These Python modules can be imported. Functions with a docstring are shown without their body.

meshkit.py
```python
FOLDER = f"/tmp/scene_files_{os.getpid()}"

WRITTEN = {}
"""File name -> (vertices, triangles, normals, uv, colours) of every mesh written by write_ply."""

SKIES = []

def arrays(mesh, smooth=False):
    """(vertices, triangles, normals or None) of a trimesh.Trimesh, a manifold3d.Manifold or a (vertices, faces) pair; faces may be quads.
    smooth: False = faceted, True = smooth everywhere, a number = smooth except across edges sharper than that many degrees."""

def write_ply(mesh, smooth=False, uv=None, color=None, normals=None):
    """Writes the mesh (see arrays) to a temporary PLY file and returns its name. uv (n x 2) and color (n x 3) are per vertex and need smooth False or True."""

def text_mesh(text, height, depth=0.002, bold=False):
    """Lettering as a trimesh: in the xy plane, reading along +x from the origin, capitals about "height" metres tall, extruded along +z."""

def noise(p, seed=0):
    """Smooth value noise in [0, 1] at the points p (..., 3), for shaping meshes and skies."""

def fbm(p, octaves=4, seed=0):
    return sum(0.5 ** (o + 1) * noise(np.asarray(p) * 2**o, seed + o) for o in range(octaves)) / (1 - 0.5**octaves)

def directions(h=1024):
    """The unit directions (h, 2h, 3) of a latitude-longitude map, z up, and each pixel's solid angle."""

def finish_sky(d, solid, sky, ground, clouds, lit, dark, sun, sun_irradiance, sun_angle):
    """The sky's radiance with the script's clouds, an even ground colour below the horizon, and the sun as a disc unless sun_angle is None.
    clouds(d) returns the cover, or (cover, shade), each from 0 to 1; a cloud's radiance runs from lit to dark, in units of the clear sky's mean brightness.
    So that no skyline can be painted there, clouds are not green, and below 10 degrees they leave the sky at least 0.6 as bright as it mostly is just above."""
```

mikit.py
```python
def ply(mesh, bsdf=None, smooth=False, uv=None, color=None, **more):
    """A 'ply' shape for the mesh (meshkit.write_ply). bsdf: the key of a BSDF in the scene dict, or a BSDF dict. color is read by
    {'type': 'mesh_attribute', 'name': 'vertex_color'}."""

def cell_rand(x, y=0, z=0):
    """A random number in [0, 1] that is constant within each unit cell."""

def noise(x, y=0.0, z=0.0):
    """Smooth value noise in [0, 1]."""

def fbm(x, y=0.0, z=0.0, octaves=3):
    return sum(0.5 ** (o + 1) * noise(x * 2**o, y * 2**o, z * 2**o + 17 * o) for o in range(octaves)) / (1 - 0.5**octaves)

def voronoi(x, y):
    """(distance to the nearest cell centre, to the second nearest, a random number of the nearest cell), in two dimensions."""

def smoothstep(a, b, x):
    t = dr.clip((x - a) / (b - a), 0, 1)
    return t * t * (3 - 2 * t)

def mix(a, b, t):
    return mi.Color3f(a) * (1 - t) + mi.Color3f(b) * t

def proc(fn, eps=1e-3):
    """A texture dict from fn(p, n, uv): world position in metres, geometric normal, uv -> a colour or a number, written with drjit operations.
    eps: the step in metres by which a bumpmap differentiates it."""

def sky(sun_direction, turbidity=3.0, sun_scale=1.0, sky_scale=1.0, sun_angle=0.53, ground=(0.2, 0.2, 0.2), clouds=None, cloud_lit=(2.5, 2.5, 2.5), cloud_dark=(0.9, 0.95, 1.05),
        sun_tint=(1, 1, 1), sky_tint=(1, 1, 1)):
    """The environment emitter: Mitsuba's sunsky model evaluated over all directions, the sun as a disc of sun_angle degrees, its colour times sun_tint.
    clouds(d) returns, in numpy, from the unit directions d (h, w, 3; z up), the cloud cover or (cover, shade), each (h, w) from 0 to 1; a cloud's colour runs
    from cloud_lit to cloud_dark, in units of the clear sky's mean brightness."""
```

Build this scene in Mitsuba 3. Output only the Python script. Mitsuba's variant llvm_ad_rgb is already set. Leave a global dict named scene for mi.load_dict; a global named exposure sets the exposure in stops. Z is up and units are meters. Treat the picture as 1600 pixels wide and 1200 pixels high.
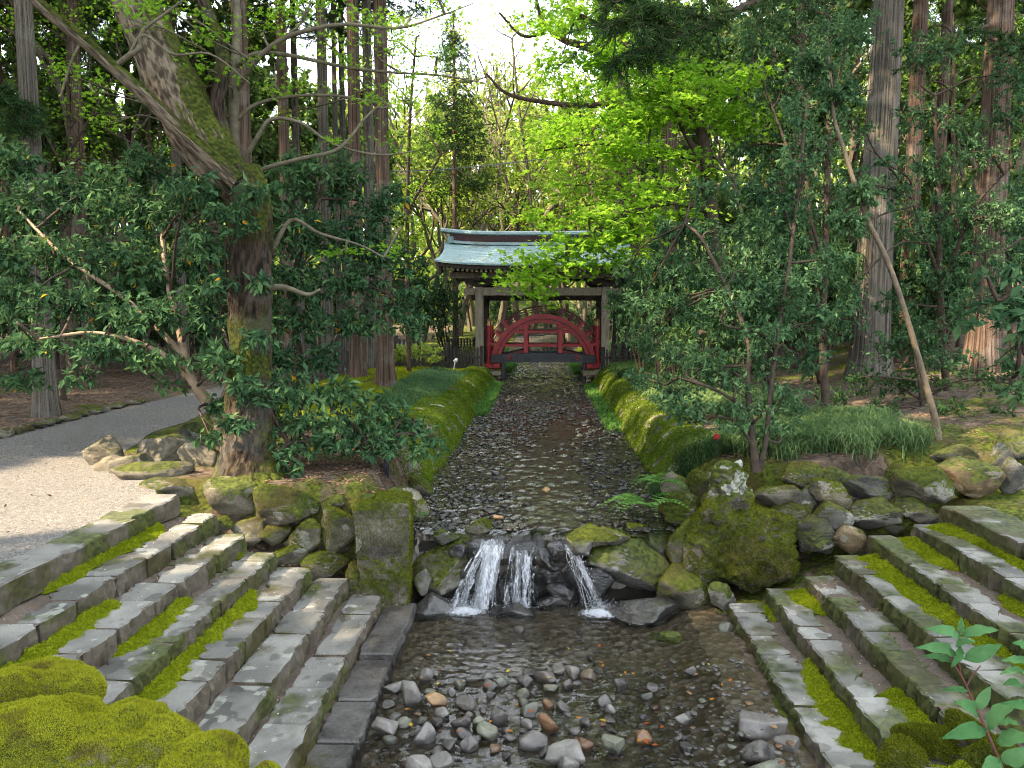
from shapely.geometry import Polygon
import math
import numpy as np
import trimesh
import drjit as dr
import mitsuba as mi
import mikit
import meshkit
from mikit import noise, fbm, voronoi, cell_rand, smoothstep, mix, proc

T = mi.ScalarTransform4f
scene, labels = {}, {}

# ---------------------------------------------------------------- camera, sky, exposure
EYE = np.array([0.0, 0.0, 3.0])
FOCAL, YAW, PITCH = 1200.0, math.atan(50 / 1200), math.atan(110 / 1200)
FWD = np.array([-math.sin(YAW) * math.cos(PITCH), math.cos(YAW) * math.cos(PITCH), -math.sin(PITCH)])
RIGHT = np.array([math.cos(YAW), math.sin(YAW), 0.0])
UPV = np.cross(RIGHT, FWD)
scene['camera'] = {'type': 'perspective', 'fov': math.degrees(2 * math.atan(800 / FOCAL)), 'fov_axis': 'x', 'near_clip': 0.05, 'far_clip': 2000.0,
                   'to_world': T().look_at(origin=EYE.tolist(), target=(EYE + FWD).tolist(), up=[0, 0, 1])}
SUN = np.array([-0.62, -0.28, 0.72])
SUN /= np.linalg.norm(SUN)
scene['sky_light'] = mikit.sky(SUN.tolist(), turbidity=3.5, sun_scale=0.62, sky_scale=1.0, sun_angle=0.9, sun_tint=(1.0, 0.95, 0.88),
                               clouds=lambda d: 0.62 + 0.3 * meshkit.fbm(d * 3.0, 4, 5), cloud_lit=(2.1, 2.17, 2.28), cloud_dark=(1.4, 1.46, 1.56))
exposure = 4.42


def A(px, py, y):
    """The point of the place seen at this spot of the photograph, y metres along the stream."""
    d = FWD + RIGHT * (px - 800) / FOCAL + UPV * (600 - py) / FOCAL
    return EYE + d * (y / d[1])


def G(px, py, z):
    """... at the height z."""
    d = FWD + RIGHT * (px - 800) / FOCAL + UPV * (600 - py) / FOCAL
    return EYE + d * ((z - EYE[2]) / d[2])


# ---------------------------------------------------------------- scene helpers
used = {}


def num(name):
    k = used.get(name, 0)
    used[name] = k + 1
    return name if k == 0 else f'{name}_{k:03d}'


def tag(key, label=None, cat=None, group=None, kind=None):
    d = {}
    if label: d['label'] = label
    if cat: d['category'] = cat
    if group: d['group'] = group
    if kind: d['kind'] = kind
    if d: labels[key] = d


def put(name, mesh, bsdf, smooth=False, uv=None, label=None, cat=None, group=None, kind=None, tw=None):
    key = num(name)
    s = mikit.ply(mesh, bsdf, smooth, uv=uv)
    if tw is not None: s['to_world'] = tw
    scene[key] = s
    tag(key, label, cat, group, kind)
    return key


def thing(name, label, cat, group=None):
    key = num(name)
    tag(key, label, cat, group)
    return key


class MB:
    """Collects triangles (with a constant uv for each piece)."""

    def __init__(self):
        self.v, self.f, self.u, self.n = [], [], [], 0

    def add(self, v, f, uv=(0.5, 0.5)):
        v = np.asarray(v, float)
        f = np.asarray(f, int)
        if f.shape[1] == 4: f = np.vstack([f[:, [0, 1, 2]], f[:, [0, 2, 3]]])
        self.v.append(v); self.f.append(f + self.n)
        u = np.asarray(uv, float)
        self.u.append(np.broadcast_to(u, (len(v), 2)))
        self.n += len(v)
        return self

    def box(self, lo, hi, uv=(0.5, 0.5), cham=0.0):
        lo, hi = np.asarray(lo, float), np.asarray(hi, float)
        m = cbox(hi - lo, cham)
        return self.add(m[0] + (lo + hi) / 2, m[1], uv)

    def mesh(self):
        return np.vstack(self.v), np.vstack(self.f)

    def uv(self):
        return np.vstack(self.u)

    def put(self, name, bsdf, smooth=False, **k):
        return put(name, self.mesh(), bsdf, smooth, uv=self.uv() if smooth in (True, False) else None, **k)


def cbox(size, c=0.0):
    """A box about the origin, its edges chamfered by c."""
    sx, sy, sz = np.asarray(size, float) / 2
    if c <= 0:
        m = trimesh.creation.box(extents=(2 * sx, 2 * sy, 2 * sz))
        return np.array(m.vertices), np.array(m.faces)
    c = min(c, sx * .9, sy * .9, sz * .9)
    pts = [(a * (sx - (k != 0) * c), b * (sy - (k != 1) * c), d * (sz - (k != 2) * c)) for a in (-1, 1) for b in (-1, 1) for d in (-1, 1) for k in range(3)]
    h = trimesh.convex.convex_hull(np.array(pts))
    return np.array(h.vertices), np.array(h.faces)


def xf(v, rz=0.0, at=(0, 0, 0), rx=0.0):
    v = np.asarray(v, float)
    if rx:
        c, s = math.cos(rx), math.sin(rx)
        v = v @ np.array([[1, 0, 0], [0, c, s], [0, -s, c]])
    c, s = math.cos(rz), math.sin(rz)
    return v @ np.array([[c, s, 0], [-s, c, 0], [0, 0, 1]]) + np.asarray(at)


def unit(a):
    a = np.asarray(a, float)
    return a / (np.linalg.norm(a, axis=-1, keepdims=True) + 1e-12)


def sst(a, b, x):
    t = np.clip((np.asarray(x, float) - a) / (b - a), 0, 1)
    return t * t * (3 - 2 * t)


def spl(points, n):
    """n points of a smooth curve through the points (rows may carry a radius)."""
    p = np.asarray(points, float)
    if len(p) == 2: return p[0] + (p[1] - p[0]) * np.linspace(0, 1, n)[:, None]
    q = np.vstack([2 * p[0] - p[1], p, 2 * p[-1] - p[-2]])
    t = np.linspace(0, len(p) - 1 - 1e-9, n)
    i = t.astype(int); u = (t - i)[:, None]
    a, b, c, d = q[i], q[i + 1], q[i + 2], q[i + 3]
    return 0.5 * (2 * b + (c - a) * u + (2 * a - 5 * b + 4 * c - d) * u ** 2 + (3 * b - a - 3 * c + d) * u ** 3)


def tube(points, radii, sides=7, rough=0.0, seed=0, cap=True):
    p = np.asarray(points, float)
    r = np.broadcast_to(np.asarray(radii, float), (len(p),))
    t = unit(np.gradient(p, axis=0))
    a = np.array([.08, 1.0, .05])          # the seam looks away, upstream
    if abs(t[0] @ unit(a)) > .9: a = np.array([0, 0, 1.0])
    fr = []
    for k in range(len(p)):
        a = a - t[k] * (a @ t[k]); a = a / (np.linalg.norm(a) + 1e-12)
        fr.append(a)
    a = np.array(fr); b = np.cross(t, a)
    g = np.arange(sides + 1) * 2 * np.pi / sides
    ring = np.cos(g)[None, :, None] * a[:, None] + np.sin(g)[None, :, None] * b[:, None]
    v = p[:, None] + ring * r[:, None, None]
    if rough:
        arc = np.concatenate([[0], np.cumsum(np.linalg.norm(np.diff(p, axis=0), axis=1))])
        m_ = max(r.mean(), .02)
        w = meshkit.fbm(np.stack(np.broadcast_arrays(np.cos(g)[None] * m_ * 12 + seed, np.sin(g)[None] * m_ * 12, arc[:, None] * 3.2), -1), 4, seed) - 0.5
        v = v + ring * (w[..., None] * rough * 2 * r[:, None, None])
    s1 = sides + 1
    ln = np.concatenate([[0], np.cumsum(np.linalg.norm(np.diff(p, axis=0), axis=1))])
    uv = np.stack(np.broadcast_arrays(g[None], ln[:, None]), -1).reshape(-1, 2)
    v = v.reshape(-1, 3)
    i, j = np.meshgrid(np.arange(len(p) - 1), np.arange(sides), indexing='ij')
    q = np.stack([i * s1 + j, i * s1 + j + 1, (i + 1) * s1 + j + 1, (i + 1) * s1 + j], -1).reshape(-1, 4)
    f = np.vstack([q[:, [0, 1, 2]], q[:, [0, 2, 3]]])
    if cap:
        v = np.vstack([v, p[-1:] + t[-1] * r[-1] * 0.4])
        uv = np.vstack([uv, uv[-1:]])
        e = (len(p) - 1) * s1
        f = np.vstack([f, [[e + k, e + k + 1, len(v) - 1] for k in range(sides)]])
    return v, f, uv


_ico = {}


def ico(sub):
    if sub not in _ico:
        m = trimesh.creation.icosphere(subdivisions=sub)
        _ico[sub] = (np.array(m.vertices), np.array(m.faces))
    return _ico[sub]


def rock_mesh(seed, size, sub=3, planes=14, rough=0.05, soft=22.0, top=None):
    """A stone about the origin: a sphere cut by random planes, its edges softened, then roughened; size = full extents."""
    rng = np.random.default_rng(seed)
    d, f = ico(sub)
    n = unit(rng.normal(size=(planes, 3)))
    h = rng.uniform(0.50, 0.92, planes)
    if top is not None:
        n = np.vstack([n, unit([[rng.normal() * .1, rng.normal() * .1, 1]])]); h = np.append(h, top)
    c = np.maximum(d @ n.T, 1e-3) / h
    r = ((c ** soft).sum(1) + .80 ** soft) ** (-1 / soft)
    v = d * r[:, None]
    off = rng.uniform(0, 50, 3)
    v = v * (1 + rough * 2.4 * (meshkit.fbm(d * 2.3 + off, 4, seed) - .5)[:, None] + rough * 0.7 * (meshkit.noise(d * 9 + off, seed) - .5)[:, None])
    lo, hi = v.min(0), v.max(0)
    v = (v - (lo + hi) / 2) / (hi - lo) * np.asarray(size, float)
    return v, f


def fuzz(mesh, n, length, width, seed, lean=(0, 0, 0.4), spread=0.7, mask=None):
    """Small upright blades (moss, grass) rooted on a mesh."""
    rng = np.random.default_rng(seed)
    v, f = np.asarray(mesh[0], float), np.asarray(mesh[1], int)
    a, b, c = v[f[:, 0]], v[f[:, 1]], v[f[:, 2]]
    nn = np.cross(b - a, c - a); ar = np.linalg.norm(nn, axis=1)
    nn = unit(nn)
    k = rng.choice(len(f), n, p=ar / ar.sum())
    u, w = rng.random(n), rng.random(n)
    flip = u + w > 1
    u[flip], w[flip] = 1 - u[flip], 1 - w[flip]
    p = a[k] + (b - a)[k] * u[:, None] + (c - a)[k] * w[:, None]
    nr = nn[k]
    if mask is not None:
        m = mask(p, nr)
        p, nr = p[m], nr[m]
    n = len(p)
    d = unit(nr + np.asarray(lean) + rng.normal(size=(n, 3)) * spread)
    s = unit(np.cross(d, rng.normal(size=(n, 3))))
    L = length * rng.uniform(.5, 1.3, n)[:, None]
    W = width * rng.uniform(.6, 1.3, n)[:, None]
    vv = np.stack([p - s * W - nr * .2 * L, p + s * W - nr * .2 * L, p + d * L], 1).reshape(-1, 3)
    ff = np.arange(3 * n).reshape(-1, 3)
    tone = np.clip(0.5 * rng.random(n) + 0.7 * (meshkit.fbm(p * 3.0, 3, seed) - .15), 0, 1)
    uv = np.repeat(np.stack([tone, rng.random(n)], 1), 3, 0)
    return vv, ff, uv
# ---------------------------------------------------------------- materials
def c3(*a): return mi.Color3f(*a)


def F3(p, s, o=0.0, octaves=3): return fbm(p.x * s + o, p.y * s + o, p.z * s, octaves)


def mossc(p):
    c = mix((.016, .024, .005), (.075, .092, .012), smoothstep(.2, .85, .55 * noise(p.x * 34, p.y * 34, p.z * 34) + .45 * F3(p, 4.0, 3)))
    return mix(c, (.05, .038, .014), smoothstep(.5, .7, F3(p, 2.1, 51)) * .7)


def bump(inner, fn, scale=1.0, eps=2e-3):
    return {'type': 'twosided', 'bsdf': {'type': 'bumpmap', 'arbitrary': proc(fn, eps), 'scale': scale, 'bsdf': inner.get('bsdf', inner)}}


def pbr(fn, rough=0.8, spec=0.4, two=True, **k):
    return {'type': 'twosided', 'bsdf': {'type': 'principled', 'base_color': proc(fn) if callable(fn) else {'type': 'rgb', 'value': list(fn)}, 'roughness': rough, 'specular': spec, **k}}


def stepf(p, n, uv):
    a = F3(p, 3.2, 0, 4)
    base = mix((.105, .105, .095), (.215, .212, .192), smoothstep(.25, .75, a)) * (0.7 + 0.6 * uv.x)
    base = base * (0.86 + 0.28 * noise(p.x * 140, p.y * 140, p.z * 140))
    fl = smoothstep(.60, .66, F3(p, 6.0, 31))
    base = mix(base, base * c3(.62, .62, .60), fl)
    li = smoothstep(.66, .72, F3(p, 9.0, 71))
    base = mix(base, (.30, .31, .27), li * .6)
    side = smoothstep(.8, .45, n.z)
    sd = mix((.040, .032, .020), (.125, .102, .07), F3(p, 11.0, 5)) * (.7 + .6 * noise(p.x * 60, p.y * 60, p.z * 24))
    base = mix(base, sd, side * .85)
    m = smoothstep(.52, .66, F3(p, 2.7, 17, 4) + .10 * side + .12 * smoothstep(1.2, 2.4, p.x))
    return mix(base, mossc(p), m * .8)


def stepb(p, n, uv):
    return .010 * F3(p, 14, 3) + .003 * noise(p.x * 90, p.y * 90, p.z * 90) + .012 * F3(p, 30, 9) * smoothstep(.8, .4, n.z)


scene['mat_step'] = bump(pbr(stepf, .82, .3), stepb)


def rockf(c0, c1, moss, lich):
    def fn(p, n, uv):
        a = F3(p, 4.5, 2, 4)
        base = mix(c0, c1, smoothstep(.25, .75, a)) * (.75 + .5 * noise(p.x * 55, p.y * 55, p.z * 55)) * (.7 + .6 * uv.x)
        lc = smoothstep(.66, .70, F3(p, 4.1, 44) + .07 * noise(p.x * 40, p.y * 40, p.z * 40)) * lich
        base = mix(base, c3(.30, .30, .26) * (.7 + .6 * noise(p.x * 90, p.y * 90, p.z * 90)), lc)
        m = smoothstep(0.0, .22, n.z * .42 + 1.05 * F3(p, 2.6, 9, 4) + .2 * noise(p.x * 20, p.y * 20, p.z * 20) - 1.22 + moss)
        return mix(base, mossc(p), m)
    return fn


def rockb(p, n, uv):
    return .030 * F3(p, 9, 3, 4) + .004 * noise(p.x * 70, p.y * 70, p.z * 70)


scene['mat_rock_tan'] = bump(pbr(rockf((.085, .076, .055), (.20, .182, .138), .40, .3), .85, .3), rockb)
scene['mat_rock_grey'] = bump(pbr(rockf((.032, .032, .027), (.13, .126, .108), .62, .5), .8, .35), rockb)
scene['mat_rock_mossy'] = bump(pbr(rockf((.05, .045, .035), (.16, .145, .11), .68, .5), .9, .2), rockb)
def peakf(p, n, uv):
    f = rockf((.05, .045, .035), (.17, .155, .12), .86, 0.0)(p, n, uv)
    l = smoothstep(.55, .60, F3(p, 9.0, 44) + .30 * smoothstep(1.05, 1.35, p.z) - .16)
    return mix(f, (.26, .265, .23), l * smoothstep(.95, 1.1, p.z) * (.35 + .65 * smoothstep(.3, .6, noise(p.x * 45, p.y * 45, p.z * 45))))


scene['mat_rock_peak'] = bump(pbr(peakf, .9, .2), rockb)
scene['mat_kerb'] = bump(pbr(rockf((.035, .032, .03), (.10, .095, .088), .08, 0.0), .42, .45), stepb)
scene['mat_rock_wet'] = bump(pbr(rockf((.012, .012, .012), (.06, .058, .052), .12, 0.0), .22, .5), rockb)
scene['mat_rock_orange'] = bump(pbr(rockf((.06, .044, .025), (.19, .14, .078), .50, .4), .8, .3), rockb)


def pebf(p, n, uv):
    base = mix((.034, .030, .027), (.19, .18, .162), uv.x)
    base = mix(base, mix((.07, .03, .018), (.30, .19, .09), uv.x), smoothstep(.87, .92, uv.y))
    base = mix(base, c3(.10, .11, .07) * (0.6 + uv.x), smoothstep(.25, .18, uv.y) * .6)
    base = base * (.6 + .8 * F3(p, 16, 7)) * (.85 + .3 * noise(p.x * 120, p.y * 120, p.z * 120))
    lvl = dr.select(p.y > 7.9, 0.735, 0.015)
    wet = smoothstep(.045, .0, p.z - lvl + .03 * (noise(p.x * 13, p.y * 13) - .5))
    return base * (1 - .62 * wet)


scene['mat_pebble'] = bump(pbr(pebf, .34, .45), lambda p, n, uv: .006 * F3(p, 30, 3) + .0015 * noise(p.x * 150, p.y * 150, p.z * 150))


def bedf(p, n, uv):
    d1, d2, r = voronoi(p.x * 13, p.y * 13)
    base = mix((.024, .019, .013), (.115, .094, .066), r) * (.5 + smoothstep(.0, .25, d2 - d1) * .7)
    return mix(base, (.05, .04, .02), F3(p, 1.4, 5))


scene['mat_bed'] = bump(pbr(bedf, .35, .45), lambda p, n, uv: .02 * voronoi(p.x * 13, p.y * 13)[0], 1.0)


def floorf(p, n, uv):
    """Forest floor: brown litter, moss where it is damp."""
    d1, d2, r = voronoi(p.x * 16 + 2 * noise(p.x * 5, p.y * 5), p.y * 16)
    lit = mix((.040, .031, .023), (.125, .095, .07), r) * (.6 + .6 * noise(p.x * 50, p.y * 50, p.z * 50))
    lawn = smoothstep(-6.5, -5.2, p.x) * smoothstep(-1.5, -1.9, p.x) * smoothstep(10.0, 13.5, p.y)
    near = smoothstep(11.5, 8.5, p.y) * .04
    right = smoothstep(1.6, 2.2, p.x) * smoothstep(11, 8.8, p.y) * .08
    m = smoothstep(.50, .62, F3(p, .9, 11, 4) + .13 * noise(p.x * 9, p.y * 9) - .06 + lawn * .4 + near + right - .25 * smoothstep(8, 12, p.x) - .2 * smoothstep(-7, -9, p.x))
    c = mix(lit, mossc(p) * 1.15, m)
    wet = smoothstep(1.75, 1.6, dr.abs(p.x)) * smoothstep(7.4, 7.55, p.y)
    far = smoothstep(55, 75, p.y)
    c = mix(c, (.02, .018, .014), wet)
    return mix(c, (.05, .07, .025), far)


scene['mat_floor'] = bump(pbr(floorf, .95, .15), lambda p, n, uv: .02 * F3(p, 9, 3) + .012 * noise(p.x * 40, p.y * 40, p.z * 40))


def gravf(p, n, uv):
    d1, d2, r = voronoi(p.x * 42, p.y * 42)
    e1, e2, q = voronoi(p.x * 95 + 7, p.y * 95)
    base = mix((.070, .067, .061), (.215, .206, .188), .55 * r + .45 * q) * (.55 + .6 * smoothstep(.0, .3, d2 - d1))
    wear = F3(p, .55, 3)
    return base * (.75 + .5 * wear)


scene['mat_gravel'] = bump(pbr(gravf, .95, .2), lambda p, n, uv: -.009 * voronoi(p.x * 42, p.y * 42)[0])
scene['mat_soil'] = bump(pbr(lambda p, n, uv: mix((.055, .044, .034), (.145, .12, .098), F3(p, 6, 3)) * (.7 + .6 * noise(p.x * 90, p.y * 90, p.z * 90)), .95, .15),
                         lambda p, n, uv: .012 * F3(p, 20, 3) + .006 * noise(p.x * 90, p.y * 90, p.z * 90))


def thin(fn, rough, trans, **k):
    return {'type': 'principledthin', 'base_color': proc(fn), 'roughness': rough, 'diff_trans': trans, 'spec_trans': 0.0, 'eta': 1.4, **k}


def ramp(c0, c1, c2):
    return lambda p, n, uv: mix(mix(c0, c1, smoothstep(0, .5, uv.x)), c2, smoothstep(.5, 1.0, uv.x))


scene['mat_moss_blade'] = thin(ramp((.04, .055, .006), (.12, .14, .012), (.22, .24, .02)), .8, .7)
scene['mat_moss_gold'] = thin(lambda p, n, uv: mix(ramp((.14, .14, .014), (.36, .38, .026), (.55, .55, .06))(p, n, uv), (.17, .12, .04), .6 * smoothstep(.60, .74, F3(p, 5.5, 13, 4))), .8, .8)
scene['mat_moss_wall'] = thin(ramp((.035, .07, .010), (.115, .18, .016), (.235, .31, .032)), .8, .8)
scene['mat_moss_bright'] = thin(ramp((.11, .15, .008), (.24, .29, .014), (.36, .40, .03)), .8, .8)


def camf(p, n, uv):
    g = ramp((.024, .056, .030), (.058, .125, .055), (.125, .225, .08))(p, n, uv)
    return mix(g, (.45, .25, .02), smoothstep(.9955, .996, uv.y))


scene['mat_leaf_glossy'] = thin(camf, .27, .5, eta=1.40)
scene['mat_leaf_shrub'] = thin(ramp((.030, .072, .036), (.075, .155, .070), (.16, .27, .115)), .38, .65, eta=1.33)
scene['mat_leaf_maple'] = thin(ramp((.10, .24, .016), (.21, .41, .028), (.33, .53, .055)), .5, 1.25)
scene['mat_leaf_far'] = thin(ramp((.11, .18, .03), (.28, .39, .065), (.48, .54, .13)), .55, 1.0)
scene['mat_leaf_mid'] = thin(ramp((.05, .095, .03), (.12, .20, .055), (.22, .31, .09)), .5, .9)
scene['mat_leaf_cedar'] = thin(ramp((.016, .042, .018), (.042, .09, .032), (.085, .145, .048)), .5, .5)
scene['mat_grass'] = thin(ramp((.04, .085, .035), (.105, .18, .065), (.25, .33, .14)), .4, .6)
scene['mat_fern'] = thin(ramp((.05, .12, .02), (.10, .23, .05), (.18, .32, .09)), .45, .9)


def barks(uv, stripe):
    c, s = dr.cos(uv.x) * stripe * .62, dr.sin(uv.x) * stripe * .62
    w = noise(c * .3, s * .3, uv.y * 1.6) * (1.1 if stripe < 20 else .5)
    return fbm(c + w, s + w, uv.y * (8.0 if stripe < 20 else .9), 3)


def barkf(c0, c1, moss, stripe=26.0, lich=.14):
    def fn(p, n, uv):
        s = barks(uv, stripe)
        base = mix(c0, c1, smoothstep(.28, .72, s)) * (.8 + .4 * F3(p, 1.2, 5))
        lc = smoothstep(.62, .68, F3(p, 2.2, 21) + .08 * noise(p.x * 30, p.y * 30, p.z * 30)) * lich
        base = mix(base, (.30, .30, .27), lc)
        m = smoothstep(.0, .25, F3(p, 1.5, 33, 4) + .3 * n.z - 1.0 + moss)
        return mix(base, mossc(p), m)
    return fn


def barkb(stripe=26.0):
    return lambda p, n, uv: .05 * barks(uv, stripe) + .006 * noise(p.x * 60, p.y * 60, p.z * 30)


scene['mat_bark_cedar'] = bump(pbr(barkf((.045, .032, .024), (.16, .112, .084), .05), .92, .15), barkb())
scene['mat_bark_grey'] = bump(pbr(barkf((.052, .047, .038), (.185, .165, .135), .05, 30.0), .92, .15), barkb(30.0))
scene['mat_bark_old'] = bump(pbr(barkf((.012, .009, .007), (.062, .046, .032), .54, 15.0, .1), .95, .15), barkb(15.0))
def limbf(p, n, uv):
    s = barks(uv, 16.0)
    base = mix((.05, .040, .028), (.21, .17, .12), smoothstep(.3, .7, s)) * (.8 + .4 * F3(p, 3.0, 5))
    m = smoothstep(.0, .22, 1.1 * F3(p, 2.6, 33, 4) + .55 * n.x + .30 * n.z - .72)
    return mix(base, mossc(p), m)


scene['mat_bark_limb'] = bump(pbr(limbf, .95, .15), barkb(16.0))
scene['mat_bark_pale'] = pbr(lambda p, n, uv: mix((.05, .044, .028), (.185, .165, .112), F3(p, 14, 3)), .85, .2)
scene['mat_bark_dark'] = pbr(lambda p, n, uv: mix((.022, .016, .012), (.085, .062, .045), F3(p, 14, 3)), .85, .2)
scene['mat_bark_shrub'] = pbr(lambda p, n, uv: mix((.025, .02, .015), (.085, .066, .048), F3(p, 14, 3)), .85, .2)
scene['mat_bark_lean'] = pbr(lambda p, n, uv: mix((.08, .062, .042), (.20, .16, .11), F3(p, 14, 3)), .85, .2)
scene['mat_bark_camellia'] = pbr(lambda p, n, uv: mix((.17, .12, .075), (.36, .28, .19), F3(p, 9, 3)), .8, .2)


def woodf(c0, c1):
    return lambda p, n, uv: mix(c0, c1, fbm(p.x * 30, p.y * 30, p.z * 2.5, 3)) * (.85 + .3 * uv.x)


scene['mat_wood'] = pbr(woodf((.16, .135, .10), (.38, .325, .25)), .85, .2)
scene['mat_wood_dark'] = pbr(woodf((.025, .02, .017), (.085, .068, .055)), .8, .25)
scene['mat_fence'] = pbr(woodf((.022, .02, .018), (.075, .068, .06)), .8, .25)


def copf(p, n, uv):
    c = mix((.17, .28, .285), (.30, .41, .405), F3(p, 1.3, 3, 4))
    d = dr.abs(p.y * 11 - dr.floor(p.y * 11) - .5) * 2
    e = cell_rand(p.x * 2.2 + 7 * dr.floor(p.y * 11), p.y * 11)
    c = c * (.86 + .22 * e) * (1 - .25 * smoothstep(.86, 1.0, d))
    return mix(c, (.12, .10, .075), .45 * smoothstep(.58, .72, F3(p, 2.6, 60)))


scene['mat_copper'] = pbr(copf, .5, .4)
scene['mat_maroon'] = pbr(lambda p, n, uv: mix((.045, .02, .022), (.09, .045, .045), F3(p, 5, 3)), .6, .3)
scene['mat_red'] = pbr(lambda p, n, uv: mix((.20, .010, .013), (.40, .021, .025), F3(p, 3, 3)) * (.85 + .3 * uv.x), .42, .45)
scene['mat_red_dark'] = pbr(lambda p, n, uv: mix((.05, .008, .008), (.12, .014, .014), F3(p, 4, 3)), .5, .4)
scene['mat_black'] = pbr(lambda p, n, uv: mix((.006, .007, .011), (.02, .021, .027), F3(p, 4, 3)), .4, .45)
scene['mat_brass'] = {'type': 'principled', 'base_color': {'type': 'rgb', 'value': [.42, .30, .12]}, 'roughness': .4, 'metallic': .8}
scene['mat_white'] = pbr((.75, .75, .74), .6, .4)
scene['mat_glass_dark'] = pbr((.05, .055, .06), .15, .5)
scene['mat_water'] = {'type': 'dielectric', 'int_ior': 1.333, 'ext_ior': 1.0}
scene['mat_fall'] = {'type': 'blendbsdf', 'weight': proc(lambda p, n, uv: .14 + .74 * smoothstep(.43, .68, .6 * fbm(uv.x * 60, uv.y * 3.0, 0, 3) + .4 * noise(p.x * 140, p.y * 60, p.z * 26))), 'a': {'type': 'thindielectric', 'int_ior': 1.33}, 'b': {'type': 'principledthin', 'base_color': {'type': 'rgb', 'value': [.82, .85, .89]}, 'roughness': .25, 'diff_trans': 1.0}}
scene['mat_foam'] = {'type': 'principledthin', 'base_color': {'type': 'rgb', 'value': [.7, .73, .76]}, 'roughness': .3, 'diff_trans': .8}
scene['mat_fallen_leaf'] = thin(lambda p, n, uv: mix(mix((.30, .05, .02), (.42, .16, .02), smoothstep(0, .5, uv.x)), (.42, .36, .05), smoothstep(.5, 1, uv.x)), .5, .5)
scene['mat_litter'] = thin(lambda p, n, uv: mix((.06, .032, .02), (.24, .15, .10), uv.x), .7, .3)
scene['mat_petal'] = thin(lambda p, n, uv: mix((.32, .27, .18), (.60, .56, .48), uv.x), .6, .6)
scene['mat_young_leaf'] = thin(lambda p, n, uv: mix((.055, .15, .05), (.14, .29, .12), uv.x) * (.8 + .4 * F3(p, 25, 3)), .42, .6)
scene['mat_red_stem'] = pbr((.13, .05, .04), .6, .3)
# ---------------------------------------------------------------- the lie of the land
LIP = 7.86          # where the stream drops into the pool
WATER = 0.72        # water of the upper stream; the pool is at 0


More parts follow.
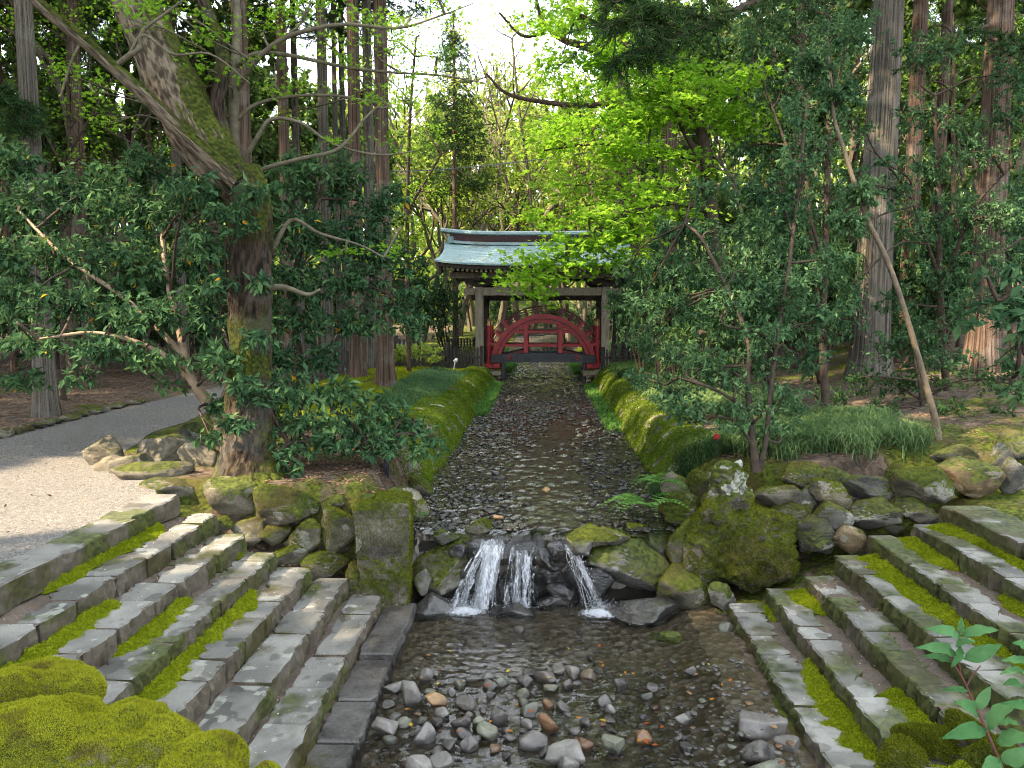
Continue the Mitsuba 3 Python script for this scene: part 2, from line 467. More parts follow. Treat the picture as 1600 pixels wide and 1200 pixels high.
def ground_h(x, y):
    x, y = np.broadcast_arrays(np.asarray(x, float), np.asarray(y, float))
    q = np.stack([x, y, x * 0], -1)
    n1, n2 = meshkit.fbm(q * .35, 3, 1) - .5, meshkit.fbm(q * 2.4, 3, 2) - .5
    rise = .022 * np.clip(y - 26, 0, 40) + .16 * np.clip(y - 66, 0, 60)
    left = 1.2 + .42 * np.exp(-((x + 3.9) / 1.5) ** 2 - ((y - 18.5) / 5) ** 2) + .1 * sst(-9, -14, x) + .10 * np.clip(-x - 30, 0, 60)
    right = 1.26 + .09 * np.clip(x - 2.4, 0, 6) + .16 * np.clip(x - 8.4, 0, 60)
    bank = np.where(x < 0, left, right) + rise + .10 * n1 + .05 * n2 * (1 - sst(-9, -8.2, x) * sst(-4.2, -5.2, x))
    path = sst(-8.5, -8.1, x) * sst(-5.2, -6.0, x) * sst(40, 30, y) + sst(-3.9, -4.6, x) * sst(10.5, 8, y)
    bank = bank * (1 - np.clip(path, 0, 1)) + 1.165 * np.clip(path, 0, 1)
    bed = .655 + .10 * n2 + .02 * n1 + .012 * np.clip(y - 20, 0, 30)
    bend = x - .012 * np.clip(y - 30, 0, 60) ** 2
    ch = sst(2.02, 1.55, np.abs(bend)) * sst(64, 44, y)
    up = bank * (1 - ch) + bed * ch
    pool = -.16 + .05 * n2 + .03 * n1
    lo = np.where(x < 0, np.interp(-x, [1.30, 1.34, 1.62, 3.64, 3.9, 4.0], [0, 0.02, 0.02, 0.85, 1.0, 1.165]), np.interp(x, [1.30, 1.80, 3.95, 4.4, 30], [0, -.05, .74, 1.09, 1.3]))
    inpool = (x > -1.32) & (x < 1.84)
    edge = sst(.75, 1.75, x)
    low = np.where(inpool, pool + edge * .19, lo)
    far_ = np.where(x > 1.35, 8.35 + .25 * sst(2.5, 4.5, x), np.where(x < -1.5, 7.72, 7.86))
    k = sst(far_, far_ + np.where(x > 1.35, .5, .28), y)
    return low * (1 - k) + up * k


def grid_mesh(xs, ys, hf):
    X, Y = np.meshgrid(xs, ys, indexing='ij')
    v = np.stack([X, Y, hf(X, Y)], -1).reshape(-1, 3)
    i, j = np.meshgrid(np.arange(len(xs) - 1), np.arange(len(ys) - 1), indexing='ij')
    m = len(ys)
    q = np.stack([i * m + j, (i + 1) * m + j, (i + 1) * m + j + 1, i * m + j + 1], -1).reshape(-1, 4)
    return v, np.vstack([q[:, [0, 1, 2]], q[:, [0, 2, 3]]])


def stretch(parts):
    return np.unique(np.concatenate([np.arange(a, b, s) for a, b, s in parts]))


gx_ = stretch([(-160, -40, 8), (-40, -12, 1.0), (-12, -4.4, .2), (-4.4, 4.6, .07), (4.6, 12, .2), (12, 40, 1.0), (40, 161, 8)])
gy_ = stretch([(-60, -6, 3), (-6, 3.5, .5), (3.5, 12.5, .08), (12.5, 30, .18), (30, 70, .8), (70, 211, 7)])
put('ground', grid_mesh(gx_, gy_, ground_h), 'mat_floor', True, kind='structure')

# the stream bed: its own skin, 4 mm and more above the ground sheet, where water runs
sbx, sby = stretch([(-1.62, 1.63, .05)]), stretch([(7.95, 30, .09), (30, 46, .3)])
put('stream_bed', grid_mesh(sbx, sby, lambda x, y: ground_h(x, y) + .006 + .03 * (meshkit.fbm(np.stack([x, y, x * 0], -1) * 6, 3, 8) - .4) * sst(1.62, 1.3, np.abs(x))), 'mat_bed', True, kind='structure')
put('pool_bed', grid_mesh(stretch([(-1.30, 1.80, .05)]), stretch([(3.5, 7.85, .05)]), lambda x, y: ground_h(x, y) + .006 + .02 * (meshkit.fbm(np.stack([x, y, x * 0], -1) * 7, 3, 9) - .3)), 'mat_bed', True, kind='structure')

# gravel path
def path_sheet():
    ys = stretch([(2.0, 10, .12), (10, 40, .4)])
    v = []
    nx = 40
    for y in ys:
        le = np.interp(y, [2, 7, 11, 40], [-14, -10.0, -8.15, -8.2])
        ri = np.interp(y, [2, 7.55, 7.9, 8.6, 9.6, 11, 16, 40], [-3.93, -3.93, -4.2, -4.75, -5.4, -5.95, -6.4, -6.6]) + .05 * math.sin(y * 3.1) * (y > 7.9)
        for k in range(nx + 1):
            x = le + (ri - le) * k / nx
            v.append((x, y))
    v = np.array(v)
    q = np.stack([v[:, 0], v[:, 1], v[:, 0] * 0], -1)
    z = np.maximum(ground_h(v[:, 0], v[:, 1]) + .008, 1.17 + .02 * (meshkit.fbm(q * .8, 3, 4) - .5))
    m = nx + 1
    i, j = np.meshgrid(np.arange(len(ys) - 1), np.arange(nx), indexing='ij')
    f = np.stack([i * m + j, i * m + j + 1, (i + 1) * m + j + 1, (i + 1) * m + j], -1).reshape(-1, 4)
    return np.column_stack([v, z]), np.vstack([f[:, [0, 1, 2]], f[:, [0, 2, 3]]])


put('path', path_sheet(), 'mat_gravel', True, kind='structure')

# ---------------------------------------------------------------- water
def pool_wave(x, y):
    r1, r2 = np.hypot(x + .62, y - 7.7), np.hypot(x - .50, y - 7.55)
    q = np.stack([x * 1.0, y * 1.6, x * 0], -1)
    w = .0035 * np.sin(r1 * 52 + 4 * meshkit.noise(q * 4, 3)) * np.exp(-r1 * .45) + .0035 * np.sin(r2 * 58 + 4 * meshkit.noise(q * 4, 5)) * np.exp(-r2 * .5)
    w = w + .007 * (meshkit.fbm(q * 9, 3, 6) - .5) + .004 * (meshkit.noise(np.stack([x * 7 + y * 2, y * 22, x * 0], -1), 12) - .5)
    run = sst(6.6, 6.1, y)
    return w + run * (.014 * (meshkit.fbm(q * 11, 3, 7) - .5))


def stream_wave(x, y):
    q = np.stack([x, y * .8, x * 0], -1)
    z = WATER + .004 + .030 * (meshkit.fbm(q * 7, 3, 10) - .5) + .015 * (meshkit.noise(q * 24, 11) - .5) + .012 * np.clip(y - 20, 0, 30)
    over = sst(LIP + .16, LIP - .06, y)
    return z - .03 * over


put('pool_water', grid_mesh(stretch([(-1.31, 1.85, .022)]), stretch([(3.4, 7.92, .022)]), pool_wave), 'mat_water', True, label='clear rippled pool water below the little falls', kind='structure')
put('stream_water', grid_mesh(stretch([(-1.66, 1.67, .035)]), stretch([(LIP - .02, 14, .035), (14, 45, .09)]), stream_wave), 'mat_water', True, label='shallow stream water running over dark stones', kind='structure')
# ---------------------------------------------------------------- stone stairs on both banks
def slab(y0, y1, xf_, depth, z, h, side, seed, jag=.05):
    """One step stone: straight rough front at x = xf_, ragged back; side = +1: the front looks to +x."""
    rng = np.random.default_rng(seed)
    g = .005
    m = 10
    ys = np.linspace(y0 + g, y1 - g, m) + rng.normal(size=m) * .004
    fr = rng.normal(size=m) * .007
    fr[[0, -1]] -= rng.random(2) ** 3 * .05          # knocked off corners
    front = np.stack([fr, ys], 1)
    back = np.stack([-depth + (np.cumsum(rng.normal(size=m)) * .5 + rng.normal(size=m)) * jag * .6, ys], 1)
    back[0, 0] += .02; back[-1, 0] += .02
    poly = np.vstack([front, back[::-1]])
    n = len(poly)
    cen = poly.mean(0)
    tilt = rng.normal() * .018, rng.normal() * .010
    rings = []
    for inset, dz, amp in ((.022, 0.0, .002), (.004, -.012, .004), (-.003, -.4 * h, .012), (0.006, -h, .012)):
        q = poly + (cen - poly) / (np.linalg.norm(cen - poly, axis=1, keepdims=True) + 1e-9) * inset
        q = q + rng.normal(size=q.shape) * amp * [1, .25]
        zz = z + dz + (tilt[0] * (q[:, 0] - cen[0]) + tilt[1] * (q[:, 1] - cen[1])) * (dz > -.05) + (rng.normal(size=n) * .002 if dz == 0 else 0)
        rings.append(np.column_stack([q[:, 0] * side + xf_, q[:, 1], zz if np.ndim(zz) else np.full(n, zz)]))
    v = np.vstack(rings + [[[cen[0] * side + xf_, cen[1], z + rng.normal() * .002]]])
    f = []
    for k in range(3):
        for i in range(n):
            a, b = k * n + i, k * n + (i + 1) % n
            f += [[a, a + n, b + n], [a, b + n, b]]
    for i in range(n): f.append([len(v) - 1, i, (i + 1) % n])
    f = np.array(f)
    if side < 0: f = f[:, ::-1]
    return v, f


def stairs(key, side, edges, tops, y0, far, seed, capdepth):
    rng = np.random.default_rng(seed)
    soil = MB()
    mats = []
    last = len(edges) - 1
    for s, (x, z) in enumerate(zip(edges, tops)):
        y = y0 - rng.random() * .3
        yf = far[s]
        full = s == last or (side > 0 and s <= 1)   # neatly paved steps
        while y < yf - .12:
            w = rng.uniform(.45, .95) if s in (0, 1) and side > 0 else rng.uniform(.26, .6) if s != last else rng.uniform(.9, 1.3)
            y1 = y + w if y + w < yf - .2 else yf
            dep = capdepth if s == last else (rng.uniform(.305, .33) if full else rng.uniform(.20, .33))
            v, f = slab(y, y1, x + rng.normal() * .006, dep, z + rng.normal() * .006, .2, side, int(rng.integers(1e9)), .012 if full else .035)
            m = MB().add(v, f, (rng.uniform(.2, .9), rng.random()))
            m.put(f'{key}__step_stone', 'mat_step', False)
            y = y1
        if s < last:
            nx = edges[s + 1]
            a, b = sorted((x - side * .02, nx - side * .05))
            ys = np.arange(y0 - .3, yf + .02, .06)
            v, f = grid_mesh(np.linspace(a, b, 8), ys, lambda X, Y: z - .022 + .018 * (meshkit.fbm(np.stack([X, Y, X * 0], -1) * 7, 3, seed + s) - .5) * 2)
            soil.add(v, f)
            mats.append((s, nx, z, yf))
    soil.put(f'{key}__tread_soil', 'mat_soil', True)
    for s, nx, z, yf in mats:
        # moss along the foot of the next riser: cut where the strip thins out to nothing
        ys = np.arange(y0 - .3, yf - .02, .03)
        q0 = np.stack([ys * .75 + s * 7.3, ys * 0 + seed, ys * 0], 1)
        wid = np.clip((meshkit.fbm(q0, 2, seed) - (.55 if side > 0 else .40) - (.30 if s < 2 and side > 0 else 0)) * (1.2 if side > 0 else 1.1), 0, .13 if side > 0 else .18) + .012
        wid = np.minimum(wid, abs(edges[s + 1] - edges[s]) * .62) * sst(0, .15, yf - ys)
        cuts, cur = [], []
        for i in range(len(ys)):
            if wid[i] > .022: cur.append(i)
            elif cur: cuts.append(cur); cur = []
        if cur: cuts.append(cur)
        for c in cuts:
            if len(c) < 4: continue
            yy, ww = ys[c], wid[c]
            nxn = 10
            Y, U = np.meshgrid(yy, np.linspace(0, 1, nxn), indexing='ij')
            rag = .65 + .8 * meshkit.fbm(np.stack([Y * 14, U * 0, Y * 0 + s], -1), 2, 5)
            X = nx + side * (.003 + U * ww[:, None] * rag)
            edge = np.minimum(1, np.minimum(np.arange(len(c)), np.arange(len(c))[::-1]) / 3)[:, None]
            Z = z - .016 + .055 * (1 - U ** 1.7) * edge * (.35 + 1.1 * meshkit.fbm(np.stack([X * 16, Y * 16, X * 0], -1), 3, 3))
            v = np.stack([X, Y, Z], -1).reshape(-1, 3)
            i, j = np.meshgrid(np.arange(len(c) - 1), np.arange(nxn - 1), indexing='ij')
            q = np.stack([i * nxn + j, i * nxn + j + 1, (i + 1) * nxn + j + 1, (i + 1) * nxn + j], -1).reshape(-1, 4)
            f = np.vstack([q[:, [0, 1, 2]], q[:, [0, 2, 3]]])
            if side > 0: f = f[:, ::-1]
            fv, ff, fu = fuzz((v, f), int(30000 * len(c) * .03 * ww.mean()) + 60, .028, .004, c[0] + s, (0, 0, .8), .8)
            mb = MB().add(v, f, (.15, .5)).add(fv, ff, fu)
            mb.put(f'{key}__moss_patch', 'mat_moss_bright', False, kind='stuff')


L_X, L_Z = [-1.61, -1.95, -2.28, -2.62, -2.94, -3.27, -3.64], [.19, .35, .51, .67, .83, .99, 1.18]
R_X, R_Z = [1.82, 2.18, 2.55, 2.87, 3.24, 3.62, 3.92], [.15, .31, .47, .63, .79, .95, 1.12]
lst = thing('stone_stairs', 'grey stone steps with bright moss strips on the left bank beside the gravel path', 'stairs')
stairs(lst, 1, L_X, L_Z, 3.4, [7.55, 7.45, 7.30, 7.25, 7.33, 7.42, 7.48], 11, .32)
rst = thing('stone_stairs', 'flight of mossy flagstone steps on the right bank behind the young leafy plant', 'stairs')
stairs(rst, -1, R_X, R_Z, 3.4, [7.45, 7.47, 7.42, 7.55, 7.65, 7.57, 7.62], 12, .46)

# the wet kerb along the left edge of the pool
kb = thing('stone_kerb', 'dark wet stone kerb along the left edge of the pool', 'kerb')
rng = np.random.default_rng(5)
y = 3.3
while y < 7.45:
    y1 = min(y + rng.uniform(.55, 1.25), 7.5)
    zt = .085 if y > 5.6 else .05
    v, f = slab(y, y1, -1.28 + rng.normal() * .008, .31, zt, .26, 1, int(rng.integers(1e9)), .01)
    MB().add(v, f, (rng.uniform(.1, .4), .2)).put(f'{kb}__kerb_stone', 'mat_kerb', False)
    y = y1

# ---------------------------------------------------------------- gate
GX, YF, YR, YM = -0.06, 25.0, 27.5, 26.25
gate = thing('roofed_gate', 'weathered timber gate with a blue green copper roof standing over the stream', 'gate')


def part(name, lo, hi, mat, uv=.5, cham=.008, **k):
    return MB().box(lo, hi, (uv, .5), cham).put(f'{gate}__{name}', mat, False, **k)


for sx in (-1, 1):
    for yy in (YF, YR):
        x = GX + sx * 2.04
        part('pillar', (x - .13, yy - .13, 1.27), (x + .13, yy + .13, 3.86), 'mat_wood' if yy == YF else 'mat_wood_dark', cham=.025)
        part('plinth', (x - .19, yy - .19, 1.02), (x + .19, yy + .19, 1.27), 'mat_rock_grey', cham=.03)
        part('bearing_block', (x - .17, yy - .17, 3.862), (x + .17, yy + .17, 4.04), 'mat_wood_dark', cham=.03)
        v = np.array([(-.5, .0), (-.42, -.11), (-.2, -.16), (.2, -.16), (.42, -.11), (.5, 0), (.5, .06), (-.5, .06)])
        m = trimesh.creation.extrude_polygon(Polygon(v), .13)
        w = np.array(m.vertices)[:, [0, 2, 1]] * [1, 1, 1] + [x, yy - .065, 4.07]
        MB().add(w, np.array(m.faces)[:, ::-1], (.3, .5)).put(f'{gate}__bracket_arm', 'mat_wood_dark')
    x = GX + sx * 2.04
    part('side_beam', (x - .07, YF + .132, 3.30), (x + .07, YR - .132, 3.52), 'mat_wood_dark')
    part('gable_beam', (x - .08, YF - .6, 4.045), (x + .08, YR + .6, 4.13), 'mat_wood_dark')
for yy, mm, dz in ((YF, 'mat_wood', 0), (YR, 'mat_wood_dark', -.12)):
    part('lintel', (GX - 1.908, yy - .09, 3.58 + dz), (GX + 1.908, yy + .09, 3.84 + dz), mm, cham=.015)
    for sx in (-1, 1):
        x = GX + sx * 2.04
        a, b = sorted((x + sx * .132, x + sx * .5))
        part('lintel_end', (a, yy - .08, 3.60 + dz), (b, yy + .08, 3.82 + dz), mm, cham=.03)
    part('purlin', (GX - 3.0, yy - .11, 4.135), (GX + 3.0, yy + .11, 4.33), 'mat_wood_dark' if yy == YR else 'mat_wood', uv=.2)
part('ridge_post', (GX - .1, YM - .1, 4.135), (GX + .1, YM + .1, 5.0), 'mat_wood_dark')
part('ridge_purlin', (GX - 3.0, YM - .1, 4.86), (GX + 3.0, YM + .1, 5.03), 'mat_wood_dark')
part('white_batten', (GX - 1.25, YF - .055, 3.93), (GX - .75, YF - .03, 3.965), 'mat_white', cham=.003)


def roofz(t, x):
    return 4.42 + .87 * (.70 * t + .30 * t * t) + .13 * (np.abs(x - GX) / 3.3) ** 4 * (1 - .5 * t)


def roof_sheet(sgn, off, x_half, y_out, t0=0.0, nt=14, nx=40):
    t, x = np.meshgrid(np.linspace(t0, 1, nt), np.linspace(GX - x_half, GX + x_half, nx), indexing='ij')
    hw = x_half - .10 * np.sin(np.pi * np.clip(t, 0, 1)) * 1.0
    x = GX + (x - GX) * hw / x_half
    y = YM + sgn * y_out * (1 - t)
    z = roofz(t, x) + off
    v = np.stack([x, y, z], -1).reshape(-1, 3)
    i, j = np.meshgrid(np.arange(nt - 1), np.arange(nx - 1), indexing='ij')
    q = np.stack([i * nx + j, i * nx + j + 1, (i + 1) * nx + j + 1, (i + 1) * nx + j], -1).reshape(-1, 4)
    f = np.vstack([q[:, [0, 1, 2]], q[:, [0, 2, 3]]])
    return (v, f if sgn < 0 else f[:, ::-1]), (nt, nx)


def roof_slab(sgn, o1, o2, x_half, y_out):
    (a, fa), (nt, nx) = roof_sheet(sgn, o1, x_half, y_out)
    (b, _), _ = roof_sheet(sgn, o2, x_half, y_out)
    n = len(a)
    rim = [k for k in range(nx)] + [k * nx + nx - 1 for k in range(1, nt)] + [(nt - 1) * nx + k for k in range(nx - 2, -1, -1)] + [k * nx for k in range(nt - 2, 0, -1)]
    s = []
    for p, q in zip(rim, rim[1:] + rim[:1]):
        s += [[p, q + n, q], [p, p + n, q + n]]
    s = np.array(s)
    if sgn > 0: s = s[:, ::-1]
    return np.vstack([a, b]), np.vstack([fa, fa[:, ::-1] + n, s])


for sgn in (-1, 1):
    v, f = roof_slab(sgn, .10, .045, 3.32, 2.58)
    MB().add(v, f).put(f'{gate}__roof_slope', 'mat_copper', 40 and False)
    v, f = roof_slab(sgn, .042, -.07, 3.22, 2.48)
    MB().add(v, f, (.3, .5)).put(f'{gate}__roof_boarding', 'mat_wood_dark', False)
    for k in range(43):
        x = GX - 3.05 + 6.1 * k / 42
        ts = np.linspace(0.03, .97, 6)
        pts = np.stack([np.full(6, x), YM + sgn * 2.42 * (1 - ts), roofz(ts, x) - .125], 1)
        v = np.vstack([pts + [-.035, 0, -.045], pts + [.035, 0, -.045], pts + [.035, 0, .045], pts + [-.035, 0, .045]])
        f = []
        for i in range(5):
            for c in range(4):
                p, q = c * 6 + i, ((c + 1) % 4) * 6 + i
                f += [[p, q, q + 1], [p, q + 1, p + 1]]
        f += [[0, 12, 6], [0, 18, 12], [5, 11, 17], [5, 17, 23]]
        MB().add(v, np.array(f), (.5 + .4 * math.sin(k * 7), .5)).put(f'{gate}__rafter', 'mat_wood')
for sx in (-1, 1):
    for sgn in (-1, 1):
        ts = np.linspace(0.0, 1, 10)
        x = GX + sx * 3.16
        pts = np.stack([np.full(10, x), YM + sgn * 2.44 * (1 - ts), roofz(ts, x) - .22], 1)
        v = np.vstack([pts + [-.03, 0, -.13], pts + [.03, 0, -.13], pts + [.03, 0, .13], pts + [-.03, 0, .13]])
        f = []
        for i in range(9):
            for c in range(4):
                p, q = c * 10 + i, ((c + 1) % 4) * 10 + i
                f += [[p, q, q + 1], [p, q + 1, p + 1]]
        f += [[0, 20, 10], [0, 30, 20], [9, 19, 29], [9, 29, 39]]
        MB().add(v, np.array(f), (.3, .5)).put(f'{gate}__bargeboard', 'mat_wood_dark')
xs = np.linspace(GX - 3.12, GX + 3.12, 25)
lift = lambda x, a=.10: a * (np.abs(x - GX) / 3.2) ** 4


def along(name, mat, prof, xs, dz, uv=.5):
    prof = np.asarray(prof, float)
    n, m = len(xs), len(prof)
    v = np.array([[x, YM + p[0], p[1] + dz + lift(x)] for x in xs for p in prof])
    f = []
    for i in range(n - 1):
        for c in range(m):
            p, q = i * m + c, i * m + (c + 1) % m
            f += [[p, q, q + m], [p, q + m, p + m]]
    for c in range(1, m - 1): f += [[0, c + 1, c], [(n - 1) * m, (n - 1) * m + c, (n - 1) * m + c + 1]]
    MB().add(v, np.array(f), (uv, .5)).put(f'{gate}__{name}', mat, False)


along('ridge_skirt', 'mat_copper', [(-.34, -.02), (.34, -.02), (.30, .07), (-.30, .07)], xs, 5.30)
along('ridge_box', 'mat_maroon', [(-.20, .07), (.20, .07), (.20, .30), (-.20, .30)], xs, 5.302)
along('ridge_cap', 'mat_copper', [(-.30, 0), (-.24, -.03), (.24, -.03), (.30, 0), (.26, .07), (.12, .12), (-.12, .12), (-.26, .07)], np.linspace(GX - 3.42, GX + 3.42, 29), 5.637)
for sx in (-1, 1):
    x = GX + sx * 3.1
    part('ridge_end', (x - .11, YM - .24, 5.27), (x + .11, YM + .24, 5.60), 'mat_copper', cham=.03)

# ---------------------------------------------------------------- red drum bridge inside the gate
bridge = thing('drum_bridge', 'small steep red arched bridge under the gate, with a black beam across its foot', 'bridge')
BX, BY0, BY1, BZ, BR = -0.03, 25.45, 26.95, 1.24, 1.76


def bpart(name, mb, mat, smooth=False, **k):
    return mb.put(f'{bridge}__{name}', mat, smooth, **k)


def arc_beam(r0, r1, y0, y1, a0, a1, n=33):
    t = np.radians(np.linspace(a0, a1, n))
    ring = [np.stack([BX + r * np.cos(t), np.full(n, y), BZ + r * np.sin(t)], 1) for r, y in ((r0, y0), (r1, y0), (r1, y1), (r0, y1))]
    v = np.vstack(ring)
    f = []
    for i in range(n - 1):
        for c in range(4):
            p, q = c * n + i, ((c + 1) % 4) * n + i
            f += [[p, p + 1, q + 1], [p, q + 1, q]]
    f += [[0, n, 2 * n], [0, 2 * n, 3 * n], [n - 1, 3 * n - 1, 2 * n - 1], [n - 1, 4 * n - 1, 3 * n - 1]]
    return MB().add(v, np.array(f), (.5, .5))


for y0, s in ((BY0, 1), (BY1, -1)):
    a, b = sorted((y0, y0 + s * .16))
    bpart('arch_girder', arc_beam(1.46, 1.60, a, b, 3, 177), 'mat_red')
    a, b = sorted((y0 - s * .03, y0 + s * .10))
    bpart('deck_edge', arc_beam(1.603, 1.75, a, b, 3, 177), 'mat_red')
    a, b = sorted((y0 - s * .045, y0 + s * .02))
    bpart('edge_moulding', arc_beam(1.575, 1.602, a, b, 3, 177), 'mat_red_dark')
    a, b = sorted((y0 + s * .01, y0 + s * .06))
    bpart('top_rail', arc_beam(1.995, 2.03, a, b, 21, 159), 'mat_red_dark')
    bpart('middle_rail', arc_beam(1.91, 1.935, a + .008, b - .008, 21, 159), 'mat_red_dark')
    bpart('lower_rail', arc_beam(1.835, 1.858, a + .008, b - .008, 21, 159), 'mat_red_dark')
    for d in np.arange(24, 158, 12):
        big = round((d - 24) / 12) % 3 == 0
        da = 1.5 if big else 1.1
        bpart('baluster', arc_beam(1.752, 2.05 if big else 1.988, a - .004, b + .004, d - da, d + da, 3), 'mat_red_dark' if 55 < d < 125 else 'mat_red')
    for sx in (-1, 1):
        x, yy = BX + sx * 1.80, y0 + s * .06
        v, f, _ = tube([(x, yy, 1.33), (x, yy, 2.0), (x, yy, 2.62)], .07, 10)
        nk = bpart('newel_post', MB().add(v, f), 'mat_red', True)
        v, f, _ = tube([(x, yy, 2.60), (x, yy, 2.66), (x, yy, 2.72), (x, yy, 2.78), (x, yy, 2.84)], [.076, .078, .06, .07, .012], 10)
        put(f'{nk}__finial', (v, f), 'mat_brass', 30)
        bpart('red_foot', MB().box((x - .19, yy - .14, 1.19), (x + .19, yy + .14, 1.328), (.6, .5), .012), 'mat_red')
    # black cross beam, uprights and braces
    yb0, yb1 = sorted((y0 - s * .22, y0 - s * .05))
    n = 17
    xs = np.linspace(-1.72, 1.72, n)
    up = 1.70 - .06 * (xs / 1.72) ** 2
    dn = 1.42 - .04 * (xs / 1.72) ** 2
    v = np.vstack([np.stack([BX + xs, np.full(n, yy), zz], 1) for yy, zz in ((yb0, dn), (yb0, up), (yb1, up), (yb1, dn))])
    f = []
    for i in range(n - 1):
        for c in range(4):
            p, q = c * n + i, ((c + 1) % 4) * n + i
            f += [[p, p + 1, q + 1], [p, q + 1, q]]
    f += [[0, n, 2 * n], [0, 2 * n, 3 * n], [n - 1, 3 * n - 1, 2 * n - 1], [n - 1, 4 * n - 1, 3 * n - 1]]
    bpart('cross_beam', MB().add(v, np.array(f)), 'mat_black')
    for sx in (-1, 1):
        x = BX + sx * .57
        bpart('upright', MB().box((x - .075, y0 + s * .02 - .07, 1.70), (x + .075, y0 + s * .02 + .07, 2.62), (.55, .5), .01), 'mat_red')
        bpart('upright_block', MB().box((x - .10, y0 + s * .02 - .10, 2.50), (x + .10, y0 + s * .02 + .10, 2.66), (.4, .5), .01), 'mat_red')
        x2 = BX + sx * 1.53
        bpart('red_end_block', MB().box((x2 - .11, yb0 - .05, 1.20), (x2 + .11, yb1 + .02, 1.36), (.8, .5), .015), 'mat_red')
        m = trimesh.creation.torus(.068, .016, 16, 6)
        w = np.array(m.vertices)[:, [0, 2, 1]] + [BX + sx * 1.13, yb0 - .004 if s > 0 else yb1 + .004, 1.545]
        bpart('ring_mark', MB().add(w, np.array(m.faces)[:, ::-1]), 'mat_red', True)
        w = np.array([(0, 0), (.62, 0), (0, .14)])
        pts = np.array([[BX + sx * (.66 + p[0]), yy, 1.66 + p[1]] for yy in (y0 - .03, y0 + .03) for p in w])
        bpart('haunch', MB().add(pts, np.array([[0, 1, 2], [3, 5, 4], [0, 3, 4], [0, 4, 1], [1, 4, 5], [1, 5, 2], [2, 5, 3], [2, 3, 0]])), 'mat_red_dark')
    for z in (1.95, 2.40):
        half = math.sqrt(1.47 ** 2 - (z - BZ) ** 2)
        for a, b in ((-half, -.647), (-.493, .493), (.647, half)):
            bpart('brace', MB().box((BX + a, y0 + s * .02 - .03, z - .045), (BX + b, y0 + s * .02 + .03, z + .045), (.5, .5), .006), 'mat_red')
for d in np.arange(6, 174, 4.0):
    bpart('deck_plank', arc_beam(1.65, 1.70, BY0 + .102, BY1 - .102, d - 1.9, d + 1.9, 3), 'mat_wood_dark')

# abutments of rough stones under gate and bridge
for sx, nm in ((-1, 'left'), (1, 'right')):
    ab = thing('stone_abutment', f'rough stone abutment under the {nm} foot of the red bridge', 'abutment')
    rng = np.random.default_rng(40 + sx)
    x0, x1 = (-1.98, -1.40) if sx < 0 else (1.36, 1.96)
    MB().box((x0 - .1, 24.86, .98), (x1, 27.7, 1.175), (.9, .5), .03).put(f'{ab}__cap_stone', 'mat_rock_tan')
    MB().box((x0 + .05, 24.95, .4), (x1 - .09, 27.6, .975), (.1, .5), .02).put(f'{ab}__core', 'mat_rock_grey')
    z = .52
    while z < .96:
        h = rng.uniform(.13, .19)
        x = x0
        while x < x1 - .03:
            w = min(rng.uniform(.15, .27), x1 - x + .02)
            v, f = rock_mesh(int(rng.integers(1e9)), (w * 1.02, .26, h * 1.04), 2, 10, .04)
            MB().add(v + [x + w / 2, 24.94, z + h / 2], f, (rng.uniform(.5, 1), .5)).put(f'{ab}__stone', 'mat_rock_tan', True)
            x += w
        yy = 25.1
        while yy < 27.3:
            w = rng.uniform(.2, .4)
            v, f = rock_mesh(int(rng.integers(1e9)), (.24, w, h * 1.04), 1, 8, .04)
            MB().add(v + [(x1 if sx < 0 else x0) - (.07 if sx < 0 else -.07), yy + w / 2, z + h / 2], f, (rng.uniform(.3, .8), .5)).put(f'{ab}__stone', 'mat_rock_tan', True)
            yy += w
        z += h
    xp = -1.33 if sx < 0 else 1.30
    MB().box((xp - .05, 25.0, .45), (xp + .05, 25.12, 1.40), (.2, .5), .01).put(f'{ab}__support_post', 'mat_black')

# ---------------------------------------------------------------- picket fences
def fence(label, a, b, h, n, posts=(0, 1), zb=None, mat='mat_fence', group=None):
    key = thing('picket_fence', label, 'fence', group)
    a, b = np.asarray(a, float), np.asarray(b, float)
    d = unit(b - a); ang = math.atan2(d[1], d[0])
    L = np.linalg.norm(b - a)
    rng = np.random.default_rng(n * 7 + int(abs(a[0]) * 100))

    def bar(name, t0, t1, z0, z1, off, th, mat_=mat):
        v, f = cbox((t1 - t0, th, z1 - z0), .006)
        v = xf(v + [(t0 + t1) / 2, off, (z0 + z1) / 2], ang, (a[0], a[1], 0))
        MB().add(v, f, (rng.random(), .5)).put(f'{key}__{name}', mat_)
    z = ground_h(*((a + b) / 2)) if zb is None else zb
    for rz in (.22, .62):
        bar('rail', 0, L, z + h * rz - .035, z + h * rz + .035, .03, .035)
    for k in range(n):
        t = (k + .5) * L / n
        w = min(.045, L / n * .34)
        bar('picket', t - w, t + w, z + .03, z + h * (1 + .02 * rng.normal()), 0.0, .02)
    for t in posts:
        bar('post', t * L - .05, t * L + .05, z - .1, z + h * 1.1, .06, .09)
    return key


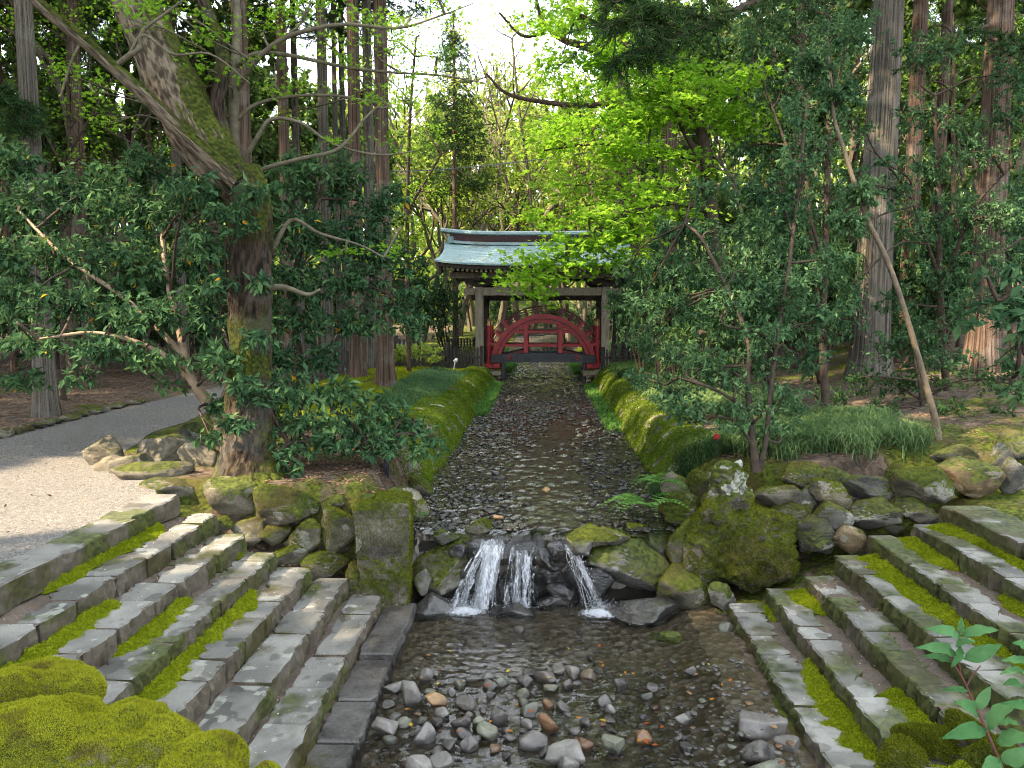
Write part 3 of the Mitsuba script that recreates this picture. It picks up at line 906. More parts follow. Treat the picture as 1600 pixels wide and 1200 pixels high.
p = A(702, 575, 24.2); q = A(754, 575, 24.4)
fence('dark picket fence against the left front pillar of the gate', p[:2], q[:2], .78, 10, (.02, .98), 1.12)
p = A(700, 560, 28.3); q = A(742, 560, 28.2)
fence('black picket fence behind the left gate pillar', p[:2], q[:2], .82, 9, (0, 1), 1.25)
p = A(622, 575, 21.5); q = A(664, 575, 22.6)
fence('grey weathered fence with a leaning post left of the moss lawn', p[:2], q[:2], .95, 7, (0, .62, 1), 1.35)
p = A(664, 575, 22.8); q = A(702, 575, 24.0)
fence('low grey fence half hidden by a twiggy shrub behind the moss lawn', p[:2], q[:2], .72, 7, (1,), 1.3)
p = A(949, 575, 26.6); q = A(1003, 575, 27.4)
fence('black picket fence right of the gate', p[:2], q[:2], .85, 10, (0, 1), 1.33)
p = A(944, 575, 23.8); q = A(990, 575, 24.6)
fence('low dark railing right of the gate behind the tufted grass', p[:2], q[:2], .7, 5, (0, 1), 1.2)
p = A(482, 560, 18.6); q = A(562, 560, 17.6)
fence('dark board fence between the cedar trunks behind the camellia', p[:2], q[:2], .85, 11, (0, .5, 1), 1.3)
# ---------------------------------------------------------------- boulders: (px, py, width, height) in the photograph, distance along the stream
def boulder(px, py, w, h, D, mat, label, seed, deep=.85, name='boulder', cat='boulder', sub=3, group=None, moss=0, rough=.09, planes=13, top=None, rz=None):
    c = A(px, py, D)
    s = D / FOCAL * 1.0
    size = (w * s * 1.06, w * s * deep, h * s * 1.10)
    if sub == 3 and w > 55: sub = 4
    v, f = rock_mesh(seed, size, sub, planes, rough, 20, top)
    rng = np.random.default_rng(seed)
    v = xf(v, 0.0 if rz is None else rz, c)
    key = put(name, (v, f), mat, 50 if sub > 2 else True, label=label, cat=cat, group=group)
    if moss:
        fv, ff, fu = fuzz((v, f), int(moss * 2.6), .017, .0036, seed, (0, 0, .4), .7,
                          lambda p, n: (n[:, 2] * .35 + 1.1 * meshkit.fbm(p * 3.2, 3, seed) > .46))
        MB().add(fv, ff, fu).put(f'{key}__moss', 'mat_moss_blade', kind='stuff')
    return key


TAN, GREY, MOS, WET, ORA = 'mat_rock_tan', 'mat_rock_grey', 'mat_rock_mossy', 'mat_rock_wet', 'mat_rock_orange'
B = [
    # left bank, by the path
    (168, 711, 70, 60, 9.1, TAN, 'sunlit yellowish boulder at the gravel edge, leftmost and rearmost of the left group', 101, 900),
    (178, 732, 84, 43, 8.8, TAN, 'low sunlit rock in front of the leftmost boulder by the gravel path', 102, 0),
    (206, 733, 63, 49, 8.65, TAN, 'rounded pale rock at the gravel edge between the low sunlit rock and the flat slab', 103, 0),
    (253, 709, 79, 54, 9.1, TAN, 'rounded boulder with leaf shadows on its face, second left of the camellia trunk', 104, 0),
    (243, 743, 121, 43, 8.35, TAN, 'flat wedge of olive rock lying on the gravel edge behind the top step', 105, 0),
    (317, 718, 81, 58, 8.9, TAN, 'blocky brown boulder left of the camellia trunk foot', 106, 0),
    (312, 681, 63, 47, 10.2, GREY, 'dark boulder in the shade behind the camellia trunk', 107, 0),
    (272, 774, 121, 63, 7.95, TAN, 'broad low olive rock at the upper end of the top left step', 108, 0),
    (362, 781, 78, 66, 7.85, TAN, 'large smooth olive boulder above the end of the left steps', 109, 0),
    (445, 788, 108, 68, 7.85, MOS, 'wide boulder with pale lichen and a mossy crown above the left steps', 110, 1500),
    (388, 832, 52, 42, 7.62, TAN, 'small tan rock with a mossy top wedged under the smooth olive boulder', 111, 300),
    (432, 834, 44, 38, 7.64, MOS, 'mossy stone between the small tan rock and the middle of the left wall', 112, 500),
    (474, 836, 60, 52, 7.66, MOS, 'green mossy stone in the middle of the left bank wall', 113, 1200),
    (531, 828, 66, 74, 7.66, MOS, 'big mossy stone leaning on the tall mossy pillar stone', 114, 2200),
    (508, 884, 68, 48, 7.58, MOS, 'dark mossy block at the foot of the left wall above the steps', 115, 1600),
    (446, 868, 74, 42, 7.56, MOS, 'low moss covered rubble stone at the head of the fourth left step', 116, 1100),
    (563, 908, 60, 58, 7.56, MOS, 'mossy stone with a white scar beside the foot of the tall pillar stone', 117, 1300),
    (346, 822, 48, 34, 7.55, MOS, 'moss cushion stone at the head of the second left step', 118, 900),
    (630, 782, 56, 36, 8.5, TAN, 'brown rock behind the top of the tall pillar stone', 119, 300),
    (650, 806, 40, 44, 8.4, MOS, 'dark mossy rock at the stream edge behind the pillar stone', 120, 500),
    (655, 760, 44, 36, 9.6, MOS, 'shaded rock on the left stream edge under the camellia leaves', 121, 400),
    # the falls
    (695, 884, 104, 92, 7.95, MOS, 'large dark boulder with a mossy shoulder left of the waterfall', 131, 1500),
    (681, 953, 72, 48, 7.55, WET, 'wet black rock at the water left below the waterfall', 132, 0),
    (660, 908, 26, 40, 7.62, GREY, 'small upright blue grey stone beside the pillar stone', 133, 0),
    (747, 828, 56, 40, 8.0, MOS, 'moss topped stone standing in the stream above the falls', 134, 900),
    (981, 882, 126, 80, 7.95, GREY, 'largest grey boulder right of the waterfall', 135, 300),
    (924, 837, 80, 32, 7.97, MOS, 'flat moss covered rock right above the lip of the falls', 136, 1400),
    (907, 857, 36, 28, 7.75, GREY, 'small lichen grey stone at the right end of the lip', 137, 0),
    (1004, 957, 116, 50, 7.5, WET, 'long wet black rock at the water right below the waterfall', 138, 0),
    (1068, 920, 90, 72, 7.72, MOS, 'mossy rock between the right falls and the steps', 139, 1200),
    (1128, 933, 46, 46, 7.6, GREY, 'pale lichen spotted stone at the head of the lowest right step', 140, 0),
    (1029, 849, 48, 34, 8.05, GREY, 'small grey rock behind the largest boulder by the falls', 141, 100),
    (800, 956, 72, 28, 7.62, WET, 'low wet rock in the middle below the falls', 142, 0),
    (770, 915, 60, 90, 7.93, WET, 'dark wet rock behind the left curtain of water', 143, 0),
    (843, 905, 92, 84, 8.02, WET, 'dark wet rock in the middle between the two falls', 144, 0),
    (905, 908, 52, 84, 7.95, WET, 'dark wet rock under the right fall', 145, 0),
    (850, 872, 70, 36, 7.87, WET, 'wet stone at the lip between the two falls', 146, 0),
    (800, 866, 64, 30, 7.9, WET, 'wet lip stone under the left curtain of water', 147, 0),
    (742, 858, 40, 30, 7.86, WET, 'small wet stone at the left end of the lip', 191, 0),
    (822, 862, 44, 26, 7.84, WET, 'wet stone in the lip left of the middle', 192, 0),
    (872, 866, 34, 40, 7.84, WET, 'pointed wet stone in the lip beside the right fall', 193, 0),
    (735, 905, 56, 80, 7.88, WET, 'tall wet rock at the outer left of the falling water', 194, 0),
    (812, 925, 70, 60, 7.80, WET, 'black rock behind the thin middle threads of water', 195, 0),
    (878, 935, 48, 50, 7.78, WET, 'black rock at the foot of the right fall', 196, 0),
    (935, 915, 50, 60, 7.86, WET, 'wet rock between the right fall and the largest boulder', 197, 0),
    (850, 945, 60, 30, 7.76, WET, 'low black rock in the middle at the foot of the falls', 198, 0),
    (700, 838, 44, 24, 7.95, GREY, 'low grey stone at the stream edge left of the lip', 201, 100),
    (716, 862, 30, 24, 7.8, WET, 'small wet stone against the left shoulder boulder', 202, 0),
    (886, 848, 30, 20, 7.85, WET, 'small wet stone above the right fall', 203, 0),
    (960, 838, 46, 26, 7.95, GREY, 'flat grey stone behind the moss covered lip rock', 204, 200),
    (1000, 832, 40, 26, 8.1, MOS, 'mossy stone at the right stream edge above the largest boulder', 205, 300),
    (780, 846, 34, 14, 7.9, WET, 'flat wet stone just under the water at the lip', 206, 0),
    (1041, 1010, 52, 42, 7.0, GREY, 'round stone standing alone in the pool on the right', 148, 0),
    # right bank
    (1063, 852, 46, 84, 7.95, MOS, 'slim mossy boulder left of the tallest boulder', 153, 1600),
    (1088, 876, 44, 70, 7.85, MOS, 'mossy stone at the left foot of the tallest boulder', 154, 1500),
    (1100, 763, 48, 56, 8.5, MOS, 'square mossy block behind the tallest boulder', 155, 800),
    (1060, 760, 54, 46, 8.7, TAN, 'brown split rock at the right stream edge beside the ferns', 156, 200),
    (1064, 798, 54, 60, 8.3, MOS, 'mossy rock under the brown split rock on the right stream edge', 157, 1300),
    (1253, 742, 68, 36, 8.5, MOS, 'mossy boulder at the left end of the upper right rock row', 158, 700),
    (1257, 782, 46, 56, 8.25, GREY, 'dark upright rock under the upper right rock row', 159, 0),
    (1298, 775, 60, 48, 8.15, MOS, 'dark round mossy boulder in the middle of the right rock wall', 160, 1300),
    (1351, 763, 70, 44, 8.25, GREY, 'fractured light grey boulder in the middle of the right rock wall', 161, 0),
    (1308, 745, 50, 30, 8.6, GREY, 'grey rock behind the dark round mossy boulder', 162, 100),
    (1400, 746, 48, 40, 8.4, MOS, 'small mossy rock behind the fractured light grey boulder', 163, 500),
    (1440, 757, 88, 50, 7.95, MOS, 'wide mossy boulder above the head of the top right step', 164, 1500),
    (1488, 717, 66, 46, 8.55, GREY, 'grey rock behind the tan layered boulder', 165, 0),
    (1515, 746, 84, 56, 8.1, ORA, 'tan layered boulder in the right rock row', 166, 200),
    (1556, 717, 54, 48, 8.5, GREY, 'dark smooth boulder second from the right in the rock row', 167, 0),
    (1582, 743, 52, 56, 8.15, GREY, 'smooth grey boulder at the right edge of the picture', 168, 0),
    (1587, 698, 44, 50, 8.8, GREY, 'lichen rock highest at the right edge of the picture', 169, 0),
    (1297, 804, 54, 42, 8.0, GREY, 'stone with a white lichen patch in the right rock wall', 170, 400),
    (1366, 804, 84, 54, 7.95, GREY, 'large grey boulder behind the orange rock', 171, 300),
    (1432, 797, 56, 38, 7.85, GREY, 'flat grey stone beside the end of the top right step', 172, 0),
    (1274, 832, 64, 52, 7.95, GREY, 'dark pitted rock left of the orange rock', 173, 200),
    (1326, 841, 50, 42, 7.85, ORA, 'orange brown rock at the head of the fourth right step', 174, 0),
    (1234, 806, 56, 40, 8.15, MOS, 'mossy stone behind the dark pitted rock', 175, 700),
    (1210, 775, 70, 40, 8.3, MOS, 'low rock in shade right behind the tallest boulder', 176, 500),
    (1410, 817, 50, 40, 7.95, MOS, 'small mossy stone between the flat grey stone and the orange rock', 177, 700),
]
for (px, py, w, h, D, mat, lab, seed, moss) in B:
    extra = {}
    if seed == 151: extra = dict(sub=4, planes=9, deep=.8, rough=.09)
    elif seed in (109, 106, 168, 167): extra = dict(planes=9)
    elif seed in (144, 143, 145, 146, 147, 202, 203, 206, 191, 192, 193, 194, 195, 196, 197, 198): extra = dict(deep=.5)
    elif seed in (108, 105): extra = dict(deep=.6, planes=9)
    elif seed == 152: extra = dict(sub=4, deep=.8, rough=.09)
    boulder(px, py, w, h, D, mat, lab, seed, moss=moss, **extra)

# white lichen peak and patches are lumps of crust on the stone
# the tall mossy pillar stone
def pillar_stone():
    m = trimesh.creation.box(extents=(.52, .5, 1.18))
    for _ in range(4): m = m.subdivide()
    v = np.array(m.vertices)
    r = np.linalg.norm(v / [.26, .25, .59], axis=1, keepdims=True)
    v = v * (1 - .10 * np.clip(r - 1.05, 0, 1))
    v[:, 0] += .05 * (v[:, 2] / .6) * -1 * (v[:, 0] < 0) + .02 * v[:, 2]
    v[:, 2] += -.06 * (v[:, 0] < -.1) * (v[:, 2] > .4) + .03 * v[:, 0] * (v[:, 2] > .3)
    n = unit(v / [.26, .25, .59])
    v = v + n * (.07 * (meshkit.fbm(v * 4, 4, 3) - .5) + .02 * (meshkit.noise(v * 16, 4) - .5))[:, None]
    c = A(602, 862, 7.62)
    return xf(v, .12, c), np.array(m.faces)


pv = pillar_stone()
key = put('boulder', pv, MOS, 60, label='tall upright mossy pillar stone beside the pool on the left', cat='boulder')
fv, ff, fu = fuzz(pv, 30000, .022, .0036, 77, (0, 0, -.2), .6, lambda p, n: (meshkit.fbm(p * 3.0, 3, 9) + .35 * n[:, 2] + .25 * n[:, 0] + .25 * (p[:, 2] - .6) > .38))
MB().add(fv, ff, fu).put(f'{key}__moss', 'mat_moss_blade', kind='stuff')

# earth bank behind the left wall stones, and rubble behind the right ones
mb = MB()
rng = np.random.default_rng(9)
for k in range(60):
    px, py = rng.uniform(400, 640), rng.uniform(770, 900)
    if px > 560 and py > 800: continue
    c = A(px, py, 7.78 + rng.uniform(0, .15)); w = rng.uniform(.14, .3)
    v, f = rock_mesh(int(rng.integers(1e9)), (w, w * .7, w * .7), 2, 10, .06)
    mb.add(v + c, f)
mb.put('rubble', MOS, True, label='mossy rubble packed behind the stones of the left bank wall', cat='rubble', kind='stuff')
mb = MB()
for k in range(110):
    px = rng.uniform(1040, 1480); py = rng.uniform(750, 880 - (px - 1200) * .18 if px > 1200 else 890)
    c = A(px, py, 8.15 + (880 - py) * .006 + rng.uniform(0, .2)); w = rng.uniform(.14, .34)
    v, f = rock_mesh(int(rng.integers(1e9)), (w, w * .7, w * .7), 2, 10, .06)
    mb.add(v + c, f)
mb.put('rubble', MOS, True, label='mossy rubble packed between the boulders of the right bank', cat='rubble', kind='stuff')

# stones edging the far side of the gravel path
ed = np.random.default_rng(21)
for k in range(22):
    px = -10 + k * 11 + ed.uniform(-3, 3)
    py = np.interp(px, [0, 100, 200, 260], [682, 657, 632, 622])
    g = G(px, py, 1.2)
    w, h = ed.uniform(.16, .36), ed.uniform(.08, .16)
    v, f = rock_mesh(300 + k, (w, w * .7, h), 2, 10, .05)
    put('edging_stone', (v + g + [0, 0, .02], f), TAN if k % 3 else GREY, True, label='low stone edging the far side of the gravel path', cat='stone', group='edging stones along the far side of the path')

# ---------------------------------------------------------------- moss mounds, lower left foreground
def mound(bl, label, seed, n, key0='mossy_boulder', mat='mat_rock_mossy', bm='mat_moss_gold', amp=(.085, .038), ln=.011, lw=.0028, mask=None):
    """bl: lumps (px, py, w, h, D); one lumpy cushion."""
    from manifold3d import Manifold
    body = None
    for (px, py, w, h, D, dep) in bl:
        c = A(px, py, D); s = D / FOCAL
        m = Manifold.sphere(1.0, 40).scale((w * s / 2, dep / 2, h * s / 2)).translate(tuple(c))
        body = m if body is None else body + m
    body = body.refine_to_length(.035)
    mm = body.to_mesh()
    t = trimesh.Trimesh(mm.vert_properties[:, :3], mm.tri_verts, process=True)
    trimesh.smoothing.filter_taubin(t, iterations=14)
    v = np.array(t.vertices); nrm = np.array(t.vertex_normals)
    v = v + nrm * (amp[0] * (meshkit.fbm(v * 5, 3, seed) - .5) + amp[1] * (meshkit.fbm(v * 20, 2, seed) - .5))[:, None]
    f = np.array(t.faces)
    key = put(key0, (v, f), mat, True, label=label, cat='boulder')
    fv, ff, fu = fuzz((v, f), int(n * 1.5), ln, lw, seed, (0, 0, .35), .65, mask or (lambda p, nn: nn[:, 2] > -.25))
    MB().add(fv, ff, fu).put(f'{key}__moss', bm, kind='stuff')
    return key


mound([(55, 1098, 200, 120, 3.75, .6), (0, 1110, 160, 120, 3.6, .5), (110, 1090, 90, 80, 3.8, .4)], 'rounded yellow green moss cushion at the left edge below the steps', 5, 60000)
mound([(120, 1210, 340, 190, 3.25, .7), (312, 1212, 150, 130, 3.2, .45), (30, 1190, 240, 180, 3.15, .6), (200, 1150, 130, 110, 3.4, .4), (255, 1180, 130, 110, 3.3, .4), (90, 1150, 150, 100, 3.3, .5)],
      'broad yellow green moss covered boulder filling the lower left corner', 6, 150000)
mound([(412, 1226, 56, 60, 3.25, .2)], 'small moss tuft stone at the bottom edge beside the moss covered boulder with yellow tips', 7, 8000)

mound([(1128, 835, 100, 160, 8.0, .55), (1132, 772, 62, 90, 8.0, .4), (1105, 865, 80, 110, 7.9, .45), (1165, 870, 110, 110, 7.85, .5), (1190, 845, 96, 110, 8.0, .5), (1150, 815, 60, 110, 8.0, .4), (1210, 880, 66, 66, 7.85, .4)],
      'tallest mossy boulder with a lichen white peak on the right bank', 151, 60000, 'boulder', 'mat_rock_peak', 'mat_moss_blade', (.30, .10), .018, .0036,
      lambda p, n: (meshkit.fbm(p * 4.2, 4, 3) + .2 * n[:, 2] - .25 * (p[:, 2] > 1.12) > .42))

# rocks in the lower right corner
boulder(1412, 1190, 70, 50, 3.6, GREY, 'pale lichen rock with a mossy top at the bottom edge below the right steps', 181, moss=2500, sub=4)
boulder(1450, 1172, 90, 62, 3.7, MOS, 'green mossy rock at the bottom edge left of the young plant', 182, moss=6500, sub=4)
boulder(1515, 1150, 96, 66, 3.8, MOS, 'mossy stone behind the stem of the young plant', 183, moss=3500, sub=4)
boulder(1560, 1195, 110, 70, 3.4, MOS, 'mossy rock at the lower right corner under the young plant', 184, moss=3500, sub=4)
boulder(1590, 1122, 50, 70, 3.7, GREY, 'pale rock at the right edge behind the young plant', 185, sub=3)

# ---------------------------------------------------------------- stones in the pool and the stream
PG = {'a': ('stone lying in the foreground shallows below the pool', 'loose stones in the foreground shallows'),
      'b': ('small dark stone in the shallow stream between the mossy walls', 'stones strewn over the upper stream bed')}
# the ones that stand out: (px, py, w, h, tone, hue, label)
SP = [
    (643, 1082, 38, 44, .75, .5, 'grey block of stone at the left edge of the foreground shallows'), (682, 1090, 38, 30, .85, .95, 'yellowish tan stone left in the foreground shallows'),
    (667, 1054, 24, 32, .55, .4, 'upright oval grey stone at the upper left of the shallows'), (614, 1070, 34, 18, .7, .4, 'flat pale oval stone against the left kerb'),
    (600, 1133, 46, 32, .85, .4, 'pale split stone nearest the left kerb'), (663, 1142, 38, 36, .8, .4, 'rounded pale grey stone in the lower left of the shallows'),
    (820, 1062, 28, 22, .2, .5, 'dark round stone at the upper middle of the shallows'), (852, 1054, 38, 22, .3, .4, 'wide low dark stone beside the dark round stone'),
    (784, 1062, 24, 18, .3, .1, 'small greenish dark stone left of the dark round stone'), (728, 1098, 36, 28, .2, .5, 'dark wet stone right of the tan stone'),
    (761, 1140, 36, 32, .75, .1, 'greenish grey stone in the middle of the shallows'), (733, 1158, 32, 26, .5, .5, 'brownish stone left of the greenish grey stone'),
    (832, 1152, 50, 24, .5, .5, 'long reddish grey stone in the lower middle of the shallows'), (857, 1126, 36, 32, .3, .95, 'rusty red stone in the middle of the shallows'),
    (882, 1172, 66, 40, .95, .5, 'large pale stone at the bottom of the shallows'), (958, 1160, 40, 34, .6, .1, 'green grey block at the bottom right of the shallows'),
    (1005, 1150, 30, 28, .35, .95, 'dull red stone right of the green grey block'), (917, 1162, 26, 22, .2, .92, 'small dark red stone left of the green grey block'),
    (888, 1190, 36, 34, .7, .4, 'smooth grey stone in front of the large pale stone'), (657, 1190, 50, 34, .8, .6, 'angular brownish stone at the bottom left of the shallows'),
    (690, 1188, 42, 38, .6, .4, 'grey stone beside the angular brownish stone at the bottom'), (780, 1116, 30, 28, .3, .4, 'dark angular stone in the middle of the shallows'),
    (827, 1106, 32, 24, .35, .1, 'flat topped dark stone above the rusty red stone'), (720, 1125, 34, 24, .25, .5, 'round dark stone left of the middle of the shallows'),
    (1190, 1130, 82, 44, .7, .4, 'large flat stone at the right water edge'), (1188, 1172, 62, 42, .35, .4, 'dark veined flat stone in front of the large flat stone'),
    (1232, 1164, 46, 30, .6, .4, 'grey stone right of the dark veined flat stone'), (1200, 1200, 62, 28, .7, .12, 'pale flat stone at the bottom edge on the right'),
    (1135, 980, 26, 22, .3, .1, 'small stone at the foot of the lowest right step'), (1148, 1026, 30, 10, .3, .4, 'low stone just above the water at the right of the pool'),
    (1079, 1046, 22, 16, .4, .4, 'small pointed stone in the right of the pool'), (945, 1092, 24, 20, .3, .6, 'brown pointed stone right of the middle of the shallows'),
    (970, 1066, 22, 24, .2, .5, 'dark upright stone at the upper right of the shallows'), (812, 982, 20, 10, .2, .4, 'little dark stone breaking the pool surface'),
]
taken = []
def uvput(name, v, f, tone, hue, smooth, **k):
    return put(name, (v, f), 'mat_pebble', smooth, uv=np.broadcast_to([tone, hue], (len(v), 2)), **k)


for k, (px, py, w, h, tone, hue, lab) in enumerate(SP):
    g = G(px, py + h * .35, .01)
    s = g[1] / FOCAL
    v, f = rock_mesh(700 + k, (w * s, w * s * .8, h * s * 1.05), 3, 12, .04)
    taken.append((g[0], g[1], w * s * .5))
    uvput('pebble', v + [g[0], g[1], h * s * .26], f, tone, hue, True, label=lab, cat='stone')
rng = np.random.default_rng(33)
n = 0
while n < 66:
    x, y = rng.uniform(-1.2, 1.15), rng.uniform(4.95, 6.45)
    if y > 6.25 - .25 * abs(x) or (x > .5 and rng.random() < .55): continue
    w = rng.uniform(.06, .155)
    if any(math.hypot(x - a, y - b) < (w * .5 + c) * .82 for a, b, c in taken): continue
    taken.append((x, y, w * .5))
    v, f = rock_mesh(int(rng.integers(1e9)), (w, w * rng.uniform(.65, .95), w * rng.uniform(.4, .75)), 2, 11, .04)
    v = xf(v, rng.uniform(0, 6), (x, y, w * .14))
    uvput('pebble', v, f, rng.beta(1.4, 2.2), rng.random(), True, label=PG['a'][0], cat='stone', group=PG['a'][1])
    n += 1


def bar_density(x, y):
    """Where stones break the surface: bars on the left, a water thread in the middle right."""
    m = meshkit.fbm(np.stack([x * .9, y * .45, x * 0], -1), 3, 14)
    thread = np.exp(-((x - (.25 + .35 * np.sin(y * .42))) / .42) ** 2)
    return m + .25 * sst(.3, -1.0, x) + .18 * sst(11, 17, y) - .42 * thread * sst(26, 12, y) - .10 * sst(9.2, 8.2, y)


n = 0
up = []
while n < 170:
    x, y = rng.uniform(-1.45, 1.45), 7.98 + 6.5 * rng.random() ** 1.5
    if rng.random() > 1.3 * (bar_density(x, y) - .33): continue
    w = rng.uniform(.06, .17) * (1 if rng.random() < .85 else 1.3)
    if any(math.hypot(x - a, y - b) < (w * .5 + c) * .8 for a, b, c in up): continue
    up.append((x, y, w * .5))
    v, f = rock_mesh(int(rng.integers(1e9)), (w, w * rng.uniform(.6, .9), w * rng.uniform(.22, .42)), 2, 11, .06)
    v = xf(v, rng.uniform(0, 6), (x, y, WATER - .012 + w * .06))
    uvput('pebble', v, f, .45 * rng.beta(1.3, 2.8), rng.random() * .84, True, label=PG['b'][0], cat='stone', group=PG['b'][1])
    n += 1
g = G(853, 768, .74)
v, f = rock_mesh(881, (.12, .10, .08), 2, 10, .04)
uvput('pebble', v + g + [0, 0, .02], f, .9, .97, True, label='rust orange stone in the middle of the upper stream', cat='stone')
g = G(779, 811, .74)
v, f = rock_mesh(882, (.12, .10, .06), 2, 10, .04)
uvput('pebble', v + g + [0, 0, .02], f, .6, .97, True, label='brown orange stone beside the moss topped stone above the falls', cat='stone')

# the countless rest of the stony bed
mb = MB()
d0, f0 = ico(1)
n = 0
protos = [rock_mesh(900 + k, (1, .75, .36), 1, 9, .07)[0] for k in range(24)]
while n < 6000:
    m = 4000
    x = rng.uniform(-1.52, 1.52, m); y = 7.95 + 28 * rng.random(m) ** 1.35
    ok = rng.random(m) < 1.7 * (bar_density(x, y) - .30)
    for a, b in zip(x[ok], y[ok]):
        w = (.03 + .10 * rng.random() ** 2) * (1 + .25 * (b > 14))
        p = protos[rng.integers(24)] * w
        wl = WATER + .012 * max(b - 20, 0)
        mb.add(xf(p, rng.uniform(0, 6), (a + .012 * max(b - 30, 0) ** 2, b, wl - .014 + rng.uniform(-.02, .03))), f0, (.40 * rng.beta(1.2, 3), rng.random() * .84))
        n += 1
mb.put('stream_gravel', 'mat_pebble', True, label='countless small dark stones covering the bed of the upper stream', cat='stones', kind='stuff')
mb = MB()
for k in range(1500):
    x, y = rng.uniform(-1.25, 1.7), rng.uniform(4.2, 7.4)
    if y > 6.3 and rng.random() < .75: continue
    w = rng.uniform(.02, .07)
    z = (-.06 if x < .9 else .02 + .1 * sst(1.0, 1.7, x)) if y < 6.4 else -.12
    mb.add(xf(protos[rng.integers(24)] * w, rng.uniform(0, 6), (x, y, z + rng.uniform(-.02, .03))), f0, (.8 * rng.beta(1.2, 2.4), rng.random()))
mb.put('pool_gravel', 'mat_pebble', True, label='small gravel on the bottom of the shallows and the right water edge', cat='stones', kind='stuff')

# ---------------------------------------------------------------- falling water
def strands(n, x0, x1, drift, zs, ys, seed, key, label, reach=(.10, .28), rad=(.0015, .0055)):
    rng = np.random.default_rng(seed)
    threads = rng.random(max(5, n // 6))
    mb = MB()
    for k in range(n):
        u = np.clip(threads[rng.integers(len(threads))] + rng.normal() * .035, 0, 1)
        x = x0 + (x1 - x0) * u
        zt = zs + rng.normal() * .015
        r = rng.uniform(*reach)
        t = np.linspace(0, 1, 11)
        px = x + drift(u) * t + rng.normal() * .016 * np.sin(t * 6 + rng.random() * 6) + .03 * (meshkit.noise(np.stack([t * 5, t * 0 + k * 3.1, t * 0], 1), 8) - .5) * t
        py = ys + .10 * (1 - t) ** 3 - r * t ** .8
        hit = rng.uniform(.0, .25) if rng.random() < .3 else 0
        pz = zt + .012 - (zt - hit * .3) * t ** 1.55
        q = np.stack([px, py, pz], 1)
        rr = rng.uniform(*rad) * (.5 + 1.0 * meshkit.noise(np.stack([t * 8, t * 0 + k, t * 0], 1), 4)) * (1.25 - .5 * t)
        v, f, uv = tube(q, rr, 5)
        mb.add(v, f, np.stack([np.full(len(v), k * .37), uv[:, 1]], 1))
    # broken drops along the curtain
    for k in range(n * 3):
        u, t = rng.random(), rng.random() ** .6
        c = np.array([x0 + (x1 - x0) * u + drift(u) * t + rng.normal() * .02, ys - rng.uniform(*reach) * t ** .8 - .01, zs * (1 - t ** 1.55)])
        mb.add(d0 * rng.uniform(.002, .006) * [1, 1, 2.2] + c, f0)
    mb.put(key + '__falling_water', 'mat_fall', True)
    return key


def curtain(key, x0, x1, drift, zs, ys, reach, seed, hole=.40):
    """A torn falling sheet: (u across, t down), with gaps that open on the way."""
    nu, nt = 64, 44
    U, Tt = np.meshgrid(np.linspace(0, 1, nu), np.linspace(0, 1, nt), indexing='ij')
    q = np.stack([U * (x1 - x0) * 26 + seed, Tt * 2.2, U * 0], -1)
    nz = meshkit.fbm(q, 3, seed)
    fold = meshkit.fbm(np.stack([U * (x1 - x0) * 40, Tt * 3.5, U * 0 + seed], -1), 3, seed + 1) - .5
    X = x0 + (x1 - x0) * U + drift(U) * Tt ** 1.15 + .05 * fold * Tt
    ln = reach * (.75 + .7 * (meshkit.noise(np.stack([U * 5, U * 0, U * 0 + seed], -1), 4)))
    Y = ys + .10 * (1 - Tt) ** 3 - ln * Tt ** .8 + .05 * fold
    Z = zs + .012 - zs * Tt ** 1.5 + .03 * fold * (1 - Tt)
    v = np.stack([X, Y, Z], -1).reshape(-1, 3)
    i, j = np.meshgrid(np.arange(nu - 1), np.arange(nt - 1), indexing='ij')
    keep = (nz[:-1, :-1] > hole + .34 * np.abs(2 * U[:-1, :-1] - 1) ** 3 * Tt[:-1, :-1] ** .3 - .30 * np.exp(-Tt[:-1, :-1] * 5) + .06 * Tt[:-1, :-1]).ravel()
    f = np.stack([i * nt + j, i * nt + j + 1, (i + 1) * nt + j + 1, (i + 1) * nt + j], -1).reshape(-1, 4)[keep]
    uv = np.stack([U * (x1 - x0), Tt], -1).reshape(-1, 2)
    MB().add(v, f, uv).put(key + '__water_curtain', 'mat_fall', True)


wl = thing('waterfall', 'left waterfall spreading in white curtains over the dark rocks', 'waterfall')
dl = lambda u: -.30 * (1 - u) - .04
curtain(wl, -.64, -.42, dl, .62, LIP - .12, .18, 1, .34)
curtain(wl, -.62, -.40, dl, .60, LIP - .14, .22, 6, .44)
curtain(wl, -.58, -.46, dl, .62, LIP - .09, .10, 2, .44)
strands(22, -.62, -.42, dl, .60, LIP - .10, 1, wl, '', (.08, .26), (.001, .003))
dm = lambda u: -.02 + .10 * (u - .5)
curtain(wl, -.33, -.10, dm, .57, LIP - .12, .09, 3, .46)
strands(18, -.33, -.08, dm, .57, LIP - .10, 2, wl, '', (.06, .16), (.001, .0026))
wr = thing('waterfall', 'right waterfall pouring in one narrow slanting tongue', 'waterfall')
d3 = lambda u: .22 + .08 * u
curtain(wr, .20, .31, d3, .62, LIP - .10, .16, 4, .33)
curtain(wr, .21, .30, d3, .60, LIP - .07, .10, 5, .47)
strands(16, .19, .32, d3, .61, LIP - .08, 3, wr, '', (.10, .24), (.001, .003))


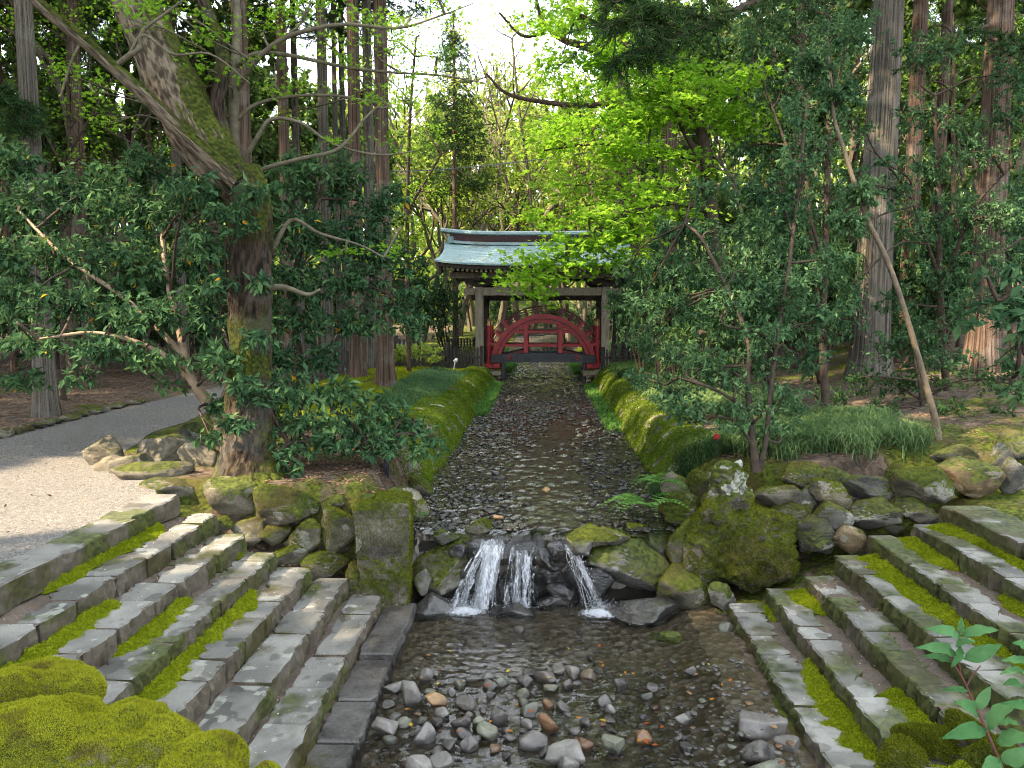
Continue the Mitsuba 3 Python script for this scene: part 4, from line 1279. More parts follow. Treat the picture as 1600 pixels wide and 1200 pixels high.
def sheet(key, x0, x1, drop, seed):
    """Clear water bending over the lip."""
    def pt(X, S):
        s = S * .42
        y = LIP + .10 - np.minimum(s, .18) - .25 * np.clip(s - .18, 0, 1)
        z = WATER - .02 - drop * np.clip(s - .10, 0, 1) ** 1.4 * 2.2 + .012 * (meshkit.fbm(np.stack([X * 16, S * 3, X * 0], -1), 3, seed) - .5) * 2
        return y, z
    X, S = np.meshgrid(np.linspace(x0, x1, 46), np.linspace(0, 1, 18), indexing='ij')
    y, z = pt(X, S)
    v = np.stack([X + .01 * np.sin(S * 9 + X * 30), y, z], -1).reshape(-1, 3)
    i, j = np.meshgrid(np.arange(45), np.arange(17), indexing='ij')
    q = np.stack([i * 18 + j, i * 18 + j + 1, (i + 1) * 18 + j + 1, (i + 1) * 18 + j], -1).reshape(-1, 4)
    put(key + '__lip_water', (v, np.vstack([q[:, [0, 1, 2]], q[:, [0, 2, 3]]])), 'mat_water', True)


sheet(wl, -.74, .02, 1.0, 1)
sheet(wr, .10, .40, 1.2, 2)


def foam(key, cx, cy, rx, ry, n, seed):
    rng = np.random.default_rng(seed)
    mb = MB()
    for k in range(n):
        a, r = rng.uniform(0, 2 * np.pi), abs(rng.normal()) * .5
        w = rng.uniform(.003, .013) * (1.2 - r)
        h = .028 * np.exp(-r * r * 5) * rng.random()
        mb.add(d0 * [w, w, w * .6] + [cx + rx * r * math.cos(a), cy + ry * r * math.sin(a), .004 + h], f0)
    for k in range(n // 4):
        a, r = rng.uniform(0, 2 * np.pi), rng.random()
        mb.add(d0 * rng.uniform(.0015, .004) + [cx + rx * .8 * r * math.cos(a), cy + ry * .8 * r * math.sin(a), .015 + .13 * rng.random() ** 2], f0)
    for k in range(n // 3):
        a, r = rng.uniform(0, 2 * np.pi), abs(rng.normal())
        mb.add(d0 * rng.uniform(.001, .0028) + [cx + rx * 1.2 * r * math.cos(a), cy + ry * 1.2 * r * math.sin(a), .01 + .22 * rng.random() ** 2.2 / (1 + r)], f0)
    mb.put(key + '__foam', 'mat_foam', True, kind='stuff')


foam(wl, -.80, 7.50, .27, .16, 1500, 4)
foam(wl, -.26, 7.62, .18, .06, 260, 5)
foam(wr, .57, 7.50, .24, .16, 1300, 6)

# fallen leaves on stones, steps and water
mb_n = 0
rng = np.random.default_rng(71)
for k in range(34):
    x, y = rng.uniform(-1.1, 1.5), rng.uniform(5.0, 6.6)
    s = rng.uniform(.014, .032)
    a = rng.uniform(0, 6)
    v = np.array([(-1, 0, 0), (-.3, .45, .12), (.4, .4, .1), (1, 0, .05), (.4, -.4, .12), (-.3, -.45, .1), (0, 0, -.05)]) * s
    f = np.array([[6, 1, 0], [6, 2, 1], [6, 3, 2], [6, 4, 3], [6, 5, 4], [6, 0, 5]])
    z = .045 + rng.uniform(0, .06)
    MB().add(xf(v, a, (x, y, z)), f, (rng.random(), .5)).put('fallen_leaf', 'mat_fallen_leaf', label='small red or yellow fallen leaf caught among the foreground stones', cat='leaf', group='fallen leaves among the foreground stones')
# ---------------------------------------------------------------- foliage builders
def frame(d, nrm):
    d = unit(d)
    s = unit(np.cross(nrm, d))
    return d, s, np.cross(d, s)


FOLD = np.array([(0, 0, 0), (.5, 0, -.05), (1, 0, -.16), (.42, .5, .02), (.42, -.5, .02)])
FOLD_F = np.array([[0, 1, 3], [1, 2, 3], [0, 4, 1], [1, 4, 2]])
DIAM = np.array([(0, 0, 0), (.45, .5, .0), (1, 0, -.08), (.45, -.5, .0)])
DIAM_F = np.array([[0, 2, 1], [0, 3, 2]])
NEED = np.array([(0, .5, 0), (0, -.5, 0), (1, 0, 0)])
NEED_F = np.array([[0, 1, 2]])


def star():
    v, f = [], []
    for k, a in enumerate(np.radians([-100, -52, 0, 52, 100])):
        ln = (.55, .85, 1.0, .85, .55)[k]
        c, s = math.cos(a), math.sin(a)
        for p in ((0, 0), (.42 * ln, .19), (ln, 0), (.42 * ln, -.19)):
            v.append((.15 + (c * p[0] - s * p[1]) * .85, s * p[0] + c * p[1], -.10 * p[0]))
        f += [[4 * k, 4 * k + 2, 4 * k + 1], [4 * k, 4 * k + 3, 4 * k + 2]]
    return np.array(v), np.array(f)


STAR, STAR_F = star()


def leaves(pos, d, nrm, L, W, tone, rng, kind='fold'):
    tv, tf = {'fold': (FOLD, FOLD_F), 'diam': (DIAM, DIAM_F), 'need': (NEED, NEED_F), 'star': (STAR, STAR_F)}[kind]
    n = len(pos)
    d, s, u = frame(d, nrm)
    L, W = np.broadcast_to(L, (n,)), np.broadcast_to(W, (n,))
    v = pos[:, None] + tv[None, :, 0:1] * (d * L[:, None])[:, None] + tv[None, :, 1:2] * (s * W[:, None])[:, None] + tv[None, :, 2:3] * (u * L[:, None])[:, None]
    f = (tf[None] + (np.arange(n) * len(tv))[:, None, None]).reshape(-1, 3)
    uv = np.repeat(np.stack([np.clip(tone, 0, 1), rng.random(n)], 1), len(tv), 0)
    return v.reshape(-1, 3), f, uv


def sample_blob(c, r, n, rng, shell=.45):
    q = unit(rng.normal(size=(n, 3)))
    k = rng.random(n) ** shell
    # uneven outline
    lump = .72 + .56 * meshkit.fbm(q * 1.7 + np.asarray(c) * .37, 3, 5)
    return np.asarray(c) + q * np.asarray(r) * (k * lump)[:, None], q


def tone_of(p, rng, scale=1.6, seed=3, amp=.9):
    return .5 + amp * (meshkit.fbm(p * scale, 3, seed) - .5) + rng.normal(size=len(p)) * .20


def rosette(mb, tips, dirs, k, L, W, rng, droop=.25, open_=.9, span=.10, kind='fold', up=.8, scale=1.6):
    n = len(tips)
    t = np.repeat(tips, k, 0); d = np.repeat(dirs, k, 0)
    back = rng.random((n * k, 1))
    p = t - d * back * span
    ld = unit(d * (1 - .6 * open_) + unit(rng.normal(size=p.shape)) * open_ + [0, 0, -droop])
    nr = unit(np.array([0, 0, up]) + rng.normal(size=p.shape) * .45)
    sz = rng.uniform(.45, 1.3, n * k)
    mb.add(*leaves(p, ld, nr, L * sz, W * sz, tone_of(p, rng, scale), rng, kind))


def spray(mb, tips, dirs, k, L, rng, radius=.30, tilt=.28, kind='star', W=None, thick=.03, scale=1.3):
    """Flat layered sprays, as maples carry them."""
    n = len(tips)
    nrm = unit(np.array([0, 0, 1.0]) + rng.normal(size=(n, 3)) * tilt)
    d = dirs - nrm * (dirs * nrm).sum(1, keepdims=True)
    d, s, u = frame(d, nrm)
    a = rng.normal(size=(n, k)) * .5; b = rng.normal(size=(n, k)) * .34; h = rng.normal(size=(n, k)) * thick
    p = (tips[:, None] + d[:, None] * (a * radius * 1.3)[..., None] + s[:, None] * (b * radius)[..., None] + u[:, None] * h[..., None]).reshape(-1, 3)
    ld = np.repeat(d, k, 0) + rng.normal(size=p.shape) * .6
    nr = np.repeat(nrm, k, 0) + rng.normal(size=p.shape) * .28
    sz = rng.uniform(.6, 1.2, n * k)
    mb.add(*leaves(p, unit(ld), unit(nr), L * sz, (W or L) * sz, tone_of(p, rng, scale), rng, kind))


def tufts(mb, tips, dirs, k, L, W, rng, spread=.55, span=.3):
    p = np.repeat(tips, k, 0); d = np.repeat(dirs, k, 0)
    p = p - d * rng.random((len(p), 1)) * span
    ld = unit(d + rng.normal(size=p.shape) * spread)
    nr = rng.normal(size=p.shape)
    sz = rng.uniform(.6, 1.25, len(p))
    mb.add(*leaves(p, ld, nr, L * sz, W * sz, tone_of(p, rng, 1.2), rng, 'need'))


def limb(mb, pts, r0, r1, sides=7, seed=0, wob=.0, rough=.05, n=None):
    """pts: rows of points in the place; a limb through them, tapering."""
    p = np.asarray(pts, float)
    n = n or max(6, 4 * len(p))
    q = spl(p, n)
    if wob:
        q = q + (np.stack([meshkit.noise(np.stack([np.linspace(0, 5, n), np.full(n, k * 7.0), np.full(n, seed * 1.3)], 1), seed) for k in range(3)], 1) - .5) * wob * np.linspace(0, 1, n)[:, None] ** .5
    rr = np.interp(np.linspace(0, 1, n), np.linspace(0, 1, len(np.atleast_1d(r0))) if np.ndim(r0) else [0, 1], r0 if np.ndim(r0) else [r0, r1])
    mb.add(*tube(q, rr, sides, rough, seed))
    return q


def px_limb(mb, pts, scale_w=True, sides=8, seed=0, wob=0.0, rough=.06, n=None):
    """pts: (px, py, D, width px)."""
    w = [A(a, b, D) for a, b, D, _ in pts]
    r = [wd * D / FOCAL / 2 for _, _, D, wd in pts]
    return limb(mb, w, np.array(r), None, sides, seed, wob, rough, n)


def grow(mb, p, d, L, r, lvl, rng, tips, bend=.25, fork=3, up=.15, angle=.75, shrink=.68):
    n = 6
    pts = [np.asarray(p, float)]
    dd = unit(d)
    for k in range(n - 1):
        dd = unit(dd + rng.normal(size=3) * bend * .45 + [0, 0, up * .3])
        pts.append(pts[-1] + dd * L / (n - 1))
    pts = np.array(pts)
    mb.add(*tube(pts, np.linspace(r, r * .55, n), 6 if r > .03 else 4, .04, int(rng.integers(999)), cap=lvl == 0))
    if lvl == 0:
        tips.append((pts[-1], dd)); tips.append((pts[3], unit(dd + rng.normal(size=3) * .5)))
        return
    for c in range(fork):
        k = int(rng.integers(2, n)) if c else n - 1
        side = unit(np.cross(dd, rng.normal(size=3)))
        nd = unit(dd * math.cos(angle) + side * math.sin(angle) * (1 if c else .5))
        grow(mb, pts[k], nd, L * shrink * rng.uniform(.8, 1.15), r * .58, lvl - 1, rng, tips, bend, fork, up, angle, shrink)


def blobs_px(bl):
    """(px, py, D, rx px, rz px[, depth m]) -> centres and radii in metres."""
    out = []
    for b in bl:
        px, py, D, rx, rz = b[:5]
        s = D / FOCAL
        out.append((A(px, py, D), np.array([rx * s, b[5] if len(b) > 5 else max(.35, .7 * rx * s), rz * s])))
    return out


def tree(name, label, cat, trunk_limbs, bl, bark, leafmat, style, dens, seed, group=None, twig=5, roots=None, crown_name='crown', twig_r=.008, **k):
    """trunk_limbs: list of px limbs; bl: blobs; one thing with trunk, twigs and crown."""
    rng = np.random.default_rng(seed)
    key = thing(name, label, cat, group)
    mb = MB()
    lines = [px_limb(mb, l, seed=seed + i, sides=9 if l[0][3] > 20 else 6) for i, l in enumerate(trunk_limbs)]
    anchor = np.vstack(lines)
    tw, cr = MB(), MB()
    for c, r in blobs_px(bl):
        n = max(4, int(dens * math.pi * r[0] * r[2]))
        tips, q = sample_blob(c, r, n, rng)
        dirs = unit(q * .8 + rng.normal(size=q.shape) * .4 + [0, 0, .1])
        a = anchor[np.argmin(np.linalg.norm(anchor - c + [0, 0, .2], axis=1))]
        mid = (a + c) / 2 + rng.normal(size=3) * .1 + [0, 0, .06]
        ln = limb(tw, [a, mid, c], min(.03, twig_r * 2.6), twig_r, 5, int(rng.integers(999)), .06, 0)
        for t in tips[rng.choice(n, min(n, max(3, int(twig * r[0] * r[2] * 6))), replace=False)]:
            s = ln[rng.integers(len(ln) // 2, len(ln))]
            limb(tw, [s, (s + t) / 2 + rng.normal(size=3) * .04, t], twig_r * .9, twig_r * .3, 3, 0, 0, 0, n=5)
        style(cr, tips, dirs, rng)
    mb.put(f'{key}__trunk', bark, True)
    tw.put(f'{key}__twigs', 'mat_bark_shrub' if bark == 'mat_bark_camellia' else bark, True, kind='stuff')
    cr.put(f'{key}__{crown_name}', leafmat, False, kind='stuff')
    return key


EDGES = [(30, 'at the left edge'), (100, 'behind the far left cedar'), (170, 'behind the second left cedar'), (240, 'under the thin leaning limb'), (320, 'behind the thick mossy limb'), (400, 'behind the pale maple stem'), (480, 'behind the brown left cedar'), (550, 'left of the close cedar group'),
         (610, 'behind the close cedar group'), (670, 'right of the reddish cedar'), (720, 'above the left eave'), (765, 'left of the sky gap'), (810, 'in the sky gap'), (860, 'above the middle of the gate'), (915, 'right of the sky gap'), (985, 'above the right eave'), (1060, 'behind the bright maple'), (1130, 'right of the bright maple'),
         (1200, 'behind the multi stemmed shrub'), (1280, 'behind the small leaved evergreen'), (1350, 'left of the biggest right cedar'), (1420, 'right of the biggest right cedar'), (1500, 'behind the slim dark right cedar'), (1580, 'behind the thick scarred right cedar'), (9999, 'at the right edge')]


def spot(px, D):
    return next(t for e, t in EDGES if px < e) + (', nearest' if D < 24 else ', in the second rank' if D < 32 else ', farther back' if D < 48 else ', farthest')


# ---------------------------------------------------------------- camellias and the old tree, left
cam_style = lambda mb, t, d, rng: rosette(mb, t * [1, 1, 1] + [0, 0, 0], d, 11, .112, .045, rng, .32, .85, .15)
tree('camellia', 'big glossy camellia at the old mossy trunk, its lower left boughs catching the sun', 'shrub',
     [[(352, 716, 9.3, 30), (346, 670, 9.3, 24), (355, 620, 9.2, 20), (372, 575, 9.2, 16), (380, 520, 9.2, 10)],
      [(357, 712, 9.35, 20), (368, 660, 9.3, 17), (392, 625, 9.2, 12)],
      [(348, 665, 9.3, 20), (322, 625, 9.0, 19), (295, 585, 8.9, 17), (285, 540, 9.0, 12), (260, 430, 9.4, 9), (250, 330, 9.8, 5)],
      [(296, 590, 8.9, 12), (240, 545, 8.7, 8), (150, 520, 8.6, 6), (60, 530, 8.5, 4)],
      [(292, 560, 8.95, 10), (200, 470, 9.1, 8), (100, 400, 9.6, 6), (30, 330, 10, 4)]],
     [(35, 320, 10.2, 80, 55), (130, 300, 10.2, 85, 50), (225, 265, 10, 60, 45), (215, 330, 9.8, 90, 55), (300, 320, 9.5, 70, 50), (90, 400, 9.8, 110, 50), (210, 410, 9.3, 90, 55), (318, 400, 9.2, 60, 50),
      (30, 470, 9.2, 60, 40), (120, 470, 9.0, 90, 40), (230, 490, 8.7, 80, 40), (320, 480, 8.8, 70, 45), (55, 535, 8.6, 75, 26), (150, 540, 8.5, 75, 32), (230, 560, 8.6, 55, 28), (335, 560, 8.8, 55, 36), (120, 590, 8.5, 30, 20), (340, 630, 8.9, 35, 22), (265, 600, 8.9, 22, 20), (345, 300, 8.9, 40, 40), (355, 330, 8.0, 44, 26, .3), (320, 380, 8.1, 40, 30, .3), (395, 300, 8.0, 40, 22, .3), (300, 290, 8.2, 50, 26, .3), (340, 440, 8.0, 30, 20, .3), (350, 560, 8.1, 44, 30, .3), (400, 530, 8.0, 34, 26, .3), (380, 600, 8.0, 40, 26, .3), (400, 440, 8.05, 26, 20, .25), (385, 360, 8.0, 30, 20, .25), (370, 660, 8.1, 40, 22, .3), (410, 620, 8.0, 30, 26, .3), (330, 680, 8.3, 30, 16, .3), (20, 250, 10.4, 60, 40), (10, 400, 9.6, 40, 50), (40, 590, 10.5, 50, 24)],
     'mat_bark_camellia', 'mat_leaf_glossy', cam_style, 125, 1)
tree('camellia', 'dark upper camellia between the old trunk and the cedar trunks', 'shrub',
     [[(470, 640, 10.6, 16), (468, 560, 10.6, 13), (455, 470, 10.6, 11), (470, 390, 10.5, 9), (500, 310, 10.5, 6)], [(462, 500, 10.6, 8), (540, 440, 10.5, 6), (610, 460, 10.4, 4)]],
     [(420, 310, 10.3, 55, 50), (470, 270, 10.6, 60, 45), (530, 280, 10.8, 55, 50), (590, 320, 10.8, 45, 45), (460, 360, 10.2, 75, 45), (550, 370, 10.6, 70, 45), (450, 430, 10.0, 70, 45), (540, 440, 10.4, 80, 45), (610, 400, 10.7, 40, 35), (625, 475, 10.5, 50, 36), (470, 500, 10, 65, 40), (560, 505, 10.4, 60, 34), (430, 555, 9.6, 50, 36), (500, 560, 10, 50, 30), (640, 515, 10.5, 28, 18)],
     'mat_bark_dark', 'mat_leaf_glossy', cam_style, 120, 2)
tree('camellia', 'low spreading camellia with blue grey gloss leaning over the left stream wall', 'shrub',
     [[(585, 735, 8.8, 12), (575, 700, 8.8, 10), (560, 670, 8.8, 8), (520, 640, 8.8, 6)], [(580, 715, 8.8, 8), (620, 680, 8.9, 6), (660, 680, 9.0, 4)], [(572, 700, 8.8, 7), (500, 690, 8.6, 5), (450, 690, 8.5, 4)]],
     [(405, 600, 8.7, 40, 30), (455, 610, 8.7, 65, 36), (530, 615, 8.9, 60, 34), (595, 635, 9.0, 55, 30), (640, 665, 9.1, 50, 24), (680, 690, 9.1, 26, 16), (560, 665, 8.8, 75, 32), (480, 660, 8.6, 70, 34), (420, 660, 8.5, 40, 34), (520, 695, 8.6, 60, 26), (600, 695, 8.8, 55, 22), (450, 705, 8.4, 34, 26), (462, 735, 8.3, 14, 12), (655, 705, 8.9, 30, 14), (380, 640, 8.6, 24, 30)],
     'mat_bark_dark', 'mat_leaf_glossy', cam_style, 150, 3)

old = thing('old_tree', 'old mossy broadleaf tree with a thick leaning limb left of the stream', 'tree')
mb = MB()
px_limb(mb, [(392, 770, 8.3, 150), (390, 742, 8.35, 108), (388, 700, 8.4, 84), (390, 600, 8.45, 68), (392, 480, 8.5, 64), (392, 380, 8.5, 64), (388, 310, 8.5, 64), (372, 268, 8.5, 66)], sides=72, seed=4, rough=.20, n=110)
mb.put(f'{old}__trunk', 'mat_bark_old', True)
mb = MB()
px_limb(mb, [(380, 300, 8.55, 50), (345, 262, 8.6, 74), (305, 200, 8.7, 84), (270, 130, 8.8, 80), (243, 75, 8.9, 72), (210, 0, 9.0, 66), (190, -60, 9.1, 60)], sides=64, seed=5, rough=.10, n=100)
mb.put(f'{old}__limb', 'mat_bark_limb', True, label='thick mossy limb leaning up to the left')
mb = MB()
px_limb(mb, [(372, 285, 8.3, 30), (340, 256, 8.25, 30), (290, 212, 8.2, 25), (235, 158, 8.1, 23), (185, 112, 8.05, 21), (125, 58, 8.0, 20), (75, 18, 7.95, 19), (20, -40, 7.9, 17)], sides=11, seed=6, rough=.09, n=44)
mb.put(f'{old}__limb', 'mat_bark_limb', True, label='long thin limb reaching to the upper left corner')
mb = MB()
px_limb(mb, [(370, 280, 8.55, 30), (355, 240, 8.6, 28), (340, 170, 8.7, 24), (348, 90, 8.8, 22), (328, 30, 8.9, 20), (305, -30, 9, 18)], sides=10, seed=7, rough=.1, n=30)
mb.put(f'{old}__limb', 'mat_bark_old', True, label='upright dark limb behind the pale maple stem')
mb = MB()
for l in ([(178, 106, 8.05, 9), (200, 88, 8.0, 8), (218, 75, 8, 7), (222, 50, 8, 5), (260, 20, 8, 4), (300, -10, 8, 3)], [(200, 88, 8, 6), (225, 55, 8, 5), (270, 85, 8, 4), (330, 85, 8.1, 3), (390, 130, 8.2, 2)],
          [(130, 60, 8, 5), (110, 100, 8, 4), (95, 150, 8, 3)], [(405, 455, 8.3, 14), (440, 448, 8.3, 10), (480, 460, 8.3, 7), (500, 452, 8.3, 4)]):
    px_limb(mb, l, seed=9, rough=.02, sides=6)
mb.put(f'{old}__branches', 'mat_bark_pale', True, kind='stuff')

lime = lambda mb, t, d, rng: spray(mb, t, d, 17, .048, rng, .22, .22)
mk = tree('maple', 'pale stemmed maple with long bare boughs and a few lime leaves beside the old tree', 'tree',
     [[(372, 330, 9.2, 18.0), (366, 240, 9.2, 16.4), (366, 120, 9.2, 14.8), (371, 40, 9.3, 12.3), (366, -40, 9.4, 10.7)],
      [(370, 140, 9.2, 9.0), (400, 95, 9.0, 8.2), (440, 62, 8.9, 7.4), (490, 45, 8.8, 6.6), (545, 38, 8.8, 5.7), (620, 44, 8.8, 4.1), (690, 24, 8.8, 2.5), (740, 5, 8.8, 1.6)],
      [(368, 105, 9.2, 8.2), (400, 84, 9.1, 7.4), (450, 86, 9.1, 6.6), (540, 105, 9.2, 5.7), (610, 113, 9.3, 4.1), (690, 118, 9.4, 3.3), (760, 130, 9.5, 1.6)],
      [(367, 190, 9.2, 7.4), (400, 163, 9.2, 5.7), (460, 150, 9.2, 4.9), (530, 150, 9.3, 4.1), (590, 162, 9.4, 2.5)],
      [(368, 290, 9.2, 9.0), (410, 265, 9.0, 7.4), (470, 248, 8.9, 6.6), (530, 232, 8.9, 5.7), (570, 185, 9.0, 4.1), (592, 165, 9.1, 2.5)],
      [(372, 270, 9.2, 8.2), (405, 210, 9.0, 6.6), (425, 186, 9.0, 6.6), (470, 192, 9, 4.9), (520, 225, 9, 4.1), (590, 242, 9, 3.3), (650, 236, 9, 1.6)],
      [(380, 420, 9.0, 9.8), (420, 398, 8.8, 8.2), (455, 344, 8.8, 6.6), (500, 365, 8.8, 4.9), (560, 382, 8.8, 3.3), (600, 402, 8.8, 2.5)],
      [(440, 62, 8.9, 4.1), (475, 30, 8.9, 3.3), (490, -20, 8.9, 2.5)], [(590, 112, 9.3, 2.5), (620, 135, 9.3, 2.0), (645, 165, 9.3, 1.6)]],
     [(420, 30, 9, 60, 20), (480, 15, 9, 60, 22), (560, 20, 8.9, 60, 20), (640, 35, 8.9, 60, 16), (700, 15, 8.9, 50, 22), (430, 100, 9.1, 45, 14), (540, 85, 9, 60, 16), (620, 75, 9, 50, 20), (680, 110, 9.3, 50, 14), (500, 130, 9.2, 55, 12), (580, 150, 9.2, 60, 14), (640, 160, 9.2, 40, 14), (550, 215, 9.1, 55, 12), (625, 225, 9.1, 45, 12), (430, 140, 9.2, 40, 14), (610, 385, 8.9, 40, 20), (530, 395, 8.8, 50, 16), (250, 15, 8.4, 50, 18), (320, 60, 8.5, 40, 20), (300, 25, 8.5, 50, 20), (200, 30, 8.3, 40, 18), (330, 110, 8.6, 36, 18), (150, 140, 8.4, 30, 16), (160, 190, 8.8, 26, 14), (115, 120, 8.4, 24, 12)],
     'mat_bark_pale', 'mat_leaf_maple', lime, 40, 4, twig=4, twig_r=.006)

# ---------------------------------------------------------------- bright maples, right of the middle
mapl = lambda mb, t, d, rng: spray(mb, t, d, 40, .085, rng, .46, .20, thick=.025)
tree('maple', 'bright green maple with layered drooping sprays in front of the gate roof', 'tree',
     [[(1118, 420, 12.6, 24), (1108, 300, 12.6, 21), (1098, 215, 12.6, 18), (1078, 165, 12.6, 14), (1052, 125, 12.6, 11), (1040, 60, 12.6, 8)],
      [(1105, 260, 12.6, 12), (1080, 225, 12.5, 9), (1062, 190, 12.4, 7), (1055, 160, 12.4, 4)],
      [(1112, 330, 12.6, 12), (1060, 318, 12.2, 9), (1000, 325, 11.8, 7), (940, 355, 11.5, 5), (880, 400, 11.3, 4), (830, 435, 11.2, 2)],
      [(1052, 130, 12.6, 8), (1000, 90, 12.6, 6), (940, 40, 12.6, 4), (880, 10, 12.6, 3)],
      [(1090, 250, 12.5, 9), (1010, 230, 12.2, 7), (930, 225, 12, 5), (850, 235, 12, 3)]],
     [(1110, 145, 12.6, 75, 36, .8), (1060, 175, 12.4, 70, 24, .7), (1150, 190, 12.8, 50, 34, .6), (1010, 190, 12.3, 70, 20, .7), (935, 195, 12, 65, 16, .6), (880, 225, 12, 50, 14, .5), (960, 240, 12, 70, 18, .6), (1030, 240, 12.2, 60, 18, .6),
      (1040, 90, 12.6, 60, 30, .7), (950, 100, 12.6, 70, 22, .7), (880, 85, 12.8, 45, 14, .5), (900, 30, 12.8, 60, 22, .7), (990, 40, 12.7, 60, 26, .7), (900, 140, 12.3, 50, 12, .5), (990, 140, 12.4, 60, 18, .6),
      (1040, 300, 12, 60, 16, .6), (980, 318, 11.7, 60, 15, .6), (930, 345, 11.5, 50, 15, .5), (890, 380, 11.4, 50, 13, .45), (850, 412, 11.3, 40, 10, .4), (830, 432, 11.2, 26, 8, .3), (950, 375, 11.6, 40, 14, .5), (905, 412, 11.4, 34, 10, .4), (960, 405, 11.6, 24, 10, .4), (1000, 350, 11.8, 44, 14, .5), (1080, 270, 12.4, 40, 16, .5), (830, 455, 11.2, 16, 6, .3), (870, 405, 11.3, 40, 12, .4), (925, 388, 11.4, 44, 14, .4), (985, 372, 11.6, 44, 16, .5), (850, 440, 11.2, 30, 9, .3), (1010, 400, 11.8, 30, 14, .5), (1060, 340, 12.2, 44, 18, .5)],
     'mat_bark_dark', 'mat_leaf_maple', mapl, 34, 6, twig=3, twig_r=.009)
tree('maple', 'taller maple behind with a brown trunk leaning over the stream above the gate', 'tree',
     [[(1010, 420, 21, 34), (985, 300, 21, 32), (965, 180, 21, 30), (956, 110, 21, 28), (945, 60, 21, 24), (935, -30, 21, 20)],
      [(953, 100, 21, 14), (920, 75, 21, 12), (880, 62, 21, 10), (850, 36, 21, 7), (838, 0, 21, 5)],
      [(962, 160, 21, 9), (910, 165, 20.5, 8), (840, 158, 20, 7), (790, 145, 19.8, 5), (760, 115, 19.6, 3)],
      [(850, 52, 21, 6), (815, 55, 21, 5), (780, 20, 21, 3)]],
     [(900, 20, 21, 70, 30, 1.2), (960, 30, 21, 60, 36, 1.2), (870, 110, 20.5, 40, 12, .8), (930, 150, 20.5, 50, 14, .9), (1010, 60, 21, 50, 40, 1.2), (880, 290, 20, 60, 30, 1.2), (830, 345, 20, 40, 16, .8), (950, 290, 20, 50, 30, 1.2), (1000, 200, 20.5, 60, 50, 1.2), (860, 340, 19, 60, 18, 1), (890, 200, 20, 50, 26, 1)],
     'mat_bark_cedar', 'mat_leaf_maple', lambda mb, t, d, rng: spray(mb, t, d, 26, .13, rng, .6, .25, 'star', thick=.04), 9, 7, twig=2, twig_r=.014)

tree('broadleaf_tree', 'slender pale green tree whose sparse leaves veil the bright gap above the gate', 'tree',
     [[(835, 470, 31, 7), (828, 300, 31, 6), (812, 180, 31, 5), (800, 60, 31, 3)], [(826, 290, 31, 4), (780, 200, 31, 3), (760, 120, 31, 2)], [(815, 190, 31, 3), (850, 110, 31, 2)]],
     [(760, 150, 31, 44, 30, 1.2), (800, 100, 31, 40, 26, 1.2), (845, 130, 31, 40, 30, 1.2), (775, 230, 31, 44, 30, 1.2), (830, 220, 31, 44, 30, 1.2), (740, 60, 31, 36, 24, 1), (850, 300, 31, 44, 30, 1.2), (790, 310, 31, 44, 26, 1.2), (720, 200, 31, 30, 26, 1), (830, 50, 31, 40, 30, 1), (770, 40, 31, 40, 26, 1), (870, 190, 31, 34, 30, 1), (700, 130, 31, 36, 30, 1)],
     'mat_bark_pale', 'mat_leaf_far', lambda mb, t, d, rng: spray(mb, t, d, 16, .15, rng, .6, .3, 'diam', .09, .06), 6.5, 25, twig=1, twig_r=.014)

# ---------------------------------------------------------------- small leaved evergreens, right bank
shr = lambda mb, t, d, rng: rosette(mb, t, d, 14, .082, .036, rng, .12, .75, .16, up=1.2)
tree('evergreen_shrub', 'tall multi stemmed evergreen shrub with small bluish leaves over the right stream wall', 'shrub',
     [[(1182, 736, 8.6, 18), (1176, 690, 8.6, 11), (1168, 600, 8.8, 10), (1166, 520, 9.0, 8), (1100, 380, 9.6, 5), (1070, 350, 10, 4)], [(1186, 734, 8.6, 12), (1196, 690, 8.6, 8), (1210, 560, 8.8, 6), (1235, 400, 9.2, 6), (1262, 150, 9.6, 4)],
      [(1166, 640, 8.7, 7), (1120, 610, 8.6, 5), (1060, 590, 8.6, 3)], [(1180, 700, 8.6, 7), (1150, 660, 8.6, 5), (1120, 650, 8.6, 3)]],
     [(1150, 660, 8.6, 50, 16, .4), (1090, 640, 8.8, 50, 22), (1050, 610, 9.2, 45, 26), (1120, 585, 9.2, 60, 34), (1060, 550, 9.6, 50, 30), (1180, 560, 9, 50, 50), (1000, 470, 10.4, 40, 22), (1060, 480, 10.0, 55, 34), (1130, 500, 9.4, 60, 40), (1030, 415, 10.4, 40, 26), (1090, 420, 10, 60, 34), (1170, 430, 9.4, 60, 44), (1080, 360, 10.2, 55, 26), (1150, 360, 9.8, 60, 34), (1220, 350, 9.5, 50, 50), (1215, 470, 9.2, 46, 50), (1220, 665, 8.8, 50, 16, .4), (985, 420, 10.8, 30, 14), (1260, 560, 9.4, 40, 40), (1190, 300, 9.4, 50, 40), (1140, 470, 8.9, 40, 26, .4), (1200, 520, 8.6, 40, 30, .4), (1250, 450, 8.9, 40, 40, .4), (1240, 260, 9.3, 44, 40, .4), (1150, 600, 8.7, 44, 18, .4), (1010, 540, 10.6, 40, 30), (1110, 300, 10.2, 46, 30), (1250, 180, 9.5, 36, 36, .4), (1060, 640, 8.9, 40, 20, .4), (1100, 560, 9, 46, 30, .5), (1010, 590, 10, 40, 22), (1230, 610, 8.8, 40, 24, .4), (1280, 500, 9.0, 36, 36, .5), (1290, 400, 9.2, 36, 36, .5), (1180, 640, 8.5, 46, 16, .35), (1040, 360, 10.4, 36, 26), (1010, 520, 10.2, 30, 24)],
     'mat_bark_shrub', 'mat_leaf_shrub', shr, 120, 8, twig_r=.007)
